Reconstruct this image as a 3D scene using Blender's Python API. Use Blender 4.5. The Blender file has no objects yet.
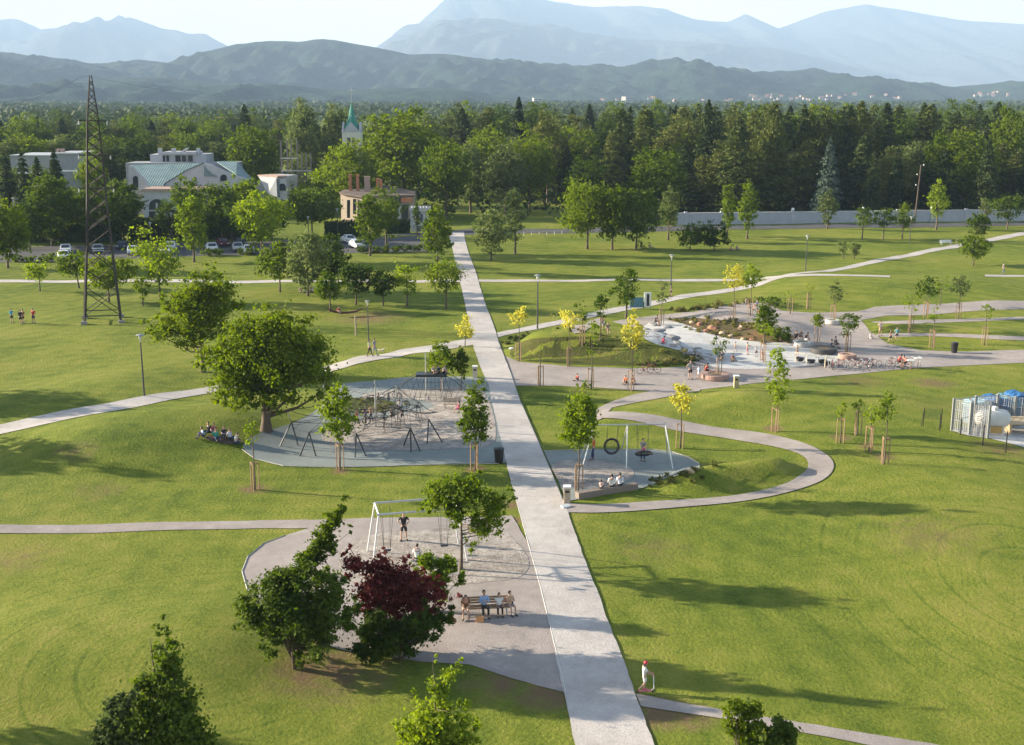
import bpy, bmesh, math, random
import numpy as np
from mathutils import Vector, Matrix
R = math.radians
random.seed(7)
rng = np.random.default_rng(7)
sc = bpy.context.scene
col = sc.collection

# ------------------------------------------------------------------ camera
F = 1190.0; CH = 26.0; CX, CY = 512.0, 372.5
PITCH = math.atan((372.5 - 97.0) / F)
cd = bpy.data.cameras.new('camera'); cam = bpy.data.objects.new('camera', cd); col.objects.link(cam)
cam.location = (0, 0, CH); cam.rotation_euler = (math.pi / 2 - PITCH, 0, 0)
cd.sensor_width = 36; cd.lens = F * 36 / 1024; cd.clip_start = 0.5; cd.clip_end = 60000
sc.camera = cam

# ------------------------------------------------------------------ light
SUN_EL = 16.0; SUN_AZ = 12.5      # light travels to +X and a little toward the camera
w = bpy.data.worlds.new('World'); sc.world = w; w.use_nodes = True
nt = w.node_tree; bg = nt.nodes['Background']
sky = nt.nodes.new('ShaderNodeTexSky'); sky.sky_type = 'NISHITA'; sky.sun_disc = False
sky.sun_elevation = R(SUN_EL); sky.sun_rotation = R(-90 + SUN_AZ)
sky.air_density = 1.0; sky.dust_density = 1.2; sky.ozone_density = 1.0
# thin high cloud veil near the horizon
tc = nt.nodes.new('ShaderNodeTexCoord'); mp = nt.nodes.new('ShaderNodeMapping'); mp.inputs['Scale'].default_value = (1.5, 1.5, 9)
nz = nt.nodes.new('ShaderNodeTexNoise'); nz.inputs['Scale'].default_value = 2.2; nz.inputs['Detail'].default_value = 8
rp = nt.nodes.new('ShaderNodeValToRGB'); rp.color_ramp.elements[0].position = 0.36; rp.color_ramp.elements[1].position = 0.66
rp.color_ramp.elements[0].color = (.78, .78, .78, 1); rp.color_ramp.elements[1].color = (.95, .95, .95, 1)
mx = nt.nodes.new('ShaderNodeMix'); mx.data_type = 'RGBA'
mx.inputs[7].default_value = (14.5, 13.8, 12.8, 1)
nt.links.new(tc.outputs['Generated'], mp.inputs[0]); nt.links.new(mp.outputs[0], nz.inputs['Vector'])
nt.links.new(nz.outputs[0], rp.inputs[0])
sx = nt.nodes.new('ShaderNodeSeparateXYZ'); nt.links.new(tc.outputs['Generated'], sx.inputs[0])
mr = nt.nodes.new('ShaderNodeMapRange'); mr.inputs[1].default_value = 0.02; mr.inputs[2].default_value = 0.20
mr.inputs[3].default_value = 1.0; mr.inputs[4].default_value = 0.03
nt.links.new(sx.outputs[2], mr.inputs[0])
mu = nt.nodes.new('ShaderNodeMath'); mu.operation = 'MULTIPLY'
nt.links.new(rp.outputs[0], mu.inputs[0]); nt.links.new(mr.outputs[0], mu.inputs[1])
nt.links.new(mu.outputs[0], mx.inputs[0]); nt.links.new(sky.outputs[0], mx.inputs[6])
nt.links.new(mx.outputs[2], bg.inputs[0]); bg.inputs[1].default_value = 0.05
ld = bpy.data.lights.new('sun', 'SUN'); ld.energy = 5.0; ld.angle = R(0.6); ld.color = (1.0, 0.86, 0.66)
sun = bpy.data.objects.new('sun', ld); col.objects.link(sun)
sdir = Vector((math.cos(R(SUN_AZ)) * math.cos(R(SUN_EL)), -math.sin(R(SUN_AZ)) * math.cos(R(SUN_EL)), -math.sin(R(SUN_EL))))
sun.rotation_euler = sdir.to_track_quat('-Z', 'Y').to_euler()
sc.view_settings.view_transform = 'Standard'; sc.view_settings.look = 'None'
sc.view_settings.exposure = 2.12; sc.view_settings.gamma = 1
sc.render.engine = 'CYCLES'
sc.cycles.use_denoising = True
sc.cycles.max_bounces = 6; sc.cycles.diffuse_bounces = 3; sc.cycles.transmission_bounces = 4
sc.cycles.volume_bounces = 0; sc.cycles.transparent_max_bounces = 8
sc.cycles.caustics_reflective = False; sc.cycles.caustics_refractive = False

# ------------------------------------------------------------------ pixel <-> place
cp, sp = math.cos(PITCH), math.sin(PITCH)
def ray(px, py):
    u = (px - CX) / F; v = -(py - CY) / F
    return Vector((u, cp + v * sp, -sp + v * cp))
def flat(px, py, z=0.0):
    d = ray(px, py); t = (z - CH) / d.z
    return Vector((d.x * t, d.y * t, z))
def depth(p): return p.y * cp + (CH - p.z) * sp
def ppm(p): return F / depth(p)
def atY(px, py, Y):
    d = ray(px, py); t = Y / d.y
    return Vector((d.x * t, Y, CH + d.z * t))

# ------------------------------------------------------------------ terrain
MOUNDS = []   # (x0,y0,x1,y1,height,radius)
def mound(p0, p1, hgt, rad, ex=1.3):
    a = flat(*p0); b = flat(*p1); MOUNDS.append((a.x, a.y, b.x, b.y, hgt, rad, ex))
mound((551, 350), (590, 349), 1.9, 3.6, 2.2); mound((640, 353), (672, 358), 1.3, 2.8, 1.8); mound((590, 349), (640, 352), 2.2, 3.9, 2.2)
mound((120, 442), (200, 432), 1.5, 6.8)
mound((40, 405), (100, 395), 0.7, 7.0)
mound((690, 484), (770, 473), 1.1, 1.7)
mound((840, 288), (960, 292), 1.3, 12)
mound((360, 366), (440, 362), 0.7, 3.4)
mound((20, 660), (170, 650), 0.9, 5.5)
mound((730, 322), (775, 332), 1.1, 4.5)
mound((880, 430), (960, 520), 0.5, 9)
mound((760, 400), (880, 405), 0.5, 5)
mound((620, 422), (740, 408), 0.5, 3.2)
mound((910, 330), (990, 336), 0.7, 4.0)
def H(x, y):
    x = np.asarray(x, float); y = np.asarray(y, float)
    z = 0.10 * np.sin(x * .21 + 1.3 * np.sin(y * .09)) * np.sin(y * .17 + x * .05) + .05 * np.sin(x * .5 + y * .31) * np.sin(y * .43)
    z = z * np.exp(-np.maximum(np.abs(y - 100) - 160, 0) / 60) * np.exp(-np.maximum(np.abs(x) - 120, 0) / 50)
    for x0, y0, x1, y1, hg, rd, ex in MOUNDS:
        dx, dy = x1 - x0, y1 - y0; L = dx * dx + dy * dy + 1e-9
        t = np.clip(((x - x0) * dx + (y - y0) * dy) / L, 0, 1)
        d2 = (x - x0 - t * dx) ** 2 + (y - y0 - t * dy) ** 2
        m_ = hg * np.exp(-(d2 / rd ** 2) ** ex); z = z + m_ * (1 - np.clip(z / 2.2, 0, 1)) if ex > 1.5 else z + m_
    return z
def G(px, py, dz=0.0):
    d = ray(px, py); t0 = (3.2 - CH) / d.z; t1 = (-0.6 - CH) / d.z
    ts = np.linspace(t0, t1, 240)
    zz = CH + d.z * ts; hh = H(d.x * ts, d.y * ts)
    k = np.argmax(zz <= hh)
    t = ts[k]
    p = Vector((d.x * t, d.y * t, 0)); p.z = float(H(p.x, p.y)) + dz
    return p
def ground_at(x, y): return float(H(x, y))

# ------------------------------------------------------------------ materials
def newmat(name):
    m = bpy.data.materials.new(name); m.use_nodes = True
    return m, m.node_tree, m.node_tree.nodes['Principled BSDF']
def N(t, kind, **kw):
    n = t.nodes.new(kind)
    for k, v in kw.items(): n.inputs[k].default_value = v
    return n
def ramp(t, pts, interp='LINEAR'):
    r = t.nodes.new('ShaderNodeValToRGB'); e = r.color_ramp.elements
    r.color_ramp.interpolation = interp
    while len(e) < len(pts): e.new(0.5)
    for i, (p, c) in enumerate(pts): e[i].position = p; e[i].color = (*c, 1) if len(c) == 3 else c
    return r
def plain(name, c, rough=0.7, metal=0.0, var=0.12, scale=6.0, bump=0.0):
    m, t, b = newmat(name)
    tcn = t.nodes.new('ShaderNodeTexCoord'); nz = N(t, 'ShaderNodeTexNoise', Scale=scale, Detail=5.0)
    t.links.new(tcn.outputs['Object'], nz.inputs['Vector'])
    lo = tuple(max(0, v * (1 - var)) for v in c); hi = tuple(min(1, v * (1 + var)) for v in c)
    r = ramp(t, [(0.3, lo), (0.7, hi)]); t.links.new(nz.outputs[0], r.inputs[0]); t.links.new(r.outputs[0], b.inputs['Base Color'])
    b.inputs['Roughness'].default_value = rough; b.inputs['Metallic'].default_value = metal
    if bump:
        bp = N(t, 'ShaderNodeBump', Strength=bump, Distance=0.03); t.links.new(nz.outputs[0], bp.inputs['Height']); t.links.new(bp.outputs[0], b.inputs['Normal'])
    return m
_mc = {}
def P(c, rough=.8, key=''):
    k = (tuple(round(v, 3) for v in c), rough, key)
    if k not in _mc: _mc[k] = plain('cloth' if not key else key, c, rough, var=.1, scale=9)
    return _mc[k]

def leafmat(name, lo, hi, trans=0.35, scale=.35):
    m, t, b = newmat(name)
    g = t.nodes.new('ShaderNodeNewGeometry'); oi = t.nodes.new('ShaderNodeObjectInfo')
    tcn = t.nodes.new('ShaderNodeTexCoord')
    n1 = N(t, 'ShaderNodeTexNoise', Scale=scale, Detail=3.0); t.links.new(tcn.outputs['Object'], n1.inputs['Vector'])
    n2 = N(t, 'ShaderNodeTexNoise', Scale=3.2, Detail=2.0); t.links.new(tcn.outputs['Object'], n2.inputs['Vector'])
    a = t.nodes.new('ShaderNodeMath'); a.operation = 'MULTIPLY_ADD'; a.inputs[1].default_value = .9
    t.links.new(n1.outputs[0], a.inputs[0])
    a2 = t.nodes.new('ShaderNodeMath'); a2.operation = 'MULTIPLY_ADD'; a2.inputs[1].default_value = .55; a2.inputs[2].default_value = -.42
    t.links.new(n2.outputs[0], a2.inputs[0]); t.links.new(a2.outputs[0], a.inputs[2])
    a3 = t.nodes.new('ShaderNodeMath'); a3.operation = 'MULTIPLY_ADD'; a3.inputs[1].default_value = .5
    t.links.new(oi.outputs['Random'], a3.inputs[0]); t.links.new(a.outputs[0], a3.inputs[2])
    r = ramp(t, [(0.15, lo), (0.72, hi)]); t.links.new(a3.outputs[0], r.inputs[0])
    t.links.new(r.outputs[0], b.inputs['Base Color']); b.inputs['Roughness'].default_value = .7
    b.inputs['Specular IOR Level'].default_value = .12
    tr = t.nodes.new('ShaderNodeBsdfTranslucent'); mxs = t.nodes.new('ShaderNodeMixShader'); mxs.inputs[0].default_value = trans
    hs = N(t, 'ShaderNodeHueSaturation', Saturation=1.15, Value=1.25); t.links.new(r.outputs[0], hs.inputs['Color'])
    t.links.new(hs.outputs[0], tr.inputs[0]); t.links.new(b.outputs[0], mxs.inputs[1]); t.links.new(tr.outputs[0], mxs.inputs[2])
    t.links.new(mxs.outputs[0], t.nodes['Material Output'].inputs['Surface'])
    return m
LEAF = {
 'mid':   leafmat('leaf_green', (.045, .085, .010), (.16, .215, .022), .5),
 'light': leafmat('leaf_light_green', (.09, .145, .014), (.24, .31, .034), .52),
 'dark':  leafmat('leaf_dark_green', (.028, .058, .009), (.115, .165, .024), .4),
 'red':   leafmat('leaf_plum', (.050, .012, .014), (.17, .040, .034), .35),
 'yellow':leafmat('leaf_yellow', (.40, .38, .06), (.62, .58, .12), .45),
 'grey':  leafmat('leaf_grey_green', (.06, .09, .03), (.16, .20, .065), .38),
 'spruce':leafmat('needle_dark', (.010, .026, .012), (.055, .082, .024), .15, .2),
 'blue':  leafmat('needle_blue_grey', (.05, .08, .06), (.10, .14, .11), .12, .2),
 'pine':  leafmat('needle_olive', (.030, .058, .016), (.145, .165, .038), .22, .2),
 'beech': leafmat('leaf_copper', (.025, .010, .012), (.06, .022, .022), .2),
 'bed':   leafmat('bed_plants', (.07, .09, .02), (.20, .19, .06), .3, .6),
}
bark = plain('bark', (.12, .09, .065), .9, scale=8, var=.35, bump=.6)
birchbark = plain('pale_bark', (.30, .26, .21), .85, scale=8, var=.3, bump=.4)
stakewood = plain('stake_wood', (.34, .22, .13), .8, var=.25, scale=4)
greywood = plain('weathered_wood', (.36, .29, .22), .85, var=.25, scale=5)
steel = plain('galvanised_steel', (.55, .56, .56), .4, .6, var=.08)
darksteel = plain('dark_steel', (.045, .05, .055), .5, .4)
lampgrey = plain('lamp_pole_grey', (.07, .075, .07), .55, .3)
rust = plain('lattice_steel', (.05, .042, .038), .75, .2, var=.4, scale=2)
blackplastic = plain('black_plastic', (.018, .018, .02), .5)
whitepaint = plain('white_paint', (.78, .78, .76), .5, var=.05)
concrete = plain('concrete', (.42, .41, .39), .9, var=.15, scale=2, bump=.2)
paleconc = plain('pale_concrete', (.60, .59, .57), .85, var=.10, scale=1.2, bump=.1)
glass = plain('window_glass', (.03, .04, .05), .12)
teal = None

WEAR = []
for px, py, wr, wk in ((335, 672, 5.0, .85), (300, 678, 3, .8), (500, 682, 3, .8), (545, 694, 2.4, 1), (660, 713, 2.6, 1), (690, 718, 2, .9), (509, 505, 1.6, 1), (512, 520, 1.4, .9), (368, 318, 8, .8), (255, 489, 2.0, .9), (340, 470, 1.4, 1), (475, 470, 1.4, 1), (775, 432, 1.6, 1), (884, 463, 1.6, 1), (869, 452, 1.5, 1), (842, 443, 1.6, 1), (75, 462, 4, .6), (100, 490, 4, .5), (932, 384, 3.5, .9), (610, 356, 6, .6), (560, 352, 5, .5), (860, 381, 6, .6), (560, 565, 4, .4), (650, 548, 6, .45), (1000, 452, 4, .7), (640, 425, 3, .5), (700, 470, 3, .8), (20, 560, 5, .5), (930, 540, 8, .5)):
    p_ = flat(px, py); WEAR.append((p_.x, p_.y, wr, wk))
def groundmat(name, stops, scales=(.05, .7, 9.0), bump=.6, bdist=.05, rough=.95, mow=False):
    m, t, b = newmat(name)
    g = t.nodes.new('ShaderNodeNewGeometry'); pos = g.outputs['Position']
    ns = []
    for s, wt in zip(scales, (.46, .26, .28)):
        n = N(t, 'ShaderNodeTexNoise', Scale=s, Detail=7.0, Roughness=.68); t.links.new(pos, n.inputs['Vector'])
        q = t.nodes.new('ShaderNodeMath'); q.operation = 'MULTIPLY'; q.inputs[1].default_value = wt; t.links.new(n.outputs[0], q.inputs[0]); ns.append((n, q))
    s1 = t.nodes.new('ShaderNodeMath'); s1.operation = 'ADD'; t.links.new(ns[0][1].outputs[0], s1.inputs[0]); t.links.new(ns[1][1].outputs[0], s1.inputs[1])
    s2 = t.nodes.new('ShaderNodeMath'); s2.operation = 'ADD'; t.links.new(s1.outputs[0], s2.inputs[0]); t.links.new(ns[2][1].outputs[0], s2.inputs[1])
    last = s2.outputs[0]
    if mow:
        for cx_, cy_, wt, sc_ in ((-14., 50., .07, .46), (29., 60., .07, .50)):
            mpn = N(t, 'ShaderNodeMapping'); mpn.inputs['Location'].default_value = (-cx_, -cy_ * (.62 if cx_ > 0 else 1), 0); mpn.inputs['Scale'].default_value = (1, .62 if cx_ > 0 else 1, 1); t.links.new(pos, mpn.inputs[0])
            wv = t.nodes.new('ShaderNodeTexWave'); wv.wave_type = 'RINGS'; wv.rings_direction = 'Z'; wv.inputs['Scale'].default_value = sc_ * .3
            wv.inputs['Distortion'].default_value = 4.0; wv.inputs['Detail'].default_value = 1.0; wv.inputs['Detail Scale'].default_value = .25
            t.links.new(mpn.outputs[0], wv.inputs['Vector'])
            q = t.nodes.new('ShaderNodeMath'); q.operation = 'MULTIPLY_ADD'; q.inputs[1].default_value = .022; t.links.new(wv.outputs[1], q.inputs[0]); t.links.new(last, q.inputs[2])
            ln_ = t.nodes.new('ShaderNodeMapRange'); ln_.inputs[1].default_value = .95; ln_.inputs[2].default_value = 1.0; ln_.inputs[3].default_value = 0; ln_.inputs[4].default_value = -wt; t.links.new(wv.outputs[1], ln_.inputs[0])
            nb_ = N(t, 'ShaderNodeTexNoise', Scale=.06, Detail=2.0); t.links.new(pos, nb_.inputs['Vector'])
            mb_ = t.nodes.new('ShaderNodeMapRange'); mb_.inputs[1].default_value = .45; mb_.inputs[2].default_value = .6; t.links.new(nb_.outputs[0], mb_.inputs[0])
            mm_ = t.nodes.new('ShaderNodeMath'); mm_.operation = 'MULTIPLY'; t.links.new(ln_.outputs[0], mm_.inputs[0])
            dv_ = t.nodes.new('ShaderNodeVectorMath'); dv_.operation = 'DISTANCE'; dv_.inputs[1].default_value = (cx_, cy_, 0); t.links.new(pos, dv_.inputs[0])
            fd_ = t.nodes.new('ShaderNodeMapRange'); fd_.inputs[1].default_value = 13; fd_.inputs[2].default_value = 20; fd_.inputs[3].default_value = 1; fd_.inputs[4].default_value = 0; t.links.new(dv_.outputs['Value'], fd_.inputs[0])
            fm_ = t.nodes.new('ShaderNodeMath'); fm_.operation = 'MULTIPLY'; t.links.new(fd_.outputs[0], fm_.inputs[0]); t.links.new(mb_.outputs[0], fm_.inputs[1]); t.links.new(fm_.outputs[0], mm_.inputs[1])
            q3 = t.nodes.new('ShaderNodeMath'); q3.operation = 'ADD'; t.links.new(q.outputs[0], q3.inputs[0]); t.links.new(mm_.outputs[0], q3.inputs[1])
            last = q3.outputs[0]
    r = ramp(t, stops); t.links.new(last, r.inputs[0]); colout = r.outputs[0]
    if mow:      # bare, trodden patches
        acc = None
        for wx, wy, wr, wk in WEAR:
            vd = t.nodes.new('ShaderNodeVectorMath'); vd.operation = 'DISTANCE'; vd.inputs[1].default_value = (wx, wy, 0); t.links.new(pos, vd.inputs[0])
            mrr = t.nodes.new('ShaderNodeMapRange'); mrr.inputs[1].default_value = wr; mrr.inputs[2].default_value = 0; mrr.inputs[3].default_value = 0; mrr.inputs[4].default_value = wk
            t.links.new(vd.outputs['Value'], mrr.inputs[0])
            if acc is None: acc = mrr.outputs[0]
            else:
                q = t.nodes.new('ShaderNodeMath'); q.operation = 'MAXIMUM'; t.links.new(acc, q.inputs[0]); t.links.new(mrr.outputs[0], q.inputs[1]); acc = q.outputs[0]
        nw = N(t, 'ShaderNodeTexNoise', Scale=1.1, Detail=5.0); t.links.new(pos, nw.inputs['Vector'])
        q = t.nodes.new('ShaderNodeMath'); q.operation = 'MULTIPLY'; t.links.new(acc, q.inputs[0]); t.links.new(nw.outputs[0], q.inputs[1])
        q2 = t.nodes.new('ShaderNodeMapRange'); q2.inputs[1].default_value = .12; q2.inputs[2].default_value = .42; t.links.new(q.outputs[0], q2.inputs[0])
        mw = t.nodes.new('ShaderNodeMix'); mw.data_type = 'RGBA'; mw.inputs[7].default_value = (.19, .13, .07, 1)
        t.links.new(q2.outputs[0], mw.inputs[0]); t.links.new(r.outputs[0], mw.inputs[6]); colout = mw.outputs[2]
    t.links.new(colout, b.inputs['Base Color'])
    b.inputs['Roughness'].default_value = rough; b.inputs['Specular IOR Level'].default_value = .15
    n3 = N(t, 'ShaderNodeTexNoise', Scale=scales[2] * .9, Detail=6.0, Roughness=.7); t.links.new(pos, n3.inputs['Vector'])
    bp = N(t, 'ShaderNodeBump', Strength=bump, Distance=bdist); t.links.new(n3.outputs[0], bp.inputs['Height']); t.links.new(bp.outputs[0], b.inputs['Normal'])
    return m
grass = groundmat('mown_grass', [(.36, (.046, .080, .010)), (.46, (.105, .148, .015)), (.54, (.172, .205, .026)), (.61, (.235, .235, .045)), (.71, (.25, .20, .075))], (.055, .6, 5.0), 1.0, .17, mow=True)
roughgrass = groundmat('rough_grass', [(.38, (.045, .065, .012)), (.50, (.085, .10, .022)), (.60, (.13, .12, .04)), (.68, (.16, .11, .05))], (.2, 1.2, 5.0), 1.0, .3)
pathmat = groundmat('compacted_gravel', [(.38, (.35, .32, .30)), (.50, (.47, .435, .41)), (.62, (.58, .545, .515))], (.25, 1.3, 9.0), .9, .03)
plazamat = groundmat('brown_gravel', [(.38, (.26, .23, .215)), (.52, (.345, .305, .285)), (.64, (.44, .395, .37))], (.3, 1.4, 12.0), .8, .04)
sandmat = groundmat('pale_pebbles', [(.38, (.25, .22, .20)), (.50, (.40, .36, .33)), (.60, (.56, .52, .48))], (.8, 3.2, 8.0), 1.0, .22)
rubber = groundmat('grey_rubber_surface', [(.38, (.19, .215, .21)), (.52, (.235, .262, .255)), (.62, (.28, .305, .298))], (.2, 1.5, 18.0), .2, .01)
asphalt = groundmat('asphalt', [(.38, (.07, .07, .075)), (.52, (.10, .10, .105)), (.64, (.14, .135, .135))], (.2, 1.5, 18.0), .2, .01)
basinmat = groundmat('white_concrete', [(.38, (.36, .36, .355)), (.50, (.50, .50, .49)), (.62, (.60, .60, .59))], (.4, 1.8, 10.0), .3, .03)
soil = groundmat('worn_soil', [(.38, (.13, .10, .06)), (.52, (.21, .16, .10)), (.64, (.28, .22, .15))], (.3, 1.5, 10.0), .5, .03)
bedmat = groundmat('planting_bed', [(.38, (.05, .05, .02)), (.50, (.12, .10, .05)), (.60, (.30, .15, .08)), (.68, (.38, .22, .14))], (.3, 1.3, 6.0), 1.0, .2)

# ------------------------------------------------------------------ mesh builders
class MB:
    def __init__(s): s.v = []; s.f = []; s.m = []
    def add(s, vs, fs, mi=0):
        o = len(s.v); s.v += [tuple(v) for v in vs]; s.f += [tuple(i + o for i in f) for f in fs]; s.m += [mi] * len(fs); return s
    def box(s, c, d, rz=0.0, mi=0, rx=0.0, taper=1.0):
        M = Matrix.Translation(c) @ Matrix.Rotation(rz, 4, 'Z') @ Matrix.Rotation(rx, 4, 'X')
        vs = []
        for z in (-.5, .5):
            k = taper if z > 0 else 1
            for x, y in ((-.5, -.5), (.5, -.5), (.5, .5), (-.5, .5)): vs.append(M @ Vector((x * d[0] * k, y * d[1] * k, z * d[2])))
        return s.add(vs, [(3, 2, 1, 0), (4, 5, 6, 7), (0, 1, 5, 4), (1, 2, 6, 5), (2, 3, 7, 6), (3, 0, 4, 7)], mi)
    def tube(s, pts, r, n=6, mi=0, cap=True):
        pts = [Vector(p) for p in pts]; rs = r if isinstance(r, (list, tuple)) else [r] * len(pts)
        vs = []; up = Vector((0.13, 0.21, 1)).normalized()
        for i, p in enumerate(pts):
            d = (pts[min(i + 1, len(pts) - 1)] - pts[max(i - 1, 0)])
            if d.length < 1e-9: d = Vector((0, 0, 1))
            d.normalize(); a = d.cross(up)
            if a.length < .15: a = d.cross(Vector((1, 0.1, 0)))
            a.normalize(); b = d.cross(a)
            for k in range(n):
                t = 2 * math.pi * k / n; vs.append(p + (a * math.cos(t) + b * math.sin(t)) * rs[i])
        fs = []
        for i in range(len(pts) - 1):
            for k in range(n):
                k2 = (k + 1) % n; fs.append((i * n + k, i * n + k2, (i + 1) * n + k2, (i + 1) * n + k))
        if cap: fs.append(tuple(range(n - 1, -1, -1))); fs.append(tuple((len(pts) - 1) * n + k for k in range(n)))
        return s.add(vs, fs, mi)
    def lathe(s, c, prof, n=16, mi=0, sx=1, sy=1):
        vs = []
        for r, z in prof:
            for k in range(n):
                t = 2 * math.pi * k / n; vs.append((c[0] + r * math.cos(t) * sx, c[1] + r * math.sin(t) * sy, c[2] + z))
        fs = [(i * n + k, i * n + (k + 1) % n, (i + 1) * n + (k + 1) % n, (i + 1) * n + k) for i in range(len(prof) - 1) for k in range(n)]
        fs.append(tuple(range(n - 1, -1, -1))); fs.append(tuple((len(prof) - 1) * n + k for k in range(n)))
        return s.add(vs, fs, mi)
    def torus(s, c, R0, r, ax='y', n=20, m=6, mi=0, M=None):
        vs = []
        for i in range(n):
            t = 2 * math.pi * i / n
            for j in range(m):
                q = 2 * math.pi * j / m; rr = R0 + r * math.cos(q); a, b, d = rr * math.cos(t), rr * math.sin(t), r * math.sin(q)
                p = Vector((a, d, b)) if ax == 'y' else (Vector((d, a, b)) if ax == 'x' else Vector((a, b, d)))
                if M: p = M @ p
                vs.append(Vector(c) + p)
        fs = [(i * m + j, ((i + 1) % n) * m + j, ((i + 1) % n) * m + (j + 1) % m, i * m + (j + 1) % m) for i in range(n) for j in range(m)]
        return s.add(vs, fs, mi)
    def sphere(s, c, r, n=10, m=7, mi=0, sc_=(1, 1, 1)):
        prof = []
        vs = []; 
        for i in range(m + 1):
            a = math.pi * i / m - math.pi / 2
            for k in range(n):
                t = 2 * math.pi * k / n
                vs.append((c[0] + r * sc_[0] * math.cos(a) * math.cos(t), c[1] + r * sc_[1] * math.cos(a) * math.sin(t), c[2] + r * sc_[2] * math.sin(a)))
        fs = [(i * n + k, i * n + (k + 1) % n, (i + 1) * n + (k + 1) % n, (i + 1) * n + k) for i in range(m) for k in range(n)]
        return s.add(vs, fs, mi)
    def prism(s, pts, e, mi=0):     # polygon (3-D points) pushed along vector e
        n = len(pts); pts = [Vector(p) for p in pts]; e = Vector(e)
        return s.add(pts + [p + e for p in pts], [tuple(range(n - 1, -1, -1)), tuple(range(n, 2 * n))] + [(i, (i + 1) % n, n + (i + 1) % n, n + i) for i in range(n)], mi)
    def mesh(s, name, mats, smooth=False):
        me = bpy.data.meshes.new(name); me.from_pydata(s.v, [], s.f)
        for m in (mats if isinstance(mats, (list, tuple)) else [mats]): me.materials.append(m)
        me.polygons.foreach_set('material_index', s.m)
        if smooth: me.polygons.foreach_set('use_smooth', [True] * len(s.f))
        me.update()
        if True:
            bm = bmesh.new(); bm.from_mesh(me); bmesh.ops.recalc_face_normals(bm, faces=bm.faces); bm.to_mesh(me); bm.free()
        return me
    def build(s, name, mats, parent=None, loc=None, rz=0, smooth=False):
        return link(name, s.mesh(name, mats, smooth), parent, loc, rz)
def link(name, data, parent=None, loc=None, rz=0.0):
    o = bpy.data.objects.new(name, data); col.objects.link(o)
    if parent is not None: o.parent = parent
    if loc is not None: o.location = loc
    o.rotation_euler.z = rz
    return o
def tag(o, label=None, cat=None, group=None, kind=None):
    for k, v in (('label', label), ('category', cat), ('group', group), ('kind', kind)):
        if v: o[k] = v
    return o
def thing(name, loc, label, cat, group=None, rz=0.0, s=1.0):
    o = link(name, None, None, loc, rz); o.scale = (s, s, s); o.empty_display_size = .3
    return tag(o, label, cat, group)
def copy_thing(root, loc, rz, label, s=1.0, group=None):
    r = root.copy(); col.objects.link(r); r.location = loc; r.rotation_euler = (0, 0, rz); r.scale = (s, s, s); r['label'] = label
    if group: r['group'] = group
    for ch in root.children:
        c = ch.copy(); col.objects.link(c); c.parent = r
        for g in ch.children:
            d = g.copy(); col.objects.link(d); d.parent = c
    return r

# ------------------------------------------------------------------ the ground
def axis(lo, hi, step, far_lo, far_hi):
    c = list(np.arange(lo, hi + 1e-6, step)); a = []; g = step; v = lo
    while v > far_lo: g *= 1.35; v -= g; a.append(v)
    b = []; g = step; v = hi
    while v < far_hi: g *= 1.35; v += g; b.append(v)
    return np.array(a[::-1] + c + b)
xs = axis(-125, 135, 1.0, -22000, 22000); ys = axis(36, 270, 1.0, -2500, 24000)
X, Y = np.meshgrid(xs, ys); Z = H(X, Y)
nx, ny = len(xs), len(ys)
me = bpy.data.meshes.new('ground')
V = np.stack([X.ravel(), Y.ravel(), Z.ravel()], 1)
me.from_pydata(V.tolist(), [], [(j * nx + i, j * nx + i + 1, (j + 1) * nx + i + 1, (j + 1) * nx + i) for j in range(ny - 1) for i in range(nx - 1)])
me.materials.append(grass); me.polygons.foreach_set('use_smooth', [True] * len(me.polygons))
tag(link('ground', me), kind='structure')

def sheet(name, pix, mat, dz, cell=1.2, kind='structure', world=None):
    pts = world or [flat(*p) if False else G(*p) for p in pix]
    if mat in (pathmat, plazamat, asphalt) and world is None:      # ragged edges where gravel meets grass
        rj = random.Random(len(pts)); q_ = []
        for a, b in zip(pts, pts[1:] + pts[:1]):
            L_ = (b - a).length; k_ = max(1, min(160, int(L_ / max(.7, a.y / 90))))
            for i_ in range(k_):
                c_ = a.lerp(b, i_ / k_); q_.append((c_.x + (rj.uniform(-.035, .035) if i_ else 0), c_.y + (rj.uniform(-.035, .035) if i_ else 0), 0))
        pts = q_
    bm = bmesh.new(); f = bm.faces.new([bm.verts.new((p[0], p[1], 0)) for p in pts])
    bmesh.ops.triangulate(bm, faces=[f])
    x0, x1 = min(p[0] for p in pts), max(p[0] for p in pts); y0, y1 = min(p[1] for p in pts), max(p[1] for p in pts)
    c = max(cell, max(x1 - x0, y1 - y0) / 130)
    for k in range(1, int((x1 - x0) / c) + 1):
        bmesh.ops.bisect_plane(bm, geom=bm.verts[:] + bm.edges[:] + bm.faces[:], plane_co=(x0 + k * c, 0, 0), plane_no=(1, 0, 0))
    for k in range(1, int((y1 - y0) / c) + 1):
        bmesh.ops.bisect_plane(bm, geom=bm.verts[:] + bm.edges[:] + bm.faces[:], plane_co=(0, y0 + k * c, 0), plane_no=(0, 1, 0))
    hs = H([v.co.x for v in bm.verts], [v.co.y for v in bm.verts])
    for v, h_ in zip(bm.verts, hs): v.co.z = float(h_) + dz
    bmesh.ops.recalc_face_normals(bm, faces=bm.faces)
    me = bpy.data.meshes.new(name); bm.to_mesh(me); bm.free()
    if sum(p.normal.z for p in me.polygons) < 0: me.flip_normals()
    me.materials.append(mat)
    for p in me.polygons: p.use_smooth = True
    return tag(link(name, me), kind=kind)
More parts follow.
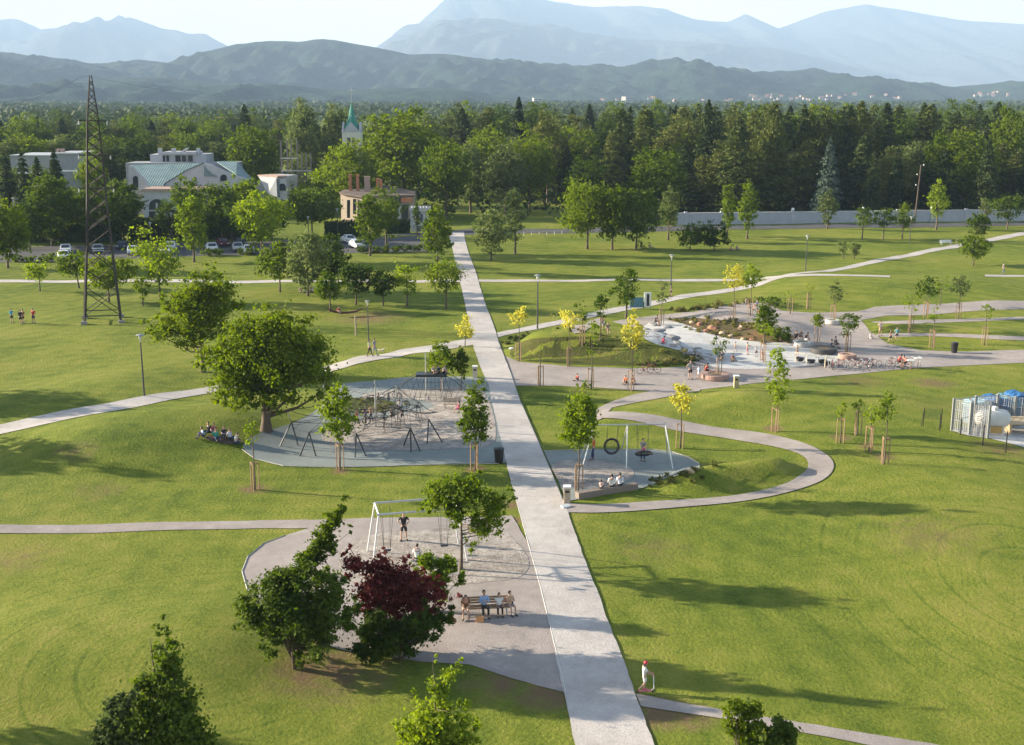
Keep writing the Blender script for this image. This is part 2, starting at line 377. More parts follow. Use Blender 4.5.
def smooth_poly(pts, it=2, closed=True):
    for _ in range(it):
        q = []
        n = len(pts)
        for i in range(n if closed else n - 1):
            a, b = pts[i], pts[(i + 1) % n]
            q.append((a[0] * .75 + b[0] * .25, a[1] * .75 + b[1] * .25)); q.append((a[0] * .25 + b[0] * .75, a[1] * .25 + b[1] * .75))
        if not closed: q = [pts[0]] + q + [pts[-1]]
        pts = q
    return pts
def strip_pix(up, lo): return list(up) + list(lo)[::-1]

MAIN_L = [(593, 815), (575, 745), (541, 590), (509.5, 477), (488, 384), (479, 364), (473, 345), (466, 310), (462, 290), (457, 268), (452.5, 249), (450, 240), (448, 232)]
MAIN_R = [(681, 815), (654, 745), (621, 655), (590, 574), (565, 505), (548, 464), (520, 400), (506, 362), (495, 330), (484, 300), (475, 270), (467.5, 249.5), (465, 240), (464, 232)]
# brown gravel terrace
sheet('gravel_terrace', [(305, 520.5), (345, 519.5), (440, 517.5), (512, 516), (529, 545), (541, 590), (556, 655), (565, 693), (540, 687), (500, 675), (470, 665), (420, 662), (350, 652), (292, 634), (262, 607), (247, 590), (242, 572), (248, 557), (264, 544), (288, 535), (308, 529)], plazamat, .030)
sheet('pebble_pit', smooth_poly([(372, 534), (440, 529), (500, 527), (520, 545), (532, 565), (520, 580), (470, 584), (420, 590), (350, 585), (335, 565), (345, 545)]), sandmat, .042)
# net playground
sheet('rubber_play_surface', [(243, 446), (247, 440), (262, 433), (293, 424), (325, 404), (343, 384), (378, 381), (402, 378), (462, 377), (486, 378), (497, 420), (508, 463.5), (441, 464.5), (335, 467.5), (283, 466), (255, 459), (245, 452)], rubber, .045)
sheet('play_pebble_surface', smooth_poly([(356, 398), (372, 392), (400, 390), (440, 388), (478, 386), (490, 400), (497, 430), (494, 448), (440, 450), (380, 452), (330, 448), (318, 436), (338, 424), (375, 420), (410, 414), (436, 408), (430, 402), (400, 398)]), sandmat, .06)
sheet('play_grass_island', smooth_poly([(340, 401), (356, 398), (380, 400), (400, 404), (404, 409), (385, 413), (355, 414), (335, 410)]), roughgrass, .08)
# swing playground
sheet('rubber_swing_surface', [(544, 452), (560, 451.5), (598, 450.5), (653, 450.5), (672, 453), (688, 458), (698, 464), (698, 469), (676, 475), (661, 480.5), (637, 490), (600, 496), (567, 502)], rubber, .045)
sheet('swing_pebble_surface', smooth_poly([(549, 464), (570, 460), (600, 461), (628, 466), (636, 474), (630, 481), (600, 488), (565, 490), (556, 478)]), sandmat, .06)
# winding path
wind_out = [(566, 513), (600, 513.5), (660, 510), (726, 503.5), (780, 496), (812, 488), (829, 480), (834, 471), (829, 461), (812, 450), (785, 441), (755, 434), (700, 427), (671, 424), (640, 419.5), (604, 414.5), (612, 408), (640, 402), (668, 397), (700, 392)]
wind_in = [(563, 503), (600, 506), (660, 502), (726, 496.5), (775, 489), (798, 482), (808, 473), (806, 463), (795, 455), (775, 449), (753, 448), (745, 446), (677, 431.5), (640, 428), (593, 422.5), (588, 418), (598, 408.5), (614, 401), (633, 395), (655, 391.5)]
def ribbon(name, outer, inner, mat, dz, n=60):
    def res(pl):
        P3 = [flat(*p) for p in smooth_poly(pl, 2, False)]; L = [0]
        for a, b in zip(P3[:-1], P3[1:]): L.append(L[-1] + (b - a).length)
        return [(float(np.interp(t * L[-1], L, [p.x for p in P3])), float(np.interp(t * L[-1], L, [p.y for p in P3]))) for t in np.linspace(0, 1, n)]
    A, B = res(outer), res(inner); V = []
    for a, b in zip(A, B):
        for k in range(5): x, y = a[0] + (b[0] - a[0]) * k / 4, a[1] + (b[1] - a[1]) * k / 4; V.append((x, y, ground_at(x, y) + dz))
    me = bpy.data.meshes.new(name); me.from_pydata(V, [], [(i * 5 + k, i * 5 + k + 1, i * 5 + k + 6, i * 5 + k + 5) for i in range(n - 1) for k in range(4)])
    if sum(p.normal.z for p in me.polygons) < 0: me.flip_normals()
    me.materials.append(mat); return tag(link(name, me), kind='structure')
ribbon('winding_path', [(566, 513), (600, 513.5), (660, 510), (726, 503.5), (780, 496), (812, 488), (829, 480), (835, 471), (829, 461), (812, 450), (785, 441), (755, 434), (700, 426.5), (671, 423.5), (640, 419.5), (604, 414.5), (598, 416)],
       [(562, 503.5), (600, 506), (660, 502), (726, 496.5), (765, 491), (790, 484.5), (804, 477), (809, 469), (806, 462), (795, 455.5), (775, 449.5), (753, 444.5), (715, 437), (677, 432), (640, 427), (600, 423.5), (592, 421)], plazamat, .05, 90)
sheet('winding_path', [(593, 422), (589, 417), (598, 408.5), (614, 401), (633, 395), (655, 390.5), (700, 387), (700, 391), (668, 397), (640, 402), (612, 408), (605, 415), (602, 419)], plazamat, .038)
# east terrace with the water play basin
sheet('east_terrace', [(505, 356), (519, 362), (545, 364.5), (576, 367), (600, 367.5), (634, 368.5), (661, 368.5), (689, 367), (680, 350), (655, 343), (640, 335), (628, 326), (612, 322), (635, 318), (661, 315), (696, 311.5), (716, 307), (740, 303.5), (768, 303), (782, 311), (811, 313), (856, 311.8), (875, 307), (946, 304), (1060, 301), (1060, 308), (1024, 309.5), (965, 311.8), (885, 316), (861, 320), (869, 331), (888, 344), (920, 350.4), (965, 352), (1060, 350), (1060, 361), (960, 366), (908, 369), (877, 372), (824, 377), (779, 381), (735, 386), (700, 390), (668, 392), (640, 391), (600, 388), (560, 386), (515, 386)], plazamat, .030)
sheet('water_play_basin', smooth_poly([(640, 328), (655, 321), (675, 322), (692, 327), (712, 336), (745, 341), (780, 343), (822, 349), (842, 356), (834, 364), (790, 368), (745, 370), (712, 368), (704, 361), (690, 354), (672, 349), (652, 344), (641, 337)]), basinmat, .045)
sheet('planting_bed', smooth_poly([(670, 318.5), (698, 318.5), (730, 321), (758, 325), (786, 332), (797, 339), (782, 343), (750, 342), (722, 337), (700, 330), (682, 324)]), bedmat, .06)
sheet('island_path', smooth_poly([(862, 322), (900, 321), (960, 319), (1060, 316), (1060, 318.5), (960, 322), (900, 325)]), plazamat, .034)
sheet('island_path', smooth_poly([(872, 334), (930, 333), (1000, 336), (1060, 338), (1060, 342), (1000, 340), (930, 336), (880, 338)]), plazamat, .034)
sheet('mound_grass', smooth_poly([(507, 355), (512, 346), (530, 339), (560, 337), (610, 337), (650, 344), (685, 353), (700, 362), (688, 365), (660, 366), (634, 366), (600, 365.5), (576, 365), (545, 362.5), (519, 360)]), roughgrass, .02)
sheet('side_mound_path', [(566, 327), (588, 322), (600, 318), (605, 322), (592, 327), (583, 333), (574, 334)], plazamat, .05)
sheet('diagonal_path', [(-40, 432.5), (0, 425), (100, 405), (212, 386.5), (300, 371), (345, 361), (400, 350), (440, 344), (472, 338.5), (480, 342), (474, 345), (440, 350.5), (400, 357), (345, 368), (300, 377), (215, 392), (100, 413.5), (0, 434.5), (-40, 443)], pathmat, .036)
sheet('diagonal_path', [(497, 333), (540, 324), (620, 307), (680, 295), (760, 282), (850, 265.5), (940, 247.5), (1060, 224.5), (1060, 228.5), (1024, 235.5), (940, 250.5), (850, 269), (760, 286), (680, 299.5), (620, 312), (560, 325), (520, 332.5), (498, 337.5)], pathmat, .036)
sheet('thin_path', [(-40, 280), (466, 280), (466, 282.3), (-40, 282.8)], pathmat, .034)
sheet('thin_path', [(477, 279.6), (600, 279.2), (760, 277.6), (890, 275.8), (890, 277.6), (760, 279.6), (600, 281.2), (478, 281.9)], pathmat, .034)
sheet('thin_path', [(985, 274.8), (1060, 274), (1060, 276), (985, 276.5)], pathmat, .034)
sheet('west_path', [(-40, 525.5), (0, 525), (150, 523), (260, 521), (308, 520), (308, 528.5), (260, 528.8), (150, 531), (0, 533.5), (-40, 534)], plazamat, .034)
sheet('east_path', [(636, 694), (690, 705), (760, 717), (860, 733), (1060, 765), (1060, 780), (860, 744), (720, 719), (680, 713), (641, 707)], plazamat, .034)
sheet('main_path', MAIN_L + MAIN_R[::-1], pathmat, .055)
# thin steel edging between the main path and the terraces
def edging(pix, r=.035, mat=None, name='path_edging'):
    m = MB(); pts = []
    for a, b in zip(pix[:-1], pix[1:]):
        for k in range(8):
            p = G(a[0] + (b[0] - a[0]) * k / 8, a[1] + (b[1] - a[1]) * k / 8, .05); pts.append(p)
    m.tube(pts, r, 4); return tag(m.build(name, mat or paleconc), kind='structure')
edging([(566, 693), (541, 590), (512, 486)], .018)
edging([(242, 450), (255, 459.5), (283, 466.5), (335, 468), (441, 465), (508, 464)], .03, concrete)
edging([(544, 451.5), (598, 450), (653, 450), (672, 452.5), (688, 457.5), (699, 464), (699, 469), (661, 481)], .03, concrete)
edging([(247, 590), (242, 572), (248, 557), (264, 544), (288, 535)], .025, concrete)
edging([(498, 341), (508, 365), (520, 400), (548, 464), (565, 505)], .03, darksteel)
# car park and roads at the far edge of the lawn
sheet('car_park', [(-60, 249), (60, 246), (200, 243), (330, 240), (436, 236), (440, 252), (395, 252), (330, 254), (200, 256), (60, 262), (-60, 264)], asphalt, .030, 2.5)
sheet('road', [(380, 236), (448, 231), (470, 229), (560, 229), (700, 226), (1060, 221.5), (1060, 225), (700, 231), (560, 233.5), (470, 235), (448, 236)], asphalt, .034, 3)

# ------------------------------------------------------------------ foliage
def np_mesh(name, Vs, Fs, mats, mi=None):
    me = bpy.data.meshes.new(name); nv, nf = len(Vs), len(Fs)
    me.vertices.add(nv); me.vertices.foreach_set('co', Vs.astype(np.float32).ravel())
    me.loops.add(nf * 4); me.loops.foreach_set('vertex_index', Fs.astype(np.int32).ravel())
    me.polygons.add(nf); me.polygons.foreach_set('loop_start', np.arange(0, nf * 4, 4, dtype=np.int32))
    for m in mats: me.materials.append(m)
    if mi is not None: me.polygons.foreach_set('material_index', mi.astype(np.int32))
    me.update(calc_edges=True); return me
def unit(n, g):
    v = g.normal(size=(n, 3)); return v / np.linalg.norm(v, axis=1)[:, None]
def leaf_quads(C, S, out, g, aspect=.62, along=None):
    n = len(C)
    nr = out * .55 + unit(n, g) * .8 + np.array([0, 0, .25]); nr /= np.linalg.norm(nr, axis=1)[:, None] + 1e-9
    a = unit(n, g) if along is None else along
    a = a - nr * (a * nr).sum(1)[:, None]; a /= np.linalg.norm(a, axis=1)[:, None] + 1e-9
    b = np.cross(nr, a); S = S[:, None]
    V = np.stack([C - a * S * .5, C + b * S * .5 * aspect + nr * S * .08, C + a * S * .5, C - b * S * .5 * aspect + nr * S * .08], 1).reshape(-1, 3)
    return V, np.arange(4 * n).reshape(-1, 4)
def crown_points(h, wdt, zb, shape, n, g, clumps, dens=1.0, wd2=None):
    """leaf centres for a broadleaf crown: lumpy ellipsoid of leaf clumps"""
    rx = wdt / 2; ry = (wd2 or wdt) / 2; rz = (h - zb) / 2; cz = zb + rz
    d = unit(clumps, g); rad = g.uniform(.35, .86, clumps) ** .7
    ph = g.uniform(0, 6.28, 6)
    lump = 1 + .16 * np.sin(3 * np.arctan2(d[:, 1], d[:, 0]) + ph[0]) + .12 * np.sin(5 * d[:, 2] + ph[1]) + g.uniform(-.12, .12, clumps)
    c = d * (rad * lump)[:, None]
    zz = (c[:, 2] + 1) / 2
    if shape == 'cone': k = np.clip(1.25 - zz * 1.05, .15, 1.1)
    elif shape == 'column': k = np.clip(1.12 - np.abs(zz - .4) * 1.0, .3, 1)
    elif shape == 'egg': k = np.clip(1.12 - np.abs(zz - .36) * .75, .35, 1)
    elif shape == 'vase': k = np.clip(.62 + zz * .5, .4, 1.1)
    else: k = np.ones(clumps)
    c[:, :2] *= k[:, None]
    C0 = c * np.array([rx, ry, rz]) + np.array([0, 0, cz])
    rc = g.uniform(.13, .30, clumps) * min(rx, ry, rz * 1.1) * (1.7 if clumps < 24 else 1.3 if clumps < 60 else 1.05)
    idx = g.choice(clumps, n, p=rc / rc.sum())
    dd = unit(n, g)
    rr = np.abs(g.normal(size=n)) * .62 + .15
    L = C0[idx] + dd * (rc[idx] * rr)[:, None] * np.array([1, 1, .7])
    # loose leaves between the clumps, and small sprays that break the outline
    loose = g.random(n) < .22; nl = int(loose.sum()); d3 = unit(nl, g); r3 = g.random(nl) ** .4 * g.uniform(.8, 1.1, nl)
    z3 = (d3[:, 2] * r3 + 1) / 2
    if shape == 'cone': k3 = np.clip(1.25 - z3 * 1.05, .15, 1.1)
    elif shape in ('column', 'egg'): k3 = np.clip(1.12 - np.abs(z3 - .38) * .9, .3, 1)
    elif shape == 'vase': k3 = np.clip(.62 + z3 * .5, .4, 1.1)
    else: k3 = np.ones(nl)
    q3 = d3 * r3[:, None] * .9; q3[:, :2] *= k3[:, None]
    L[loose] = q3 * np.array([rx, ry, rz]) + np.array([0, 0, cz])
    out = L - np.array([0, 0, cz * .9]); out /= np.linalg.norm(out, axis=1)[:, None] + 1e-9
    out = out * .6 + dd * .5
    return L, out, C0
def trunk_mb(h, zb, r, C0, g, lean=(0, 0), nlimb=14, base_flare=1.5):
    m = MB(); top = h * .86
    def axis_pt(z): return Vector((lean[0] * max(0.0, z / h) ** 1.2 + .03 * h * math.sin(z / h * 5) * .3, lean[1] * (z / h), z))
    m.tube([axis_pt(z) for z in (-.25, .12, zb * .5 + .2, zb + .1 * h, h * .5 + zb * .3, top)], [r * base_flare * 1.1, r * base_flare * .95, r, r * .8, r * .45, r * .1], 7)
    for i in g.permutation(len(C0))[:nlimb]:
        c = Vector(C0[i]); z0 = max(zb * .75, min(c.z - .25 * (c.xy.length) - .05 * h, top * .85)); p0 = axis_pt(z0)
        mid = p0.lerp(c, .5) + Vector((0, 0, -.04 * h)); rr = r * (1 - z0 / h) * .55 + .01
        m.tube([p0, mid, c], [rr, rr * .6, rr * .2], 5)
    return m
def broadleaf(name, loc, h, wdt, leafkey, label, zb=None, shape='round', n=3000, ls=.3, clumps=40, tr=None, cat='tree', group=None, seed=0, lean=(0, 0), barkm=None, stems=1, wd2=None, limbs=14, lobes=None):
    g = np.random.default_rng(seed + 11)
    zb = h * .22 if zb is None else zb
    root = thing(name, loc, label, cat, group)
    if shape in ('round', 'egg', 'cone', 'column') and clumps > 12: clumps = min(150, int(clumps * 2.2))
    L, out, C0 = crown_points(h, wdt, zb, shape, n, g, clumps, wd2=wd2)
    if lobes:
        LB_ = []
        for q_ in lobes:
            p = atY(q_[0], q_[1], loc.y); s_ = ppm(p); LB_.append((p.x - loc.x, 0, p.z - loc.z, q_[2] / s_))
        LB_ = np.array(LB_); ar = LB_[:, 3] ** 2; Cc = []; rcs = []
        zcol = LB_[:, 2]; half = np.interp(zcol, [zcol.min(), zcol.max()], [1, .55]) * wdt * .3
        for k in range(len(LB_) * 14):
            i_ = g.choice(len(LB_), p=ar / ar.sum()); d_ = unit(1, g)[0]; rr_ = LB_[i_, 3]
            off = g.uniform(-1, 1) * max(0, half[i_] - rr_ * .6)
            Cc.append(LB_[i_, :3] + np.array([0, off, 0]) + d_ * rr_ * g.uniform(.2, .95)); rcs.append(rr_ * g.uniform(.26, .46))
        C0 = np.array(Cc); rcs = np.array(rcs); idx = g.choice(len(C0), n, p=rcs ** 1.6 / (rcs ** 1.6).sum()); dd = unit(n, g)
        L = C0[idx] + dd * (rcs[idx] * (np.abs(g.normal(size=n)) * .75 + .1))[:, None] * np.array([1, 1, .75])
        ctr_ = C0.mean(0); out = L - ctr_; out /= np.linalg.norm(out, axis=1)[:, None] + 1e-9; out = out * .6 + dd * .5
        lean = (0, 0)
    L[:, 0] += lean[0] * (L[:, 2] / h); L[:, 1] += lean[1] * (L[:, 2] / h)
    L[:, 2] = np.maximum(L[:, 2], .08)
    V, Fc = leaf_quads(L, g.uniform(.7, 1.3, n) * ls, out, g)
    link('crown', np_mesh('crown', V, Fc, [LEAF[leafkey]]), root)
    tr = tr or h * .013 + .03; n = int(n * 1.25)
    ls *= .85
    if stems == 1: tm = trunk_mb(h, zb, tr, C0, g, lean, limbs)
    else:
        tm = MB()
        for k in range(stems):
            c = Vector(C0[g.integers(len(C0))]); c.z = max(c.z, h * .55)
            b = Vector((.12 * math.cos(k * 2.1), .12 * math.sin(k * 2.1), -.1))
            tm.tube([b, b.lerp(c, .45) + Vector((0, 0, h * .08)), c], [tr, tr * .7, tr * .25], 6)
        for i in g.permutation(len(C0))[:limbs]:
            c = Vector(C0[i]); tm.tube([Vector((0, 0, h * .15)), c * .55, c], [tr * .5, tr * .35, tr * .12], 5)
    tm.build('trunk', barkm or bark, root, smooth=True)
    return root
def conifer_mesh(name, h, wdt, leafkey, seed, n=3000, ls=.7, zb=.06, power=.85, droop=.25, withtrunk=True, dens_br=None):
    g = np.random.default_rng(seed + 5)
    nb = dens_br or 150
    zb_ = h * zb
    t = np.sort(g.random(nb) ** 1.15); zc = zb_ + (h - zb_) * t * .985
    Rr = wdt / 2 * (1 - t) ** power * g.uniform(.68, 1.1, nb) + .12
    ang = np.arange(nb) * 2.39996 + g.uniform(-.4, .4, nb)
    wgt = Rr + .3; wgt = wgt / wgt.sum()
    idx = g.choice(nb, n, p=wgt); s = g.random(n) ** .6
    dirx = np.cos(ang[idx]); diry = np.sin(ang[idx]); lat = g.normal(size=n) * (.10 + .16 * s) * Rr[idx]
    Px = dirx * Rr[idx] * s - diry * lat; Py = diry * Rr[idx] * s + dirx * lat
    Pz = zc[idx] - droop * Rr[idx] * s + g.normal(size=n) * .12 * ls - np.abs(lat) * .2
    C = np.stack([Px, Py, np.maximum(Pz, .1)], 1)
    out = np.stack([dirx * .5, diry * .5, np.full(n, .6)], 1)
    al = np.stack([dirx, diry, np.full(n, -droop * 1.2)], 1) + g.normal(size=(n, 3)) * .45
    V, Fc = leaf_quads(C, g.uniform(.6, 1.25, n) * ls, out, g, .5, al)
    return V, Fc
def conifer(name, loc, h, wdt, leafkey, label, seed=0, n=3000, ls=.6, cat='tree', group=None, **kw):
    root = thing(name, loc, label, cat, group)
    V, Fc = conifer_mesh('crown', h, wdt, leafkey, seed, n, ls, **kw)
    link('crown', np_mesh('crown', V, Fc, [LEAF[leafkey]]), root)
    MB().tube([(0, 0, -.2), (0, 0, h * .5), (0, 0, h * .97)], [h * .018 + .04, h * .010 + .02, .015], 7).build('trunk', bark, root)
    return root
def hpx(base, topy):
    return atY(CX, topy, base.y).z - base.z

#EOF_PART1
# ------------------------------------------------------------------ park trees, one row each
def T(px, pb, top, wp, leaf, shape, n, ls, label, name='park_tree', zbp=None, cat='tree', **kw):
    b = G(px, pb); h = hpx(b, top); s = ppm(b + Vector((0, 0, h * .5)))
    zb = None if zbp is None else hpx(b, zbp)
    i = len(col.objects)
    if shape == 'conifer': return conifer(name, b, h, wp / s, leaf, label, seed=i, n=n, ls=ls, cat=cat, **kw)
    return broadleaf(name, b, h, wp / s, leaf, label, zb=zb, shape=shape, n=n, ls=ls, seed=abs(int(px * 7 + pb)) + 3, cat=cat, **kw)
# foreground
T(163, 790, 612, 112, 'dark', 'cone', 26000, .19, 'dense dark conical shrub tree at the lower left edge of the lawn', 'conical_tree', zbp=780, tr=.12, lobes=[(158, 618, 5), (163, 630, 9), (160, 646, 15), (168, 662, 19), (160, 682, 24), (175, 692, 22), (158, 712, 30), (182, 722, 26), (150, 740, 34), (190, 745, 26), (205, 752, 16), (130, 750, 22), (165, 765, 40)])
T(112, 800, 672, 60, 'grey', 'egg', 7000, .18, 'low grey green bush against the left foot of the dark conical shrub tree', 'bush', zbp=785, cat='bush', lobes=[(118, 712, 13), (108, 728, 15), (128, 700, 10), (135, 690, 7), (125, 735, 20), (100, 748, 14), (130, 676, 4)], stems=4, tr=.04)
T(296, 668, 536, 122, 'dark', 'round', 30000, .18, 'big dark green shrub tree left of the plum-leaved tree', 'shrub_tree', zbp=655, stems=5, tr=.10, lobes=[(250, 606, 17), (268, 622, 24), (290, 600, 27), (300, 575, 18), (325, 608, 26), (275, 640, 18), (318, 640, 20), (335, 585, 18), (298, 655, 12), (283, 585, 20), (258, 635, 12), (240, 618, 8), (345, 620, 14), (305, 625, 26)])
T(318, 645, 512, 54, 'mid', 'cone', 6500, .17, 'spiky yellow-green tree rising behind the big dark shrub tree', 'shrub_tree', zbp=600, lobes=[(316, 552, 13), (326, 534, 11), (334, 520, 10), (340, 510, 8), (342, 499, 6), (306, 562, 12), (349, 528, 5), (330, 548, 9), (320, 575, 12)])
T(396, 650, 548, 104, 'red', 'round', 18000, .16, 'plum-leaved tree between the dark shrub tree and the gravel terrace', 'plum_tree', zbp=620, stems=4, tr=.08, lobes=[(356, 562, 12), (348, 552, 6), (378, 570, 15), (400, 580, 17), (370, 592, 16), (424, 600, 16), (395, 607, 18), (440, 592, 8), (405, 562, 8), (452, 604, 8), (360, 545, 5), (385, 555, 8), (385, 585, 24), (410, 595, 20), (345, 560, 9), (430, 588, 12), (352, 575, 10), (442, 598, 9), (415, 580, 12), (365, 605, 14), (450, 612, 6)])
T(400, 660, 594, 96, 'dark', 'round', 22000, .17, 'low dark green shrub in front of the plum-leaved tree', 'shrub', zbp=660, cat='shrub', stems=4, tr=.06, lobes=[(420, 624, 18), (396, 634, 20), (438, 622, 12), (372, 622, 16), (410, 646, 13), (382, 648, 14), (360, 604, 9), (450, 614, 8), (428, 608, 9), (365, 640, 14)])
T(436, 785, 640, 92, 'light', 'egg', 15000, .16, 'bright yellow-green young tree at the bottom edge below the bench sitters', 'young_tree', zbp=765, tr=.06, lobes=[(433, 722, 22), (440, 695, 15), (450, 676, 10), (424, 738, 22), (466, 702, 10), (462, 728, 14), (404, 726, 9), (416, 694, 6), (459, 658, 4), (438, 655, 5), (394, 714, 4), (446, 748, 22), (476, 735, 7), (425, 672, 5), (388, 735, 6)])
T(745, 772, 692, 62, 'mid', 'round', 5200, .15, 'small round bush overlapping the lower right path', 'bush', zbp=768, cat='bush', stems=4, tr=.05, lobes=[(738, 706, 13), (752, 714, 13), (735, 724, 13), (748, 734, 16), (760, 725, 9), (730, 712, 8)])
T(784, 775, 712, 36, 'dark', 'round', 3600, .15, 'smaller dark bush right of the round bush by the lower right path', 'bush', zbp=765, cat='bush', stems=3, tr=.04, lobes=[(782, 726, 10), (790, 736, 11), (776, 738, 11), (768, 730, 6)])
T(461, 570, 476, 106, 'light', 'vase', 9500, .19, 'airy light green tree on the gravel terrace beside the white swing frame', 'terrace_tree', zbp=545, tr=.085, lobes=[(440, 494, 16), (468, 490, 19), (494, 505, 14), (455, 512, 15), (480, 522, 15), (500, 524, 10), (510, 497, 6), (430, 504, 8), (472, 538, 8), (424, 488, 4), (448, 478, 6), (480, 475, 6), (420, 512, 5)])
T(437, 612, 548, 66, 'light', 'vase', 5000, .17, 'multi-stemmed pale bush on the terrace beside the four bench sitters', 'bush', zbp=590, cat='bush', stems=6, tr=.045, barkm=birchbark, lobes=[(428, 560, 11), (448, 564, 10), (438, 578, 11), (459, 577, 7), (419, 572, 7), (445, 590, 8), (412, 562, 4)])
# middle left
T(266, 431, 301, 150, 'mid', 'round', 46000, .27, 'large broad maple in front of the net playground', 'maple_tree', zbp=415, tr=.36, limbs=30, lobes=[(262, 345, 34), (225, 358, 24), (298, 345, 27), (315, 368, 20), (250, 385, 26), (288, 382, 23), (212, 382, 14), (270, 322, 20), (242, 326, 17), (322, 392, 12), (240, 402, 12), (205, 362, 12), (300, 322, 18), (330, 352, 13), (285, 400, 15), (199, 350, 9), (262, 360, 40), (240, 375, 34), (290, 360, 34), (330, 375, 12), (222, 400, 11)])
T(203, 372, 262, 98, 'mid', 'round', 22000, .28, 'leaning broad tree directly behind the large maple', 'park_tree', zbp=352, tr=.22, limbs=18, lobes=[(200, 300, 22), (175, 325, 19), (215, 288, 18), (160, 334, 11), (188, 342, 14), (232, 302, 14), (212, 268, 9), (150, 322, 7), (192, 276, 10), (172, 300, 13), (210, 318, 22), (195, 310, 26), (182, 318, 18), (165, 322, 12), (155, 330, 9), (222, 290, 16), (204, 285, 16)])
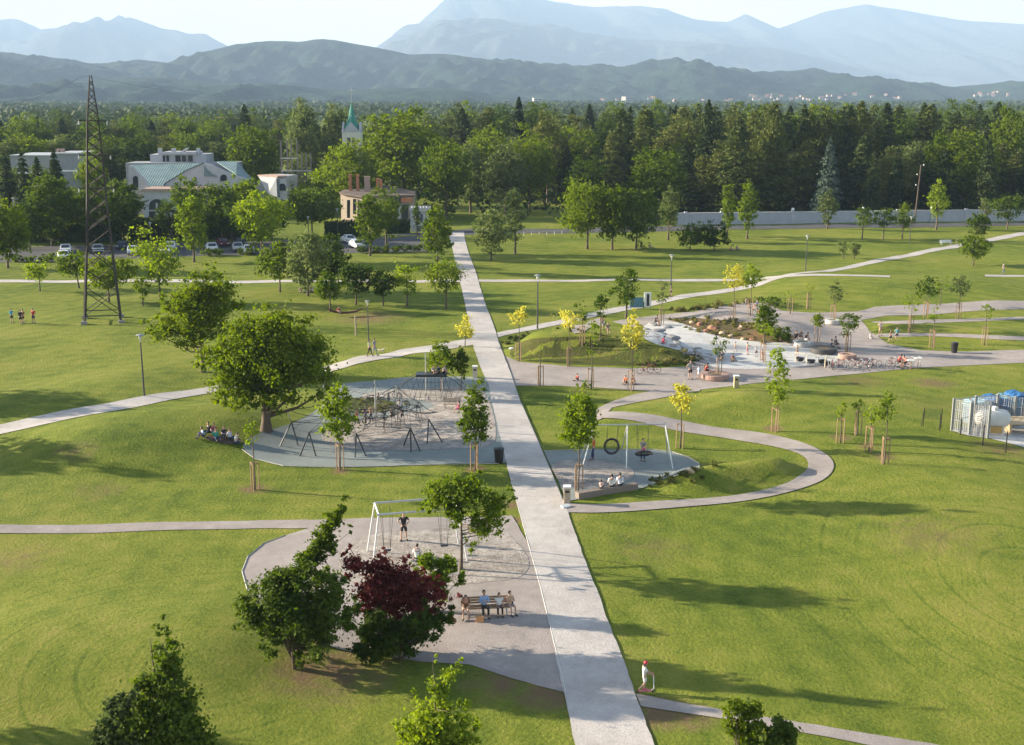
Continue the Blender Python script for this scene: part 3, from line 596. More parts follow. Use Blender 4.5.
Tn = [
 (40, 291, 258, 34, 'light', 'vase', 900, .34, 'small spreading tree left of the lattice pylon, beside the far path', {}),
 (79, 288, 247, 40, 'mid', 'round', 1400, .40, 'leaning tree just left of the pylon beyond the thin path', {'lean': (-1, 0)}),
 (109, 302, 252, 56, 'mid', 'round', 2600, .42, 'dark rounded tree seen through the legs of the pylon', {}),
 (160, 300, 232, 56, 'light', 'vase', 1900, .42, 'loose open-crowned tree right of the pylon', {}),
 (143, 306, 274, 22, 'light', 'vase', 500, .35, 'thin little tree with sparse leaves right of the pylon foot', {}),
 (194, 262, 187, 36, 'light', 'column', 3400, .45, 'tall bright poplar beside the car park left of the round ash', {'zbp': 258}),
 (262, 262, 188, 62, 'light', 'round', 4200, .5, 'round pale ash tree at the edge of the car park below the small white hall', {}),
 (280, 292, 244, 52, 'mid', 'round', 2600, .42, 'dark maple on the lawn left of the hammock', {'zbp': 281}),
 (308, 296, 226, 48, 'grey', 'egg', 3200, .42, 'grey-green willow above the picnic group', {'zbp': 288}),
 (333, 290, 232, 40, 'dark', 'egg', 2600, .42, 'dark tree right behind the grey-green willow', {'zbp': 284}),
 (330, 312, 272, 34, 'mid', 'round', 1500, .36, 'crooked tree shading the red hammock', {}),
 (356, 305, 260, 36, 'dark', 'round', 1900, .38, 'leftmost of the dark round trees right of the hammock', {}),
 (383, 306, 265, 30, 'dark', 'round', 1500, .36, 'dark round tree between the hammock and the street lamp', {}),
 (407, 306, 262, 30, 'light', 'vase', 900, .34, 'slim open tree on the lawn right of the dark round trees', {}),
 (446, 309, 256, 42, 'mid', 'round', 1500, .34, 'tree with a bare lower trunk beside the main path above the junction', {'zbp': 294}),
 (437, 272, 200, 33, 'mid', 'column', 2800, .42, 'tall oval poplar left of the main path in front of the stone kiosk', {'zbp': 262}),
 (370, 256, 189, 36, 'mid', 'column', 2800, .44, 'oval poplar in front of the brick chimneys house', {'zbp': 248}),
 (386, 252, 184, 40, 'dark', 'round', 2400, .5, 'dark round tree half hidden behind the poplar by the chimneys house', {}),
 (491, 261, 204, 42, 'grey', 'egg', 3400, .40, 'willow right of the main path, nearest the path', {'zbp': 256}),
 (515, 254, 186, 25, 'grey', 'column', 2100, .40, 'slender poplar right of the path-side willow', {'zbp': 246}),
 (587, 249, 176, 60, 'mid', 'round', 5200, .5, 'left tree of the large bright clump on the far lawn', {'zbp': 240}),
 (612, 250, 182, 46, 'mid', 'round', 3600, .5, 'middle tree of the large clump on the far lawn', {'zbp': 243}),
 (636, 249, 184, 52, 'dark', 'round', 3800, .5, 'right, darker tree of the large clump on the far lawn', {'zbp': 243}),
 (668, 240, 184, 25, 'grey', 'column', 1900, .42, 'narrow grey-green birch between the clump and the dark bushes', {'zbp': 230}),
 (690, 250, 222, 34, 'dark', 'round', 1500, .42, 'left one of the two dark round bushes on the far lawn', {'zbp': 248}),
 (714, 251, 222, 34, 'dark', 'round', 1500, .42, 'right one of the two dark round bushes on the far lawn', {'zbp': 248}),
 (727, 236, 181, 18, 'light', 'column', 1700, .42, 'slimmer of the two pale poplars before the white wall', {'zbp': 230}),
 (747, 239, 178, 25, 'light', 'column', 2300, .42, 'wider of the two pale poplars before the white wall', {'zbp': 232}),
 (827, 229, 187, 20, 'grey', 'column', 1600, .42, 'pale birch before the white wall under the blue spruce', {'zbp': 224}),
 (862, 239, 207, 21, 'dark', 'egg', 1000, .38, 'left one of three small dark trees before the white wall', {'zbp': 230}),
 (883, 239, 205, 22, 'dark', 'egg', 1000, .38, 'middle one of three small dark trees before the white wall', {'zbp': 230}),
 (902, 239, 206, 22, 'mid', 'egg', 1000, .38, 'right, greener one of three small trees before the white wall', {'zbp': 230}),
 (936, 230, 176, 24, 'light', 'egg', 1700, .42, 'pale young birch right of the leaning telephone pole', {'zbp': 222}),
 (984, 226, 196, 15, 'grey', 'column', 800, .38, 'narrow pale tree beside the dark maple at the right edge', {'zbp': 221}),
 (1007, 229, 191, 36, 'dark', 'round', 2000, .42, 'dark maple at the right edge before the white wall', {'zbp': 222}),
 (977, 243, 211, 26, 'dark', 'round', 1500, .38, 'round dark tree behind the diagonal path at the far right', {'zbp': 236}),
 (973, 266, 234, 37, 'mid', 'round', 2000, .38, 'squat round tree on the near side of the diagonal path at the far right', {'zbp': 260}),
 (843, 259, 241, 15, 'grey', 'vase', 420, .30, 'little shrubby tree on the far lawn, left of a pair', {}),
 (854, 259, 240, 15, 'grey', 'vase', 420, .30, 'little shrubby tree on the far lawn, right of a pair', {}),
 (626, 318, 262, 32, 'mid', 'egg', 1500, .30, 'bushy tree on the grass mound beside the information board', {'zbp': 308}),
 (764, 345, 300, 26, 'mid', 'column', 1500, .28, 'dense upright young tree on the planting bed of the water play area', {'zbp': 336}),
 (780, 342, 326, 26, 'dark', 'round', 700, .28, 'low dark green bush at the right end of the planting bed', {'zbp': 341}),
 (769, 306, 296, 40, 'dark', 'round', 900, .30, 'dark low hedge bush behind the planting bed', {'zbp': 305}),
]
Tn += [(-175, 398, 296, 100, 'mid', 'round', 3000, .5, 'large tree just outside the left edge above the diagonal path', {}), (-215, 446, 340, 110, 'mid', 'round', 3000, .5, 'large tree just outside the left edge below the diagonal path', {}), (-240, 735, 560, 160, 'mid', 'round', 3000, .5, 'tree outside the lower left corner', {})]
for r in Tn:
    e = dict(r[9]); T(*r[:9], zbp=e.pop('zbp', None), clumps=max(10, min(44, r[6] // 80)), **e)

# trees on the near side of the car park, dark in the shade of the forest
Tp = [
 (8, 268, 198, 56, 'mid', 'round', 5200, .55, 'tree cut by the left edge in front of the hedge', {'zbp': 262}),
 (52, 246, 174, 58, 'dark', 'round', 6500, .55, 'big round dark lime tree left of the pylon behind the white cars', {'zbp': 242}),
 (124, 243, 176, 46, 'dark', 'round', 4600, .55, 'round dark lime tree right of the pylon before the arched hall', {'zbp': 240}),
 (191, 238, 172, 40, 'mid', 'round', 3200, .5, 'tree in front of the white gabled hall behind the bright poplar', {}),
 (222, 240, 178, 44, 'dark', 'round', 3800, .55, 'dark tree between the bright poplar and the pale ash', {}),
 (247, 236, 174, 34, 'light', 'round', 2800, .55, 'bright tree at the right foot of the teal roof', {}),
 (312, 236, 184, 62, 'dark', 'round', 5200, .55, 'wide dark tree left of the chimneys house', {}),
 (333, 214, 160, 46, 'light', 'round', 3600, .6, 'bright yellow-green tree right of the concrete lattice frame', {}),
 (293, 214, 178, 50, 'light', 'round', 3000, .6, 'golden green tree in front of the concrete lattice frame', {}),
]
Tp += [
 (88, 243, 186, 40, 'dark', 'round', 2600, .55, 'dark tree filling the gap behind the pylon legs', {}),
 (272, 243, 196, 40, 'dark', 'round', 2600, .55, 'dark tree behind the right side of the round pale ash', {}),
 (30, 250, 200, 34, 'dark', 'round', 2400, .5, 'dark bushy tree between the left edge tree and the round lime', {}),
 (142, 245, 214, 22, 'dark', 'round', 1300, .45, 'low dark tree at the left foot of the arched hall', {}),
 (170, 246, 198, 26, 'dark', 'round', 1700, .45, 'dark rounded tree in front of the arched window wing', {}),
 (206, 243, 200, 30, 'dark', 'round', 1900, .5, 'dark low tree right behind the bright poplar', {}),
 (232, 244, 205, 34, 'dark', 'round', 2000, .5, 'dark low tree left behind the round pale ash', {}),
 (417, 236, 200, 8, 'dark', 'column', 500, .4, 'slim dark bush at the kiosk corner', {}),
]
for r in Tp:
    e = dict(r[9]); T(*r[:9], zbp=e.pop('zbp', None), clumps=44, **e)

# ------------------------------------------------------------------ young trees with support stakes
def stake_frame_mesh():
    root = thing('tree_support', (0, 0, -50), 'x', 'tree support'); 
    for k in range(3):
        a = k * 2.094 + .5; MB().tube([(.30 * math.cos(a),   .30 * math.sin(a), -.2), (.30 * math.cos(a),   .30 * math.sin(a), 1.95)], .042, 6).build('post', stakewood, root)
    m = MB()
    for k in range(3):
        a, b = k * 2.094 + .5, (k + 1) * 2.094 + .5
        m.tube([(.30 * math.cos(a),   .30 * math.sin(a), 1.95), (.30 * math.cos(b),   .30 * math.sin(b), 1.8)], .028, 4)
    m.build('rail', stakewood, root)
    return root
SF = stake_frame_mesh(); sf_used = False
def stakes(px, py, label, s=1.0, rz=0.0):
    global sf_used
    g = G(px, py)
    if not sf_used:
        sf_used = True; SF.location = g; SF.rotation_euler.z = rz; SF.scale = (s, s, s); SF['label'] = label; SF['group'] = 'wooden stake frames round young trees'; return SF
    return copy_thing(SF, g, rz, label, s, 'wooden stake frames round young trees')
# (px, base, top of tree, width, leaf, n, stakes?, where)
YT = [
 (340, 470, 380, 38, 'light', 'column', 2600, .24, 1, 'in front of the net playground', 446),
 (475, 470, 378, 36, 'mid', 'column', 2600, .24, 1, 'left of the main path beside the black litter bin', 452),
 (578, 492, 390, 46, 'light', 'egg', 3200, .25, 1, 'in the pebbles of the swing playground', 453),
 (255, 490, 418, 22, 'light', 'column', 260, .20, 1, 'on the lawn below the left end of the net playground', 450),
 (441, 392, 340, 30, 'mid', 'egg', 1200, .26, 0, 'behind the climbing frame platform', 378),
 (461, 391, 344, 20, 'mid', 'column', 800, .26, 0, 'beside the main path behind the park bench', 380),
 (775, 432, 343, 28, 'light', 'column', 1100, .24, 1, 'on the lawn below the round benches of the east terrace', 408),
 (680, 448, 380, 28, 'yellow', 'egg', 620, .24, 1, 'inside the loop of the winding path right of the nest swings', 412),
 (884, 464, 392, 26, 'light', 'column', 430, .22, 1, 'furthest forward of the staked group on the east lawn', 425),
 (869, 452, 400, 18, 'light', 'column', 160, .20, 1, 'behind the front one of the staked east lawn group', 430),
 (840, 443, 402, 14, 'light', 'column', 110, .20, 1, 'leftmost of the staked group on the east lawn', 420),
 (857, 435, 398, 14, 'light', 'column', 80, .20, 1, 'rearmost of the staked group on the east lawn', 415),
 (465, 346, 316, 19, 'yellow', 'egg', 550, .24, 0, 'left of the main path at the path crossing', 338),
 (519, 361, 305, 21, 'yellow', 'egg', 480, .24, 1, 'at the left tip of the grass mound', 328),
 (569, 367, 308, 24, 'yellow', 'egg', 520, .24, 1, 'on the crest of the grass mound facing the main path', 332),
 (631, 391, 310, 26, 'yellow', 'column', 700, .25, 1, 'in front of the mound beside the sitting children', 350),
 (591, 389, 305, 20, 'light', 'column', 240, .22, 1, 'at the lower terrace edge before the mound', 355),
 (540, 386, 340, 10, 'light', 'column', 26, .18, 1, 'nearest the main path on the terrace edge', 358),
 (582, 345, 298, 20, 'mid', 'column', 300, .24, 1, 'beside the small path over the mound', 322),
 (600, 340, 292, 22, 'mid', 'column', 500, .24, 0, 'left of the bushy tree on the mound', 318),
 (661, 325, 276, 18, 'grey', 'column', 420, .24, 1, 'behind the water basin near the information board', 306),
 (733, 319, 262, 26, 'yellow', 'egg', 620, .26, 1, 'left one of the yellow pair behind the planting bed', 290),
 (750, 316, 264, 24, 'light', 'egg', 800, .26, 1, 'right, greener one of the pair behind the planting bed', 290),
 (718, 378, 338, 20, 'grey', 'egg', 300, .22, 1, 'in the round bench at the left of the water basin', 358),
 (763, 362, 318, 18, 'light', 'column', 200, .22, 1, 'at the right end of the water basin', 340),
 (817, 342, 312, 20, 'mid', 'egg', 420, .24, 1, 'above the dark oval bench of the terrace', 330),
 (847, 352, 310, 24, 'mid', 'egg', 600, .24, 1, 'in the round bench behind the bicycle racks', 336),
 (833, 321, 282, 24, 'grey', 'egg', 520, .24, 1, 'in the round bench at the back of the terrace', 304),
 (790, 314, 288, 14, 'light', 'column', 60, .2, 1, 'sparse at the back left of the terrace', 300),
 (808, 309, 282, 16, 'light', 'column', 110, .2, 1, 'on the lawn edge behind the terrace', 295),
 (926, 318, 276, 26, 'mid', 'egg', 700, .25, 1, 'at the back of the oval lawn island', 298),
 (958, 319, 276, 24, 'grey', 'egg', 600, .25, 1, 'back right on the oval lawn island', 298),
 (910, 333, 290, 20, 'light', 'column', 240, .22, 1, 'left on the oval lawn island', 316),
 (932, 348, 300, 18, 'light', 'column', 160, .2, 1, 'front centre on the oval lawn island', 324),
 (984, 345, 302, 18, 'light', 'column', 200, .2, 1, 'front right on the oval lawn island', 322),
 (940, 306, 272, 16, 'light', 'column', 200, .22, 0, 'behind the oval lawn island', 292),
]
tint = {'light': 'pale green', 'mid': 'green', 'yellow': 'yellow-leaved', 'grey': 'grey-green'}
for i, (px, pb, top, wp, leaf, shp, n, ls, st, where, zb) in enumerate(YT):
    b = G(px, pb); h = hpx(b, top); s = ppm(b)
    broadleaf('young_tree', b, h, wp / s, leaf, ('sparse ' if n < 300 else '') + tint[leaf] + ' young tree ' + where, zb=max(.6, hpx(b, zb)), shape=shp, n=n, ls=ls,
              clumps=max(6, min(22, n // 45)), tr=.045, seed=400 + i, group='young park trees', limbs=10)
    if st: stakes(px, pb, 'stake frame of tree ' + where, min(1.0, max(.8, 25 / s)) , i * .7)
stakes(222 + 0, 424 + 0, '', 1) if False else None
for px, pb, lb in ((775, 375, 'reddish stake frame at the lower rim of the water basin'), (700, 362, 'low stake frame where the mound meets the water basin')):
    pass

# low ornamental plants along the beds and terraces
def clump_stuff(name, poly_pts, n_pl, hgt, leaf, nleaf, ls, seed):
    g = np.random.default_rng(seed); Cs = []; Ls = []
    P2 = [G(*p) for p in poly_pts]
    for i in range(n_pl):
        k = g.random() * (len(P2) - 1); a = P2[int(k)]; b = P2[int(k) + 1]; p = a.lerp(b, k - int(k)) + Vector((g.normal() * .5, g.normal() * .8, 0))
        z = ground_at(p.x, p.y); r = g.uniform(.5, 1.1) * hgt
        d = unit(nleaf, g); d[:, 2] = np.abs(d[:, 2])
        Cs.append(np.array([p.x, p.y, z]) + d * np.array([r * .8, r * .8, r]) * g.uniform(.3, 1, (nleaf, 1))); Ls.append(d)
    C = np.concatenate(Cs); D = np.concatenate(Ls)
    V, Fc = leaf_quads(C, g.uniform(.7, 1.3, len(C)) * ls, D, g)
    return tag(link(name, np_mesh(name, V, Fc, [LEAF[leaf]])), kind='stuff', label=None)
clump_stuff('bed_plants', [(672, 321), (700, 321), (730, 323), (760, 328), (790, 337)], 50, .5, 'bed', 60, .2, 1)
clump_stuff('bed_plants', [(690, 328), (715, 334), (745, 339), (778, 341)], 30, .4, 'bed', 60, .18, 2)
clump_stuff('bed_plants', [(676, 311), (700, 309), (720, 305), (745, 301)], 34, .6, 'bed', 60, .24, 3)
clump_stuff('mound_plants', [(640, 366), (660, 364), (680, 364), (700, 362)], 30, .5, 'bed', 50, .2, 4)
clump_stuff('bed_plants', [(640, 491), (664, 483), (690, 476), (702, 470)], 16, .45, 'bed', 60, .16, 5)
clump_stuff('island_plants', [(345, 404), (370, 402), (396, 406)], 14, .35, 'bed', 50, .18, 6)
clump_stuff('mound_plants', [(505, 345), (530, 333), (560, 330), (600, 336)], 40, .35, 'bed', 40, .2, 7)
# low hedge shrubs between the car park and the lawn
hs = [(17, 262), (30, 262), (45, 262), (52, 261), (208, 256), (218, 255.5), (245, 255), (252, 255), (362, 253), (374, 253), (384, 253), (396, 252.5), (406, 252), (416, 252), (426, 251)]
bands = {0: 'at the left end of the car park', 4: 'before the middle of the car park', 8: 'in the row before the chimneys house'}
for i, (px, pb) in enumerate(hs):
    b = G(px, pb); k = max(j for j in bands if j <= i); oi = i - k
    lab = ['first', 'second', 'third', 'fourth', 'fifth', 'sixth', 'seventh'][oi] + ' low dark shrub from the left ' + bands[k]
    broadleaf('low_shrub', b, 1.3, 2.6, 'dark', lab, zb=.0, n=420, ls=.3, clumps=9, tr=.03, cat='shrub', group='low shrubs along the car park', seed=900 + i, limbs=4)

# ------------------------------------------------------------------ the forest belt
def tree_proto(kind, seed):
    g = np.random.default_rng(seed)
    if kind in ('spruce', 'blue'):
        h, wd = 24, 11.5; V, Fc = conifer_mesh('t', h, wd, kind, seed, 6500, .95, zb=.05, power=.72, droop=.35, dens_br=230); keys = [kind]
    elif kind == 'slimspruce':
        h, wd = 22, 7.0; V, Fc = conifer_mesh('t', h, wd, kind, seed, 3600, .85, zb=.04, power=.7, droop=.4, dens_br=170); keys = ['spruce']
    elif kind == 'pine':
        h, wd = 24, 13; L, out, C0 = crown_points(h, wd, 3, 'egg', 6500, g, 90); V, Fc = leaf_quads(L, g.uniform(.6, 1.2, len(L)) * .8, out, g, .5); keys = ['pine']
    elif kind == 'fir':
        h, wd = 24, 13; V, Fc = conifer_mesh('t', h, wd, kind, seed, 6500, .95, zb=.08, power=.5, droop=.2, dens_br=150); keys = ['pine']
    else:
        key, shp, h, wd = {'oak': ('mid', 'round', 20, 15), 'lime': ('mid', 'round', 20, 13), 'ash': ('grey', 'egg', 22, 12), 'darkoak': ('dark', 'round', 20, 14), 'beech': ('beech', 'round', 18, 16), 'aspen': ('grey', 'column', 22, 9)}[kind]
        L, out, C0 = crown_points(h, wd, 2.0, shp, 7500, g, 120); V, Fc = leaf_quads(L, g.uniform(.6, 1.3, len(L)) * .72, out, g); keys = [key]
    mt = MB().tube([(0, 0, -.3), (0, 0, h * .45), (0, 0, h * .9)], [.35, .2, .04], 6)
    Vt = np.array(mt.v); Ft = np.array([f for f in mt.f if len(f) == 4])
    me = np_mesh(kind + '_tree', np.vstack([V, Vt]), np.vstack([Fc, Ft + len(V)]), [LEAF[keys[0]], bark], np.concatenate([np.zeros(len(Fc)), np.ones(len(Ft))]))
    return me, h, wd
PROTO = {}
for k, cnt in (('spruce', 3), ('slimspruce', 2), ('blue', 1), ('pine', 3), ('fir', 2), ('oak', 3), ('lime', 2), ('ash', 2), ('darkoak', 2), ('beech', 1), ('aspen', 1)):
    PROTO[k] = [tree_proto(k, 50 + 7 * i + len(k)) for i in range(cnt)]
KN = {'spruce': 'tall dark spruce', 'slimspruce': 'slim pointed spruce', 'blue': 'silver-blue spruce', 'pine': 'olive green pine', 'fir': 'broad olive fir', 'oak': 'mid green broadleaf tree', 'lime': 'bright green broadleaf tree', 'ash': 'grey-green ash tree', 'darkoak': 'dark green broadleaf tree', 'beech': 'copper-leaved beech', 'aspen': 'grey-green aspen'}
NM = {'spruce': 'spruce_tree', 'slimspruce': 'spruce_tree', 'blue': 'spruce_tree', 'pine': 'pine_tree', 'fir': 'fir_tree', 'beech': 'beech_tree', 'aspen': 'aspen_tree'}
FT = []
def ftree(kind, px, Yd, topy, wpx=None, label=None, group=None):
    q = atY(px, topy, Yd); z0 = 0.0; h = q.z
    me, h0, w0 = random.choice(PROTO[kind]); o = link(NM.get(kind, 'forest_tree'), me, None, (q.x, Yd, z0), random.uniform(0, 6.28))
    sh = h / h0; s = F / (Yd * cp + CH * sp)
    swd = (wpx / s / w0) if wpx else max(.85, sh) * random.uniform(.85, 1.3)
    o.scale = (swd, swd * random.uniform(.92, 1.08), sh); tag(o, label, 'tree', group)
    return o
# hand placed large trees seen clearly (kind, px, distance, top, width, label)
BIG = [
 ('lime', 402, 290, 107, 84, 'large bright green broadleaf crown right of the church tower'),
 ('oak', 445, 262, 133, 58, 'big drooping tree right of the chimneys house'),
 ('ash', 470, 275, 142, 44, 'grey-green tree beside the top end of the main path'),
 ('ash', 302, 330, 92, 40, 'tall pale poplar-like tree above the concrete lattice frame'),
 ('ash', 334, 335, 98, 38, 'second tall pale tree left of the church tower'),
 ('lime', 250, 300, 122, 62, 'bright broad tree above the right end of the teal roof'),
 ('oak', 350, 268, 135, 56, 'broad tree left of and in front of the church tower'),
 ('lime', 660, 262, 146, 62, 'bright rounded tree just behind the clump on the far lawn'),
 ('beech', 572, 330, 139, 52, 'dark copper beech in the middle of the forest edge'),
 ('darkoak', 585, 262, 158, 50, 'dark open-branched tree above the lawn clump'),
 ('oak', 530, 290, 128, 54, 'mid green tree in the forest edge left of the copper beech'),
 ('ash', 505, 268, 140, 50, 'hanging-branched tree right of the top end of the main path'),
 ('blue', 831, 262, 137, 36, 'silver-blue spruce behind the white wall'),
 ('slimspruce', 875, 262, 150, 24, 'narrow black spruce right of the blue spruce'),
 ('slimspruce', 899, 262, 146, 24, 'narrow spruce just left of the leaning telephone pole'),
 ('pine', 772, 275, 98, 46, 'very tall olive conifer above the left half of the white wall'),
 ('lime', 944, 275, 132, 44, 'bright broadleaf tree behind the wall right of the telephone pole'),
 ('spruce', 990, 262, 138, 38, 'dark spreading spruce behind the wall near the right edge'),
 ('lime', 1012, 290, 106, 40, 'tall yellow-green tree at the right edge behind the wall'),
 ('fir', 740, 285, 116, 40, 'yellowish fir above the two pale poplars'),
 ('spruce', 709, 290, 99, 46, 'tall dark spruce above the bright rounded tree'),
 ('fir', 622, 300, 108, 50, 'drooping dark fir right of the copper beech'),
 ('fir', 645, 310, 104, 42, 'drooping fir beside its twin right of the copper beech'),
 ('spruce', 519, 340, 96, 34, 'tall dark spruce standing above the forest left of centre'),
 ('pine', 686, 330, 103, 44, 'rounded grey pine in the forest above the bright rounded tree'),
 ('slimspruce', 21, 262, 150, 27, 'left one of the dark spruces beside the white sheds'),
 ('slimspruce', 36, 264, 156, 26, 'shorter dark spruce beside the white sheds'),
 ('slimspruce', 5, 266, 156, 28, 'dark spruce cut by the left edge of the picture'),
 ('spruce', 53, 256, 148, 30, 'dark spruce in front of the white shed'),
 ('slimspruce', 112, 262, 148, 20, 'dark spruce right of the pylon above the lime tree'),
 ('spruce', 244, 420, 104, 34, 'lone dark spruce tip left of the tall pale trees'),
 ('darkoak', 41, 285, 166, 46, 'dark broadleaf tree before the long pale shed'),
 ('darkoak', 12, 290, 168, 44, 'dark broadleaf tree below the left end of the long pale shed'),
 ('pine', 548, 300, 104, 44, 'tall olive conifer left of the copper beech'),
 ('spruce', 925, 300, 101, 46, 'broad tall spruce above the pale young birch'),
 ('fir', 862, 300, 100, 48, 'broad tall fir above the left small dark tree'),
 ('spruce', 805, 300, 104, 44, 'tall spruce left of the silver-blue spruce top'),
 ('oak', 90, 262, 150, 34, 'broad tree standing behind the pylon shaft'),
]
for k, px, Yd, topy, wp, lb in BIG: ftree(k, px, Yd, topy, wp, lb, 'large trees of the forest edge')
# front and second row behind the white wall and round the lawn head, then deeper rows
ordn = ['first', 'second', 'third', 'fourth', 'fifth', 'sixth', 'seventh', 'eighth', 'ninth', 'tenth', 'eleventh', 'twelfth', 'thirteenth', 'fourteenth', 'fifteenth', 'sixteenth', 'seventeenth', 'eighteenth', 'nineteenth', 'twentieth']
def row(x0, x1, step, Yd, top, jt, kinds, where, unique=True):
    px = x0; cnt = {}
    while px < x1:
        k = random.choices([a for a, b in kinds], [b for a, b in kinds])[0]
        cnt[k] = cnt.get(k, 0) + 1
        if unique: lb = ordn[min(19, cnt[k] - 1)] + ' ' + KN[k] + ' from left ' + where
        else: lb = KN[k] + ' ' + where + ', only its upper crown showing'
        ftree(k, px + random.uniform(-.3, .3) * step, Yd + random.uniform(-8, 8), top(px) + random.uniform(-jt, jt), None, lb, 'forest trees ' + where)
        px += step * random.uniform(.8, 1.2)
CON = [('spruce', 4), ('fir', 4), ('pine', 3), ('slimspruce', 1), ('darkoak', 1.4), ('oak', 1.2), ('ash', .8)]
MIXD = [('oak', 3), ('lime', 1.2), ('ash', 2), ('darkoak', 3), ('pine', 1.5), ('spruce', 1)]
row(690, 1040, 19, 278, lambda x: 138, 18, CON, 'in the front row behind the wall')
row(680, 1040, 21, 305, lambda x: 114, 12, CON, 'in the second row behind the wall')
row(560, 700, 24, 300, lambda x: 140, 10, [('spruce', 2), ('fir', 3), ('darkoak', 3), ('oak', 1)], 'in the forest edge behind the lawn clump')
row(430, 1040, 22, 345, lambda x: 109 if x > 680 else 113, 8, CON, 'in the conifer forest third row')
row(455, 600, 24, 318, lambda x: 130, 8, [('oak', 3), ('darkoak', 3), ('ash', 2), ('pine', 1)], 'at the forest edge beside the path head')
row(-20, 440, 27, 345, lambda x: 135, 7, MIXD, 'behind the halls and sheds')
row(-20, 440, 30, 420, lambda x: 123, 6, MIXD, 'on the far side of the halls', True)
row(-20, 1040, 26, 430, lambda x: 116 if x < 450 else 106, 4, [('oak', 1), ('darkoak', 2), ('spruce', 3), ('pine', 2)], 'deep in the forest', False)
row(-20, 1040, 30, 560, lambda x: 113 if x < 450 else 107, 3, [('oak', 2), ('darkoak', 3), ('spruce', 1), ('ash', 1)], 'deep in the forest', False)
print('objects after forest', len(col.objects))

# far-off woodland on the plain
g = np.random.default_rng(3); n = 90000
Yw = 640 + (g.random(n) ** 1.5) * 2600; Xw = (g.random(n) - .5) * 1.05 * Yw
cell = np.floor(Xw / 26) * 7.13 + np.floor(Yw / 55) * 3.7
keep = (np.sin(Xw * .011 + 2) * np.sin(Yw * .006 + Xw * .004) > -.25); Xw, Yw, cell = Xw[keep], Yw[keep], cell[keep]; n = len(Xw)
top = 13 + 5 * np.sin(cell * 12.9898) ; zz = top * g.random(n) ** .45
V, Fc = leaf_quads(np.stack([Xw, Yw, zz], 1), g.uniform(2.0, 4.5, n) * (Yw / 1500 + .4), np.tile([0, -.2, 1.0], (n, 1)), g, .8)
tag(link('far_woodland', np_mesh('far_woodland', V, Fc, [LEAF['spruce']])), kind='stuff')
# undergrowth at the forest floor, deep shade put into its dark leaf colour
n = 15000
Xw = g.uniform(-190, 190, n); Yw = g.uniform(268, 420, n); zz = g.random(n) ** 1.5 * 3.4 + .2
k = ~((Xw > -55) & (Xw < -8) & (Yw < 285)) | (Yw > 300)
V, Fc = leaf_quads(np.stack([Xw, Yw, zz], 1)[k], g.uniform(.8, 1.8, k.sum()), np.tile([0, -.2, 1.0], (k.sum(), 1)), g, .7)
tag(link('forest_undergrowth', np_mesh('forest_undergrowth', V, Fc, [LEAF['spruce']])), kind='stuff')

# ------------------------------------------------------------------ hills and mountains
def interp(pts, x): return float(np.interp(x, [p[0] for p in pts], [p[1] for p in pts]))
def hills(name, crest, Yc, depth_, mat, amp, sc_, seed, nx_=260, ny_=46):
    g = np.random.default_rng(seed); ph = g.uniform(0, 6.28, 24); dirs = g.uniform(-1, 1, (24, 2)); fr = sc_ * 1.35 ** np.arange(24) * .5
    pxs = np.linspace(crest[0][0], crest[-1][0], nx_)
    xs_ = np.array([atY(p, 100, Yc).x for p in pxs]); hc = np.array([max(2.0, atY(CX, interp(crest, p), Yc).z) for p in pxs])
    ts = np.linspace(0, 1.5, ny_); V = []
    for t in ts:
        Yv = Yc - depth_ * (1 - t); base = math.sin(min(t, 1) * math.pi / 2) ** 1.35 if t <= 1 else math.cos((t - 1) * math.pi)
        z = hc * base
        nse = sum((1 / (1 + i * .55)) * np.sin(fr[i] * (xs_ * math.cos(dirs[i, 0] * 1.2) + Yv * .8 * math.sin(dirs[i, 0] * 1.2)) + ph[i] + 1.4 * np.sin(xs_ * fr[i] * .37 + Yv * fr[i] * .23)) for i in range(15))
        z = z + amp * nse * (4.0 * t * (1 - t) + .05 if t < 1 else .05 + (t - 1) * .5) * hc / hc.max()
        for x, zv in zip(xs_ * (Yv / Yc) ** .0, z): V.append((x, Yv, float(zv) - (3 if t == 0 else 0)))
    Fq = [(j * nx_ + i, j * nx_ + i + 1, (j + 1) * nx_ + i + 1, (j + 1) * nx_ + i) for j in range(ny_ - 1) for i in range(nx_ - 1)]
    me = np_mesh(name, np.array(V), np.array(Fq), [mat]); me.polygons.foreach_set('use_smooth', [True] * len(Fq))
    return tag(link(name, me), kind='structure')
hillmat = groundmat('wooded_hillside', [(.38, (.003, .014, .010)), (.50, (.010, .034, .018)), (.58, (.026, .060, .026)), (.70, (.07, .11, .05))], (.0016, .010, .05), 1.0, 16)
rockmat = groundmat('mountain_rock', [(.40, (.05, .065, .055)), (.52, (.075, .09, .08)), (.66, (.13, .135, .13))], (.0006, .003, .012), 1.0, 60)
hills('hills', [(-160, 92), (-40, 90), (0, 88), (60, 82), (110, 78), (160, 77), (210, 82), (260, 83), (300, 86), (350, 90), (400, 88), (450, 90), (490, 95), (560, 103), (700, 103), (800, 100), (1000, 101), (1180, 99)], 3600, 1100, hillmat, 30, .0042, 4, 300, 60)
hills('hills', [(-200, 60), (0, 55), (40, 56), (80, 63), (115, 65), (140, 59), (170, 62), (200, 53), (240, 43), (275, 40), (300, 41), (325, 38), (345, 41), (380, 47), (410, 54), (440, 53), (470, 57), (512, 61), (540, 65), (580, 67), (615, 69), (640, 66), (665, 65), (690, 70), (730, 76), (770, 73), (805, 70.5), (830, 77), (860, 85), (900, 90), (925, 92), (950, 88), (975, 85), (1000, 90), (1024, 96), (1200, 98)], 5200, 1700, hillmat, 58, .0031, 9, 420, 90)
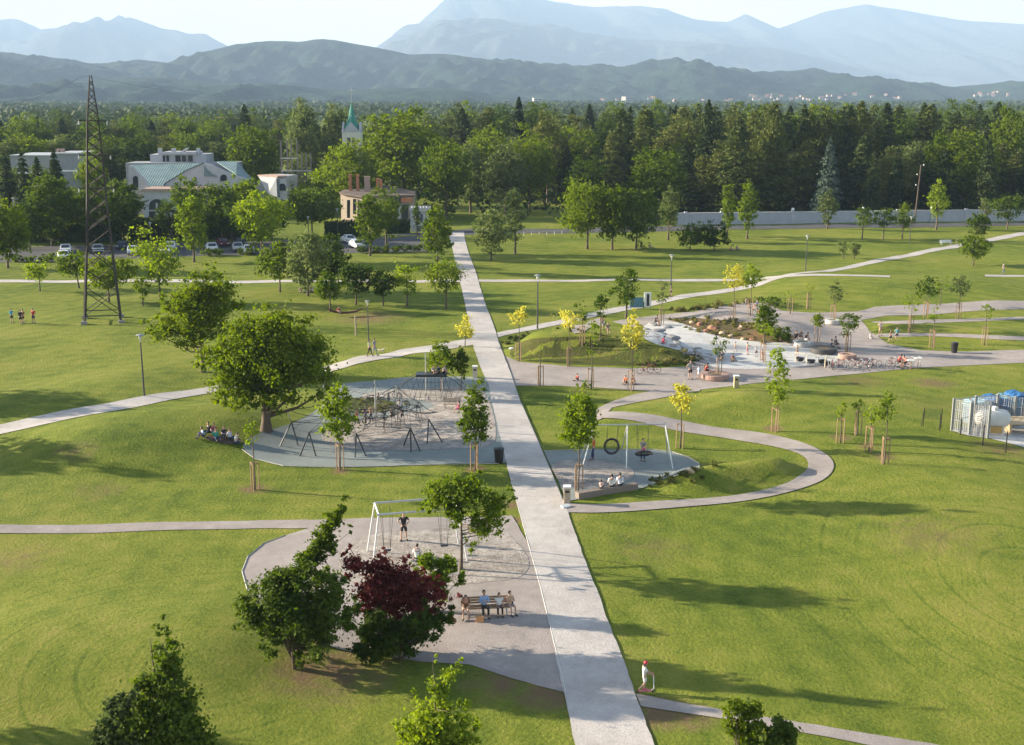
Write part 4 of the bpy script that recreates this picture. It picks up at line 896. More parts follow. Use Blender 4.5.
hills('mountains', [(-260, 10), (0, 20), (20, 18), (45, 30), (60, 38), (80, 35), (120, 38), (150, 28), (165, 35), (200, 48), (260, 60), (330, 62), (385, 55), (400, 46), (412, 38), (440, 18), (455, 8), (480, -2), (500, -8), (530, -4), (560, 3), (600, 7), (660, 8), (690, 18), (725, 21), (742, 12), (755, 18), (775, 27), (800, 18), (820, 10), (860, 2), (890, 7), (930, 15), (960, 20), (1024, 24), (1250, 30)], 16500, 5000, rockmat, 220, .0008, 21, 360, 70)
hills('mountains', [(380, 75), (400, 52), (440, 35), (500, 22), (560, 28), (620, 38), (700, 42), (760, 46), (820, 58), (880, 74), (930, 86), (1000, 92)], 12500, 2800, rockmat, 110, .0011, 31, 200, 46)

#EOF_PART2
# ------------------------------------------------------------------ people
def pose(kind):
    """joint places (m) for a 1.72 m adult facing -Y"""
    J = dict(pel=(0, 0, .94), sp=(0, .0, 1.12), ch=(0, 0, 1.33), nk=(0, -.01, 1.47), hd=(0, -.02, 1.56))
    def mirror(n, p): J[n + 'L'] = p; J[n + 'R'] = (-p[0], p[1], p[2])
    mirror('sh', (.175, 0, 1.41)); mirror('el', (.23, .03, 1.13)); mirror('wr', (.235, -.06, .90)); mirror('ha', (.23, -.09, .83))
    mirror('hip', (.09, 0, .90)); mirror('kn', (.10, -.02, .50)); mirror('an', (.10, .03, .09)); mirror('to', (.12, -.15, .035))
    if kind == 'akimbo':
        mirror('el', (.34, .08, 1.17)); mirror('wr', (.17, -.06, 1.0)); mirror('ha', (.12, -.11, .97)); mirror('an', (.16, .02, .09)); mirror('to', (.20, -.15, .035)); mirror('kn', (.13, -.02, .5))
    if kind == 'walk':
        J['knL'] = (.09, -.16, .52); J['anL'] = (.09, -.26, .11); J['toL'] = (.10, -.43, .06)
        J['knR'] = (-.09, .03, .49); J['anR'] = (-.09, .26, .14); J['toR'] = (-.10, .12, .03)
        J['elL'] = (.22, .14, 1.15); J['wrL'] = (.22, .12, .92); J['haL'] = (.22, .09, .85); J['elR'] = (-.22, -.08, 1.14); J['wrR'] = (-.20, -.26, .98); J['haR'] = (-.2, -.32, .94)
    if kind == 'push':
        mirror('el', (.22, -.24, 1.27)); mirror('wr', (.16, -.46, 1.2)); mirror('ha', (.15, -.54, 1.22)); J['knL'] = (.09, -.14, .5); J['anL'] = (.09, -.12, .1); J['toL'] = (.1, -.30, .035)
    if kind == 'scoot':
        mirror('el', (.2, -.14, 1.16)); mirror('wr', (.13, -.34, 1.02)); mirror('ha', (.13, -.42, 1.0)); J['hd'] = (0, -.06, 1.56)
        J['knL'] = (.07, -.1, .55); J['anL'] = (.05, .02, .2); J['toL'] = (.05, -.14, .15); J['knR'] = (-.07, -.02, .52); J['anR'] = (-.08, .30, .22); J['toR'] = (-.08, .20, .10)
    if kind in ('sit', 'sitfwd', 'sitphone'):
        dz = -.42
        for k in list(J): J[k] = (J[k][0], J[k][1], J[k][2] + dz)
        mirror('kn', (.13, -.42, .52)); mirror('hip', (.09, -.02, .50)); mirror('an', (.13, -.44, .10)); mirror('to', (.15, -.62, .04))
        mirror('wr', (.17, -.26, .60)); mirror('ha', (.14, -.34, .60)); mirror('el', (.24, -.02, .74))
        if kind == 'sitfwd':
            J['ch'] = (0, -.12, .89); J['nk'] = (0, -.19, 1.01); J['hd'] = (0, -.26, 1.07); J['sp'] = (0, -.04, .70)
            mirror('sh', (.175, -.14, .97)); mirror('el', (.22, -.24, .70)); mirror('wr', (.10, -.42, .62)); mirror('ha', (.05, -.48, .60))
        if kind == 'sitphone':
            mirror('el', (.23, -.12, .74)); mirror('wr', (.12, -.33, .86)); mirror('ha', (.07, -.40, .89))
    if kind in ('floor', 'floorhug', 'kneel'):
        dz = -.82
        for k in list(J): J[k] = (J[k][0], J[k][1], J[k][2] + dz)
        mirror('hip', (.1, -.03, .11)); mirror('kn', (.16, -.42, .30)); mirror('an', (.13, -.72, .08)); mirror('to', (.15, -.88, .06))
        mirror('el', (.25, .12, .34)); mirror('wr', (.22, .22, .10)); mirror('ha', (.22, .28, .05))
        if kind == 'floorhug':
            mirror('kn', (.12, -.34, .46)); mirror('an', (.10, -.48, .08)); mirror('to', (.11, -.66, .04)); mirror('el', (.24, -.14, .36)); mirror('wr', (.14, -.38, .34)); mirror('ha', (.06, -.44, .34))
            J['ch'] = (0, -.07, .50); J['nk'] = (0, -.11, .64); J['hd'] = (0, -.15, .72); mirror('sh', (.17, -.08, .58))
        if kind == 'kneel':
            mirror('kn', (.12, -.34, .07)); mirror('an', (.11, .08, .06)); mirror('to', (.11, .2, .04)); mirror('el', (.22, -.2, .36)); mirror('wr', (.15, -.4, .22)); mirror('ha', (.13, -.47, .17))
            J['hd'] = (0, -.18, .72); J['nk'] = (0, -.12, .64); J['ch'] = (0, -.08, .50)
    if kind == 'swing':
        J = pose('floor'); mirror('el', (.26, -.02, .52)); mirror('wr', (.30, -.1, .72)); mirror('ha', (.31, -.1, .8))
    return J
def skin(name, J, edges, rad, k=1.0, sub=1):
    names = []; 
    for a, b in edges:
        for q in (a, b):
            if q not in names: names.append(q)
    me = bpy.data.meshes.new(name); me.from_pydata([J[n] for n in names], [(names.index(a), names.index(b)) for a, b in edges], [])
    o = bpy.data.objects.new(name, me); col.objects.link(o)
    o.modifiers.new('s', 'SKIN'); 
    if not me.skin_vertices: 
        bpy.context.view_layer.update()
    for i, n in enumerate(names):
        sv = me.skin_vertices[0].data[i]; r = rad[n]; r = r if isinstance(r, tuple) else (r, r)
        sv.radius = (r[0] * k, r[1] * k); sv.use_root = (i == 0)
    sm = o.modifiers.new('u', 'SUBSURF'); sm.levels = sub; sm.render_levels = sub
    dg = bpy.context.evaluated_depsgraph_get(); dg.update()
    out = bpy.data.meshes.new_from_object(o.evaluated_get(dg)); bpy.data.objects.remove(o); bpy.data.meshes.remove(me)
    out.name = name; out.materials.clear(); return out
RAD = dict(pel=(.145, .11), sp=(.125, .095), ch=(.15, .11), nk=.055, hd=.06, sh=.062, el=.042, wr=.028, ha=.022, hip=.088, kn=.058, an=.036, to=.032)
for k_ in ('sh', 'el', 'wr', 'ha', 'hip', 'kn', 'an', 'to'): RAD[k_ + 'L'] = RAD[k_ + 'R'] = RAD[k_]
_pc = {}
skinm = {'a': P((.48, .30, .22), .6, 'skin'), 'b': P((.36, .21, .15), .6, 'skin')}
def body_meshes(kind, long_sleeve, long_leg):
    key = (kind, long_sleeve, long_leg)
    if key in _pc: return _pc[key]
    J = pose(kind)
    mid = lambda a, b, t: tuple(J[a][i] * (1 - t) + J[b][i] * t for i in range(3))
    E = [('pel', 'sp'), ('sp', 'ch'), ('ch', 'nk'), ('nk', 'hd')]
    for s in 'LR': E += [('ch', 'sh' + s), ('sh' + s, 'el' + s), ('el' + s, 'wr' + s), ('wr' + s, 'ha' + s), ('pel', 'hip' + s), ('hip' + s, 'kn' + s), ('kn' + s, 'an' + s), ('an' + s, 'to' + s)]
    body = skin('body', J, E, RAD)
    # head, face and hands are welded into the same body mesh
    m = MB(); hx, hy, hz = J['hd']; c = (hx, hy - .012, hz + .075)
    m.sphere(c, .098, 14, 10, 0, (.80, .95, 1.18))
    m.sphere((hx, c[1] - .092, c[2] - .012), .017, 6, 5, 0, (.8, 1.1, 1.5))
    for s in (-1, 1):
        m.sphere((hx + s * .078, c[1] + .01, c[2] - .005), .022, 6, 5, 0, (.45, .8, 1.2)); m.sphere((hx + s * .030, c[1] - .084, c[2] + .016), .010, 6, 4, 1)
    m.sphere((hx, c[1] - .085, c[2] - .052), .020, 6, 4, 2, (1.2, .4, .35))
    for s in 'LR':
        w_, h_ = Vector(J['wr' + s]), Vector(J['ha' + s]); d = (h_ - w_).normalized(); side = d.cross(Vector((0, .3, 1))).normalized(); nrm = d.cross(side)
        m.sphere(h_ + d * .01, .042, 8, 6, 0, (.75, .9, .75))
        for f, ln in ((-1.5, .055), (-.5, .07), (.5, .075), (1.5, .06)):
            p = h_ + d * .03 + side * f * .017; m.tube([p, p + d * ln * .55, p + d * ln * .8 + nrm * ln * .45], [.0095, .009, .006], 5)
        p = h_ + side * (.03 if s == 'L' else -.03); m.tube([p, p + d * .02 + side * (.025 if s == 'L' else -.025), p + d * .055 + side * (.03 if s == 'L' else -.03)], [.012, .010, .007], 5)
    hm = m.mesh('h', [None, None, None]); bm = bmesh.new(); bm.from_mesh(body); bm.from_mesh(hm); bm.to_mesh(body); bm.free(); bpy.data.meshes.remove(hm)
    # clothes: slightly larger skins over parts of the same skeleton
    K = dict(J); R2 = dict(RAD)
    for s in 'LR':
        K['sl' + s] = J['wr' + s] if long_sleeve else mid('sh' + s, 'el' + s, .72); R2['sl' + s] = .038 if long_sleeve else .052
        K['lg' + s] = mid('kn' + s, 'an' + s, .92) if long_leg else mid('hip' + s, 'kn' + s, .88); R2['lg' + s] = .05 if long_leg else .075
        K['an2' + s] = mid('kn' + s, 'an' + s, .9); R2['an2' + s] = .038
    K['ck'] = mid('ch', 'nk', .55); R2['ck'] = .072
    ES = [('sp', 'pel'), ('sp', 'ch'), ('ch', 'ck')]
    for s in 'LR': ES += [('ch', 'sh' + s), ('sh' + s, 'el' + s), ('el' + s, 'sl' + s)] if long_sleeve else [('ch', 'sh' + s), ('sh' + s, 'sl' + s)]
    shirt = skin('shirt', K, ES, R2, 1.17)
    K['w'] = mid('pel', 'sp', .25); R2['w'] = (.125, .098)
    EP = [('pel', 'w')]
    for s in 'LR': EP += [('pel', 'hip' + s)] + ([('hip' + s, 'kn' + s), ('kn' + s, 'lg' + s)] if long_leg else [('hip' + s, 'lg' + s)])
    trousers = skin('trousers', K, EP, R2, 1.20)
    sh = MB()
    for s in 'LR':
        a, t_ = Vector(J['an' + s]), Vector(J['to' + s]); heel = a + (a - t_).normalized() * .03; heel.z = min(a.z, t_.z + .03)
        sh.tube([heel + Vector((0, 0, -.01)), heel.lerp(t_, .5), t_ + (t_ - heel).normalized() * .04], [.048, .05, .034], 8)
    shoes = sh.mesh('shoes', [], True)
    hr = MB(); hr.sphere((hx, c[1] + .018, c[2] + .022), .104, 14, 10, 0, (.86, .93, 1.10)); hair = hr.mesh('hair', [], True)
    lh = MB(); lh.sphere((hx, c[1] + .018, c[2] + .022), .104, 14, 10, 0, (.86, .93, 1.10)); lh.tube([(hx, c[1] + .06, c[2]), (hx, c[1] + .09, c[2] - .12), (hx, c[1] + .07, c[2] - .26)], [.07, .075, .03], 8); lhair = lh.mesh('hair', [], True)
    for q in (shirt, trousers): q.polygons.foreach_set('use_smooth', [True] * len(q.polygons))
    body.polygons.foreach_set('use_smooth', [True] * len(body.polygons))
    _pc[key] = (body, shirt, trousers, shoes, hair, lhair); return _pc[key]
def matted(me, *mats):
    k = (me.name, tuple(m.name for m in mats)); 
    if k not in _pc:
        q = me.copy(); q.materials.clear()
        for m in mats: q.materials.append(m)
        _pc[k] = q
    return _pc[k]
eye = P((.03, .02, .02), .4, 'eye'); lip = P((.32, .12, .11), .5, 'lip')
def person(px, py, kind, face, shirt, pants, label, s=1.0, hair=(.04, .025, .018), long_s=False, long_l=False, long_hair=False, at=None, dz=0.0, shoe=(.06, .06, .06), sk='a', hat=None, group=None):
    loc = at if at is not None else G(px, py, dz)
    b, sh, tr, so, ha, lh = body_meshes(kind, long_s, long_l)
    root = thing('person', loc, label, 'person', group, R(face), s)
    link('body', matted(b, skinm[sk], eye, lip), root); link('shirt', matted(sh, P(shirt)), root); link('trousers', matted(tr, P(pants)), root)
    link('shoes', matted(so, P(shoe)), root); link('hair', matted(lh if long_hair else ha, P(hair, .7, 'hair')), root)
    if hat:
        J = pose(kind); hx, hy, hz = J['hd']; MB().lathe((hx, hy, hz + .09), [(.112, -.02), (.112, .02), (.095, .075), (.05, .105), (.01, .112)], 12).build('hat', P(hat, .5, 'hat'), root, smooth=True)
    return root
WH, BK, NV, RD, PK, GY, CY_, TL = (.72, .72, .70), (.02, .02, .022), (.03, .05, .12), (.45, .03, .03), (.55, .12, .22), (.25, .26, .27), (.05, .38, .50), (.02, .30, .24)
BR, LB, OR, TN, KH = (.20, .11, .05), (.28, .42, .66), (.60, .14, .05), (.55, .36, .22), (.32, .27, .18)

# ------------------------------------------------------------------ street furniture and play equipment
# bench with its four sitters on the gravel terrace
def bench(px, py, label, length=1.8, rz=0.0, mat=stakewood, name='park_bench', back=True):
    root = thing(name, G(px, py, .03), label, 'bench', None, rz)
    m = MB()
    for k in range(4): m.box((0, -.2 + k * .125, .43), (length, .10, .05))
    m.build('seat', mat, root)
    if back:
        m = MB()
        for k in range(3): m.box((0, .27 + .02 * k, .56 + k * .13), (length, .035, .10), rx=-.15)
        m.build('backrest', mat, root)
    for x in (-length * .4, length * .4):
        m = MB().box((x, -.16, .2), (.07, .07, .41)).box((x, .2, .2), (.07, .07, .41)).box((x, 0.02, .39), (.06, .42, .03))
        if back: m.box((x, .31, .63), (.06, .04, .48), rx=-.15)
        m.build('leg', steel, root)
    return root
b4 = bench(487, 615, 'long pale wooden bench under the four sitters on the gravel terrace', 2.5, R(6))
c4 = b4.location
for dx, dy, kind, f, sh, pt, lb, ll, ls_, s in (
    (-1.08, -.10, 'sitfwd', -4, BR, TN, 'person in a brown shirt leaning forward at the left end of the bench', False, False, 1.0),
    (-.15, -.05, 'sitphone', 8, LB, BK, 'person in a light blue shirt and dark trousers on the bench', True, True, 1.03),
    (.62, .0, 'sit', 4, WH, BK, 'person in white shirt and dark trousers sitting third on the bench', True, False, .88),
    (1.16, .06, 'sitphone', 24, TN, (.4, .33, .3), 'person in a beige top at the right end of the bench holding a phone', False, False, .92)):
    person(0, 0, kind, f + 6, sh, pt, lb, s, at=c4 + Vector((dx, dy + dx * .1, .0)), long_l=ll, long_s=ls_)
q = c4 + Vector((1.16 + .16, -.52, .87)); tag(MB().box((0, 0, 0), (.075, .012, .15), rx=-.5).build('phone', blackplastic, None, q, R(20)), 'small dark phone held by the right end bench sitter', 'phone')
tag(MB().box((0, 0, .14), (.42, .26, .28), taper=.85).build('bag', P((.55, .28, .12)), None, G(480, 622, .03)), 'small orange brown bag on the gravel at the foot of the bench', 'bag')
# gantry swing on the terrace
def frame_swing(pL, pR, h, label, gap=2.0, swings=((.30, 'seat'), (.55, 'seat')), boom=True):
    a, b = G(*pL), G(*pR); d = (b - a); L = d.xy.length; rz = math.atan2(d.y, d.x)
    root = thing('swing_frame', a, label, 'swing', None, rz)
    for x in (0, L):
        for s in (-1, 1):
            MB().tube([(x + (-.5 if x == 0 else .5), s * (gap * .5 + .4), -.2), (x, s * gap * .5, h)], .05, 8).build('leg', whitepaint, root)
        MB().tube([(x, -gap * .5, h), (x, gap * .5, h)], .05, 8).build('cross_tube', whitepaint, root)
    for s in (-1, 1): MB().tube([(-.1, s * gap * .5, h), (L + .1, s * gap * .5, h)], .06, 8).build('beam', steel, root)
    return root, L
sw, Lsw = frame_swing((378, 560), (455, 553), 3.1, 'tall white double-beam swing frame standing in the pebble pit')
for fx in (.12, .86):
    m = MB(); m.box((Lsw * fx, 0, .55), (.42, .22, .07)); m.build('swing_seat', blackplastic, sw)
    m = MB()
    for s in (-1, 1): m.tube([(Lsw * fx + s * .18, 0, .57), (Lsw * fx + s * .3, .75, 3.08)], .012, 4); m.tube([(Lsw * fx + s * .18, 0, .57), (Lsw * fx + s * .3, -.75, 3.08)], .012, 4)
    m.build('chain', darksteel, sw)
person(404, 541, 'akimbo', 10, BK, BK, 'person in black t-shirt and shorts standing in the pebble pit', 1.03, shoe=(.02, .02, .02), hair=(.16, .09, .05), dz=.03)
person(417, 560, 'floorhug', 178, WH, BK, 'person in white shirt sitting on the pebbles with their back to us', 1.0, long_s=True, long_l=True, dz=.03)
# girl on a kick scooter
gs = G(645, 694, .03)
person(0, 0, 'scoot', 96, WH, WH, 'child in white with a red helmet riding a kick scooter', .86, at=gs + Vector((-.05, 0, .06)), hat=(.55, .03, .05), long_hair=True, shoe=(.5, .1, .15))
sr = thing('kick_scooter', gs, 'pink and white kick scooter ridden by the child with red helmet', 'scooter', None, R(96))
MB().box((0, 0, .12), (.11, .62, .03)).build('deck', P((.55, .12, .2), .4, 'pink_plastic'), sr)
MB().tube([(0, -.30, .12), (0, -.40, .22), (0, -.36, .88)], .022, 8).build('steering_column', whitepaint, sr)
MB().tube([(-.19, -.36, .88), (.19, -.36, .88)], .018, 8).build('handlebar', P((.55, .12, .2), .4, 'pink_plastic'), sr)
for y in (-.40, .34): MB().torus((0, y, .085), .06, .025, 'x', 16, 6).build('wheel', blackplastic, sr)

# nest swings on the right playground
def nest_swing():
    a = G(583, 466, .03); b = G(671.5, 466, .03); d = b - a; L = d.xy.length; rz = math.atan2(d.y, d.x)
    root = thing('nest_swing_frame', a, 'white three-trestle swing frame with two nest swings on the right playground', 'swing', None, rz)
    h = 3.0
    for x, xf in ((.75, -.1), (L * .49, L * .49), (L - .55, L + .1)):
        m0 = MB().tube([(xf - .15, -.95, -.2), (x, -.02, h)], .042, 8); m0.build('leg', whitepaint, root)
        MB().tube([(xf - .45 if x > 1 and x < L * .6 else xf - .2, .95, -.2), (x, .02, h)], .042, 8).build('leg', steel, root)
    MB().tube([(.7, 0, h + .02), (L - .5, 0, h + .02)], .045, 8).build('beam', steel, root)
    for x, sway in ((L * .33, -.0), (L * .66, .0)):
        ang = R(72) if x < L * .5 else R(-34); ln = 1.2
        c = Vector((x, math.sin(ang) * ln * (.5 if x < L * .5 else 1), h - (1.75 if x < L * .5 else 1.95)))
        M = Matrix.Rotation(ang * .95, 3, 'X') @ Matrix.Rotation(R(-24) if x < L * .5 else 0, 3, 'Y')
        nb = MB().torus(c, .53, .085, 'z', 28, 8, 0, M).build('nest_ring', blackplastic, root)
        m = MB()
        for k in range(-4, 5):
            w_ = math.sqrt(max(0, .5 ** 2 - (k * .11) ** 2))
            m.tube([c + M @ Vector((k * .11, -w_, -.02)), c + M @ Vector((k * .11, 0, -.07)), c + M @ Vector((k * .11, w_, -.02))], .009, 4)
            m.tube([c + M @ Vector((-w_, k * .11, -.02)), c + M @ Vector((0, k * .11, -.07)), c + M @ Vector((w_, k * .11, -.02))], .009, 4)
        m.build('net', darksteel, nb)
        m = MB()
        for sx_ in (-1, 1):
            for sy_ in (-1, 1): m.tube([c + M @ Vector((sx_ * .37, sy_ * .37, .02)), (x + sx_ * .4, 0, h)], .012, 4)
        m.build('rope', darksteel, root)
        if x > L * .5: seatpos = Matrix.Rotation(rz, 4, 'Z') @ c + a
    return root, seatpos
ns, sp_ = nest_swing()
person(0, 0, 'floor', 60, PK, WH, 'small child in pink lying in the right nest swing', .75, at=sp_ + Vector((.05, -.05, 0)), long_hair=True)
person(0, 0, 'push', 10, GY, NV, 'person in a grey shirt pushing the right nest swing from behind', .98, at=sp_ + Vector((.15, 1.7, 0)) * 1.0 - Vector((0, 0, sp_.z - ground_at(sp_.x, sp_.y + 1.7) - .03)), long_l=True)
person(593.5, 460, 'push', -80, OR, NV, 'person in an orange-red top behind the bright young tree at the swings', 1.05, long_l=True, dz=.03)
# timber beam with three sitters
pa, pb_ = G(577, 499, .0), G(636, 489, .0)
d = pb_ - pa; tag(MB().box((0, 0, .22), (d.xy.length, .5, .46)).build('timber_beam', P((.21, .17, .145), .85, 'dark_timber'), None, (pa + pb_) / 2, math.atan2(d.y, d.x)), 'long weathered timber beam on the front edge of the swing playground', 'beam')
for t_, sh, lb, s in ((.40, (.6, .45, .4), 'small child in pale top at the left of the three sitting on the timber beam', .68), (.58, WH, 'person in white and black sitting in the middle on the timber beam', 1.0), (.72, (.6, .64, .74), 'person in a pale grey shirt at the right of three on the timber beam', 1.0)):
    person(0, 0, 'sit' if s > .9 else 'sitfwd', 170, sh, BK, lb, s, at=pa.lerp(pb_, t_) + Vector((0, .0, .02 if s > .9 else .16)), long_s=True, long_l=True)

# litter bins and bollard bins
def bin_black(px, py, label):
    root = thing('litter_bin', G(px, py, .03), label, 'litter bin')
    MB().lathe((0, 0, 0), [(.28, .02), (.30, .1), (.36, .95), (.38, 1.0), (.36, 1.06)], 16).build('bin_body', blackplastic, root, smooth=True)
    m = MB(); m.torus((0, 0, 1.05), .36, .04, 'z', 20, 6); m.build('rim', blackplastic, root)
    MB().lathe((0, 0, 1.0), [(.33, .0), (.30, .09), (.05, .13)], 16).build('lid', darksteel, root, smooth=True)
bin_black(499, 463, 'black litter bin at the left edge of the main path by the rubber playground')
bin_black(954, 353, 'black litter bin at the far right rim of the terrace near the oval island')
def bin_post(px, py, label, mat=greywood):
    root = thing('litter_bin', G(px, py, .03), label, 'litter bin')
    MB().box((0, 0, .52), (.42, .42, 1.04)).build('bin_body', mat, root)
    MB().box((0, 0, 1.10), (.50, .50, .10)).build('lid', whitepaint, root)
    MB().box((0, -.216, .80), (.26, .012, .16)).build('slot', blackplastic, root)
bin_post(475, 378, 'cream square litter bin with white lid beside the main path below the crossing', P((.62, .52, .40), .7, 'cream_panel'))
bin_post(567, 503, 'wood-clad square litter bin at the left end of the timber beam')
bin_post(736, 388, 'wood-clad litter bin at the front edge of the terrace above the east lawn', P((.40, .34, .20), .7, 'olive_panel'))
tag(MB().box((0, 0, .09), (.55, .3, .12), .5, rx=.25).build('cardboard_box', whitepaint, None, G(565.5, 508, .03)), 'white flattened box lying beside the main path at the winding path mouth', 'box')
tag(MB().sphere((0, 0, .14), .26, 8, 6, 0, (1.3, .8, .5)).build('plastic_bag', whitepaint, None, G(512, 350)), 'crumpled white bag lying on the left tip of the grass mound', 'bag')
bench(452, 409, 'short wooden park bench on the pebbles beside the main path', 1.5, R(-4), greywood)
person(459, 413, 'sitphone', -90, PK, PK, 'small child in pink by the right end of the short park bench', .8, long_hair=True, sk='a')

# net climber
def net_climber():
    c = G(372, 430, .03); root = thing('climbing_net', c, 'large black rope climbing net on tripod legs in the left playground', 'climbing frame')
    L_ = lambda px, py, z=0.0: (G(px, py, z) - c)
    def apex(px, pyfoot_y, h): p = G(px, pyfoot_y, 0); p.z += h; return p - c
    tri = [((292.5, 444), 1.75, [(279, 447), (298.5, 446)]), ((310, 455), 1.75, [(299, 457), (316.5, 457)]), ((357, 456), 1.75, [(355, 458), (367, 457)]), ((411, 451), 1.8, [(403, 446), (411, 453), (421, 452)]), ((429, 443), 1.9, [(427, 445), (443.5, 443)])]
    A = []
    for (ap, h, feet) in tri:
        p = apex(ap[0], ap[1], h); A.append(Vector(p)); m = MB()
        for f in feet:
            q_ = Vector(L_(*f)); m.tube([q_ + Vector((0, 0, -.1)), Vector(p)], .055, 6)
        m.build('tripod', darksteel, root)
    masts = [((376, 427), 3.9), ((397, 420), 2.9), ((325, 425), 3.6)]
    MT = []
    for (pp, h) in masts:
        b_ = Vector(L_(*pp)); t_ = b_ + Vector((0, 0, h)); MT.append(t_); MB().tube([b_, t_], [.07, .05], 8).build('mast', steel, root)
    ctr = [Vector(L_(px, py)) + Vector((0, 0, z)) for px, py, z in ((330, 436, 1.6), (350, 432, 1.9), (372, 434, 1.3), (392, 430, 1.9), (410, 430, 1.7), (420, 420, 1.5), (340, 424, 2.2), (372, 420, 2.1), (400, 416, 2.3))]
    B = [Vector(L_(288, 424)) + Vector((0, 0, 1.2)), Vector(L_(438, 424)) + Vector((0, 0, 1.0))]
    rg = random.Random(3)
    def sag(a, b, r_, m, k=.25):
        m.tube([a.lerp(b, t) - Vector((0, 0, k * math.sin(math.pi * t))) for t in (0, .25, .5, .75, 1)], r_, 5, cap=False)
    m = MB()
    for a in A:
        for q_ in sorted(ctr, key=lambda v: (v - a).length)[:4]: sag(a, q_, .02, m)
    for i in range(len(ctr)):
        for q_ in sorted(ctr, key=lambda v: (v - ctr[i]).length)[1:5]: sag(ctr[i], q_, .02, m, .15)
    for b_ in B:
        for q_ in sorted(A + ctr, key=lambda v: (v - b_).length)[:3]: sag(b_, q_, .03, m)
    m.build('main_rope', blackplastic, root)
    m = MB(); allp = A + ctr
    for t_ in MT:
        for q_ in sorted(allp, key=lambda v: (v - t_).length)[:5]: sag(t_, q_, .012, m, .1)
    m.build('stay_rope', darksteel, root)
    m = MB()   # the mesh of the net
    for _ in range(110):
        a, b_ = rg.sample(allp, 2); c_ = min((v for v in allp if v is not a and v is not b_), key=lambda v: (v - a).length)
        if (a - b_).length > 6: continue
        u, v_ = rg.random(), rg.random(); p = a.lerp(b_, u); q_ = a.lerp(c_, v_)
        if (p - q_).length < 3.4: sag(p - Vector((0, 0, .15)), q_ - Vector((0, 0, .15 + rg.random() * .5)), .013, m, .12)
    for _ in range(26):
        a, b_ = rg.sample(ctr, 2); p = a.lerp(b_, rg.random()); m.tube([p, p + Vector((rg.uniform(-.4, .4), rg.uniform(-.4, .4), -p.z * .95))], .02, 4)
        m.torus(p - Vector((0, 0, .4)), rg.uniform(.22, .38), .03, rg.choice('xyz'), 12, 5)
    m.build('net_mesh', blackplastic, root)
net_climber()
def platform_climber():
    c = G(432, 397, .03); root = thing('climbing_platform', c, 'raised dark climbing platform hung between curved black arches behind the net', 'climbing frame')
    zP = 2.0
    cp_ = Vector((0, 0, zP)); MB().box(cp_ + Vector((0, .1, .0)), (2.7, 1.3, .22)).build('platform', darksteel, root)
    m = MB()
    for s in (-1, 1):
        for y in (-.6, .6): m.tube([Vector((s * x, y * (1 + .15 * k), z)) for k, (x, z) in enumerate(((1.3, zP + .02), (1.9, zP - .3), (2.8, 1.0), (3.8, .45), (4.8, -.1)))], .032, 6)
    m.build('arch', darksteel, root)
    m = MB()
    for s in (-1, 1):
        for k in range(8):
            t_ = k / 8; x = 1.3 + 3.3 * t_; z = zP * (1 - t_) ** 1.3
            m.tube([(s * x, -.62, z), (s * x, .62, z)], .018, 4); m.tube([(s * x, -.62, z), (s * (x - .5), -1.5, 0)], .014, 4)
    for k in range(9): m.tube([(-1.2 + .3 * k, -.6, zP - .1), (-2 + .5 * k, -1.8, .05)], .014, 4); 
    for k in range(3): m.tube([(-1.4, -.8 - .3 * k, zP - .5 - .6 * k), (1.4, -.8 - .3 * k, zP - .5 - .6 * k)], .014, 4)
    m.build('rope_net', blackplastic, root)
    for x in (-.55, .9): MB().tube([(x, .5, -.1), (x, .5, zP + (1.8 if x < 0 else 0))], .05, 8).build('mast', steel, root)
    return c + Vector((0, .1, zP + .11))
pt = platform_climber()
for i, (dx, dy, sh, kd, f, lb) in enumerate(((.15, 0, GY, 'floorhug', 20, 'child in grey at the left of those on the climbing platform'), (.6, .2, NV, 'floor', -30, 'child in navy in the middle of those on the climbing platform'), (1.05, 0, (.5, .4, .42), 'floorhug', 60, 'child in pinkish grey at the right on the climbing platform'))):
    person(0, 0, kd, f, sh, BK, lb, .8, at=pt + Vector((dx, dy, 0)))
for i, (px, py, sh, kd, f, z, lb) in enumerate(((357, 426, OR, 'walk', 70, .0, 'child in orange climbing at the left of the rope net'), (366, 424, NV, 'push', -20, .1, 'child in navy standing in the rope net near its tall mast'), (371, 423, (.45, .3, .2), 'akimbo', 50, .1, 'child in a tan top right beside the navy child in the rope net'),
        (400, 422, WH, 'push', 200, .5, 'child in white climbing the right half of the rope net'), (392, 428, (.3, .3, .45), 'floorhug', 20, .9, 'child in blue-grey crouching on the ropes of the net'))):
    person(px, py, kd, f, sh, BK, lb, .78, dz=.03 + z, long_l=i % 2 == 0)

# picnic group on the left bank, on a dark sheet painted as their shade
tag(sheet('picnic_shade', smooth_poly([(204, 438), (212, 435), (236, 440), (239, 444), (228, 445), (208, 441)]), P((.10, .07, .06), .9, 'painted_shade'), .05, kind=None), 'dark brown sheet painted as the shade under the picnic group beside the big maple', 'shade sheet')
for px, py, sh, kd, f, lb in ((204, 438, LB, 'floorhug', -60, 'person in light blue at the left of the picnic group'), (209, 434, BK, 'floor', -20, 'person in black at the back left of the picnic group'), (214, 434, (.4, .1, .08), 'floorhug', 10, 'person in dark red at the back of the picnic group'),
        (216, 440, TL, 'floor', 30, 'person in a green t-shirt in the middle of the picnic group'), (224, 437, BK, 'floorhug', 20, 'dark haired person in black right of the green shirt at the picnic'), (230, 440, (.6, .6, .75), 'floor', 60, 'person in pale lilac leaning back at the picnic'), (236, 444, WH, 'kneel', 90, 'person in white kneeling at the right end of the picnic group')):
    person(px, py, kd, f, sh, NV if sh != NV else BK, lb, .95, dz=.05, long_l=True)
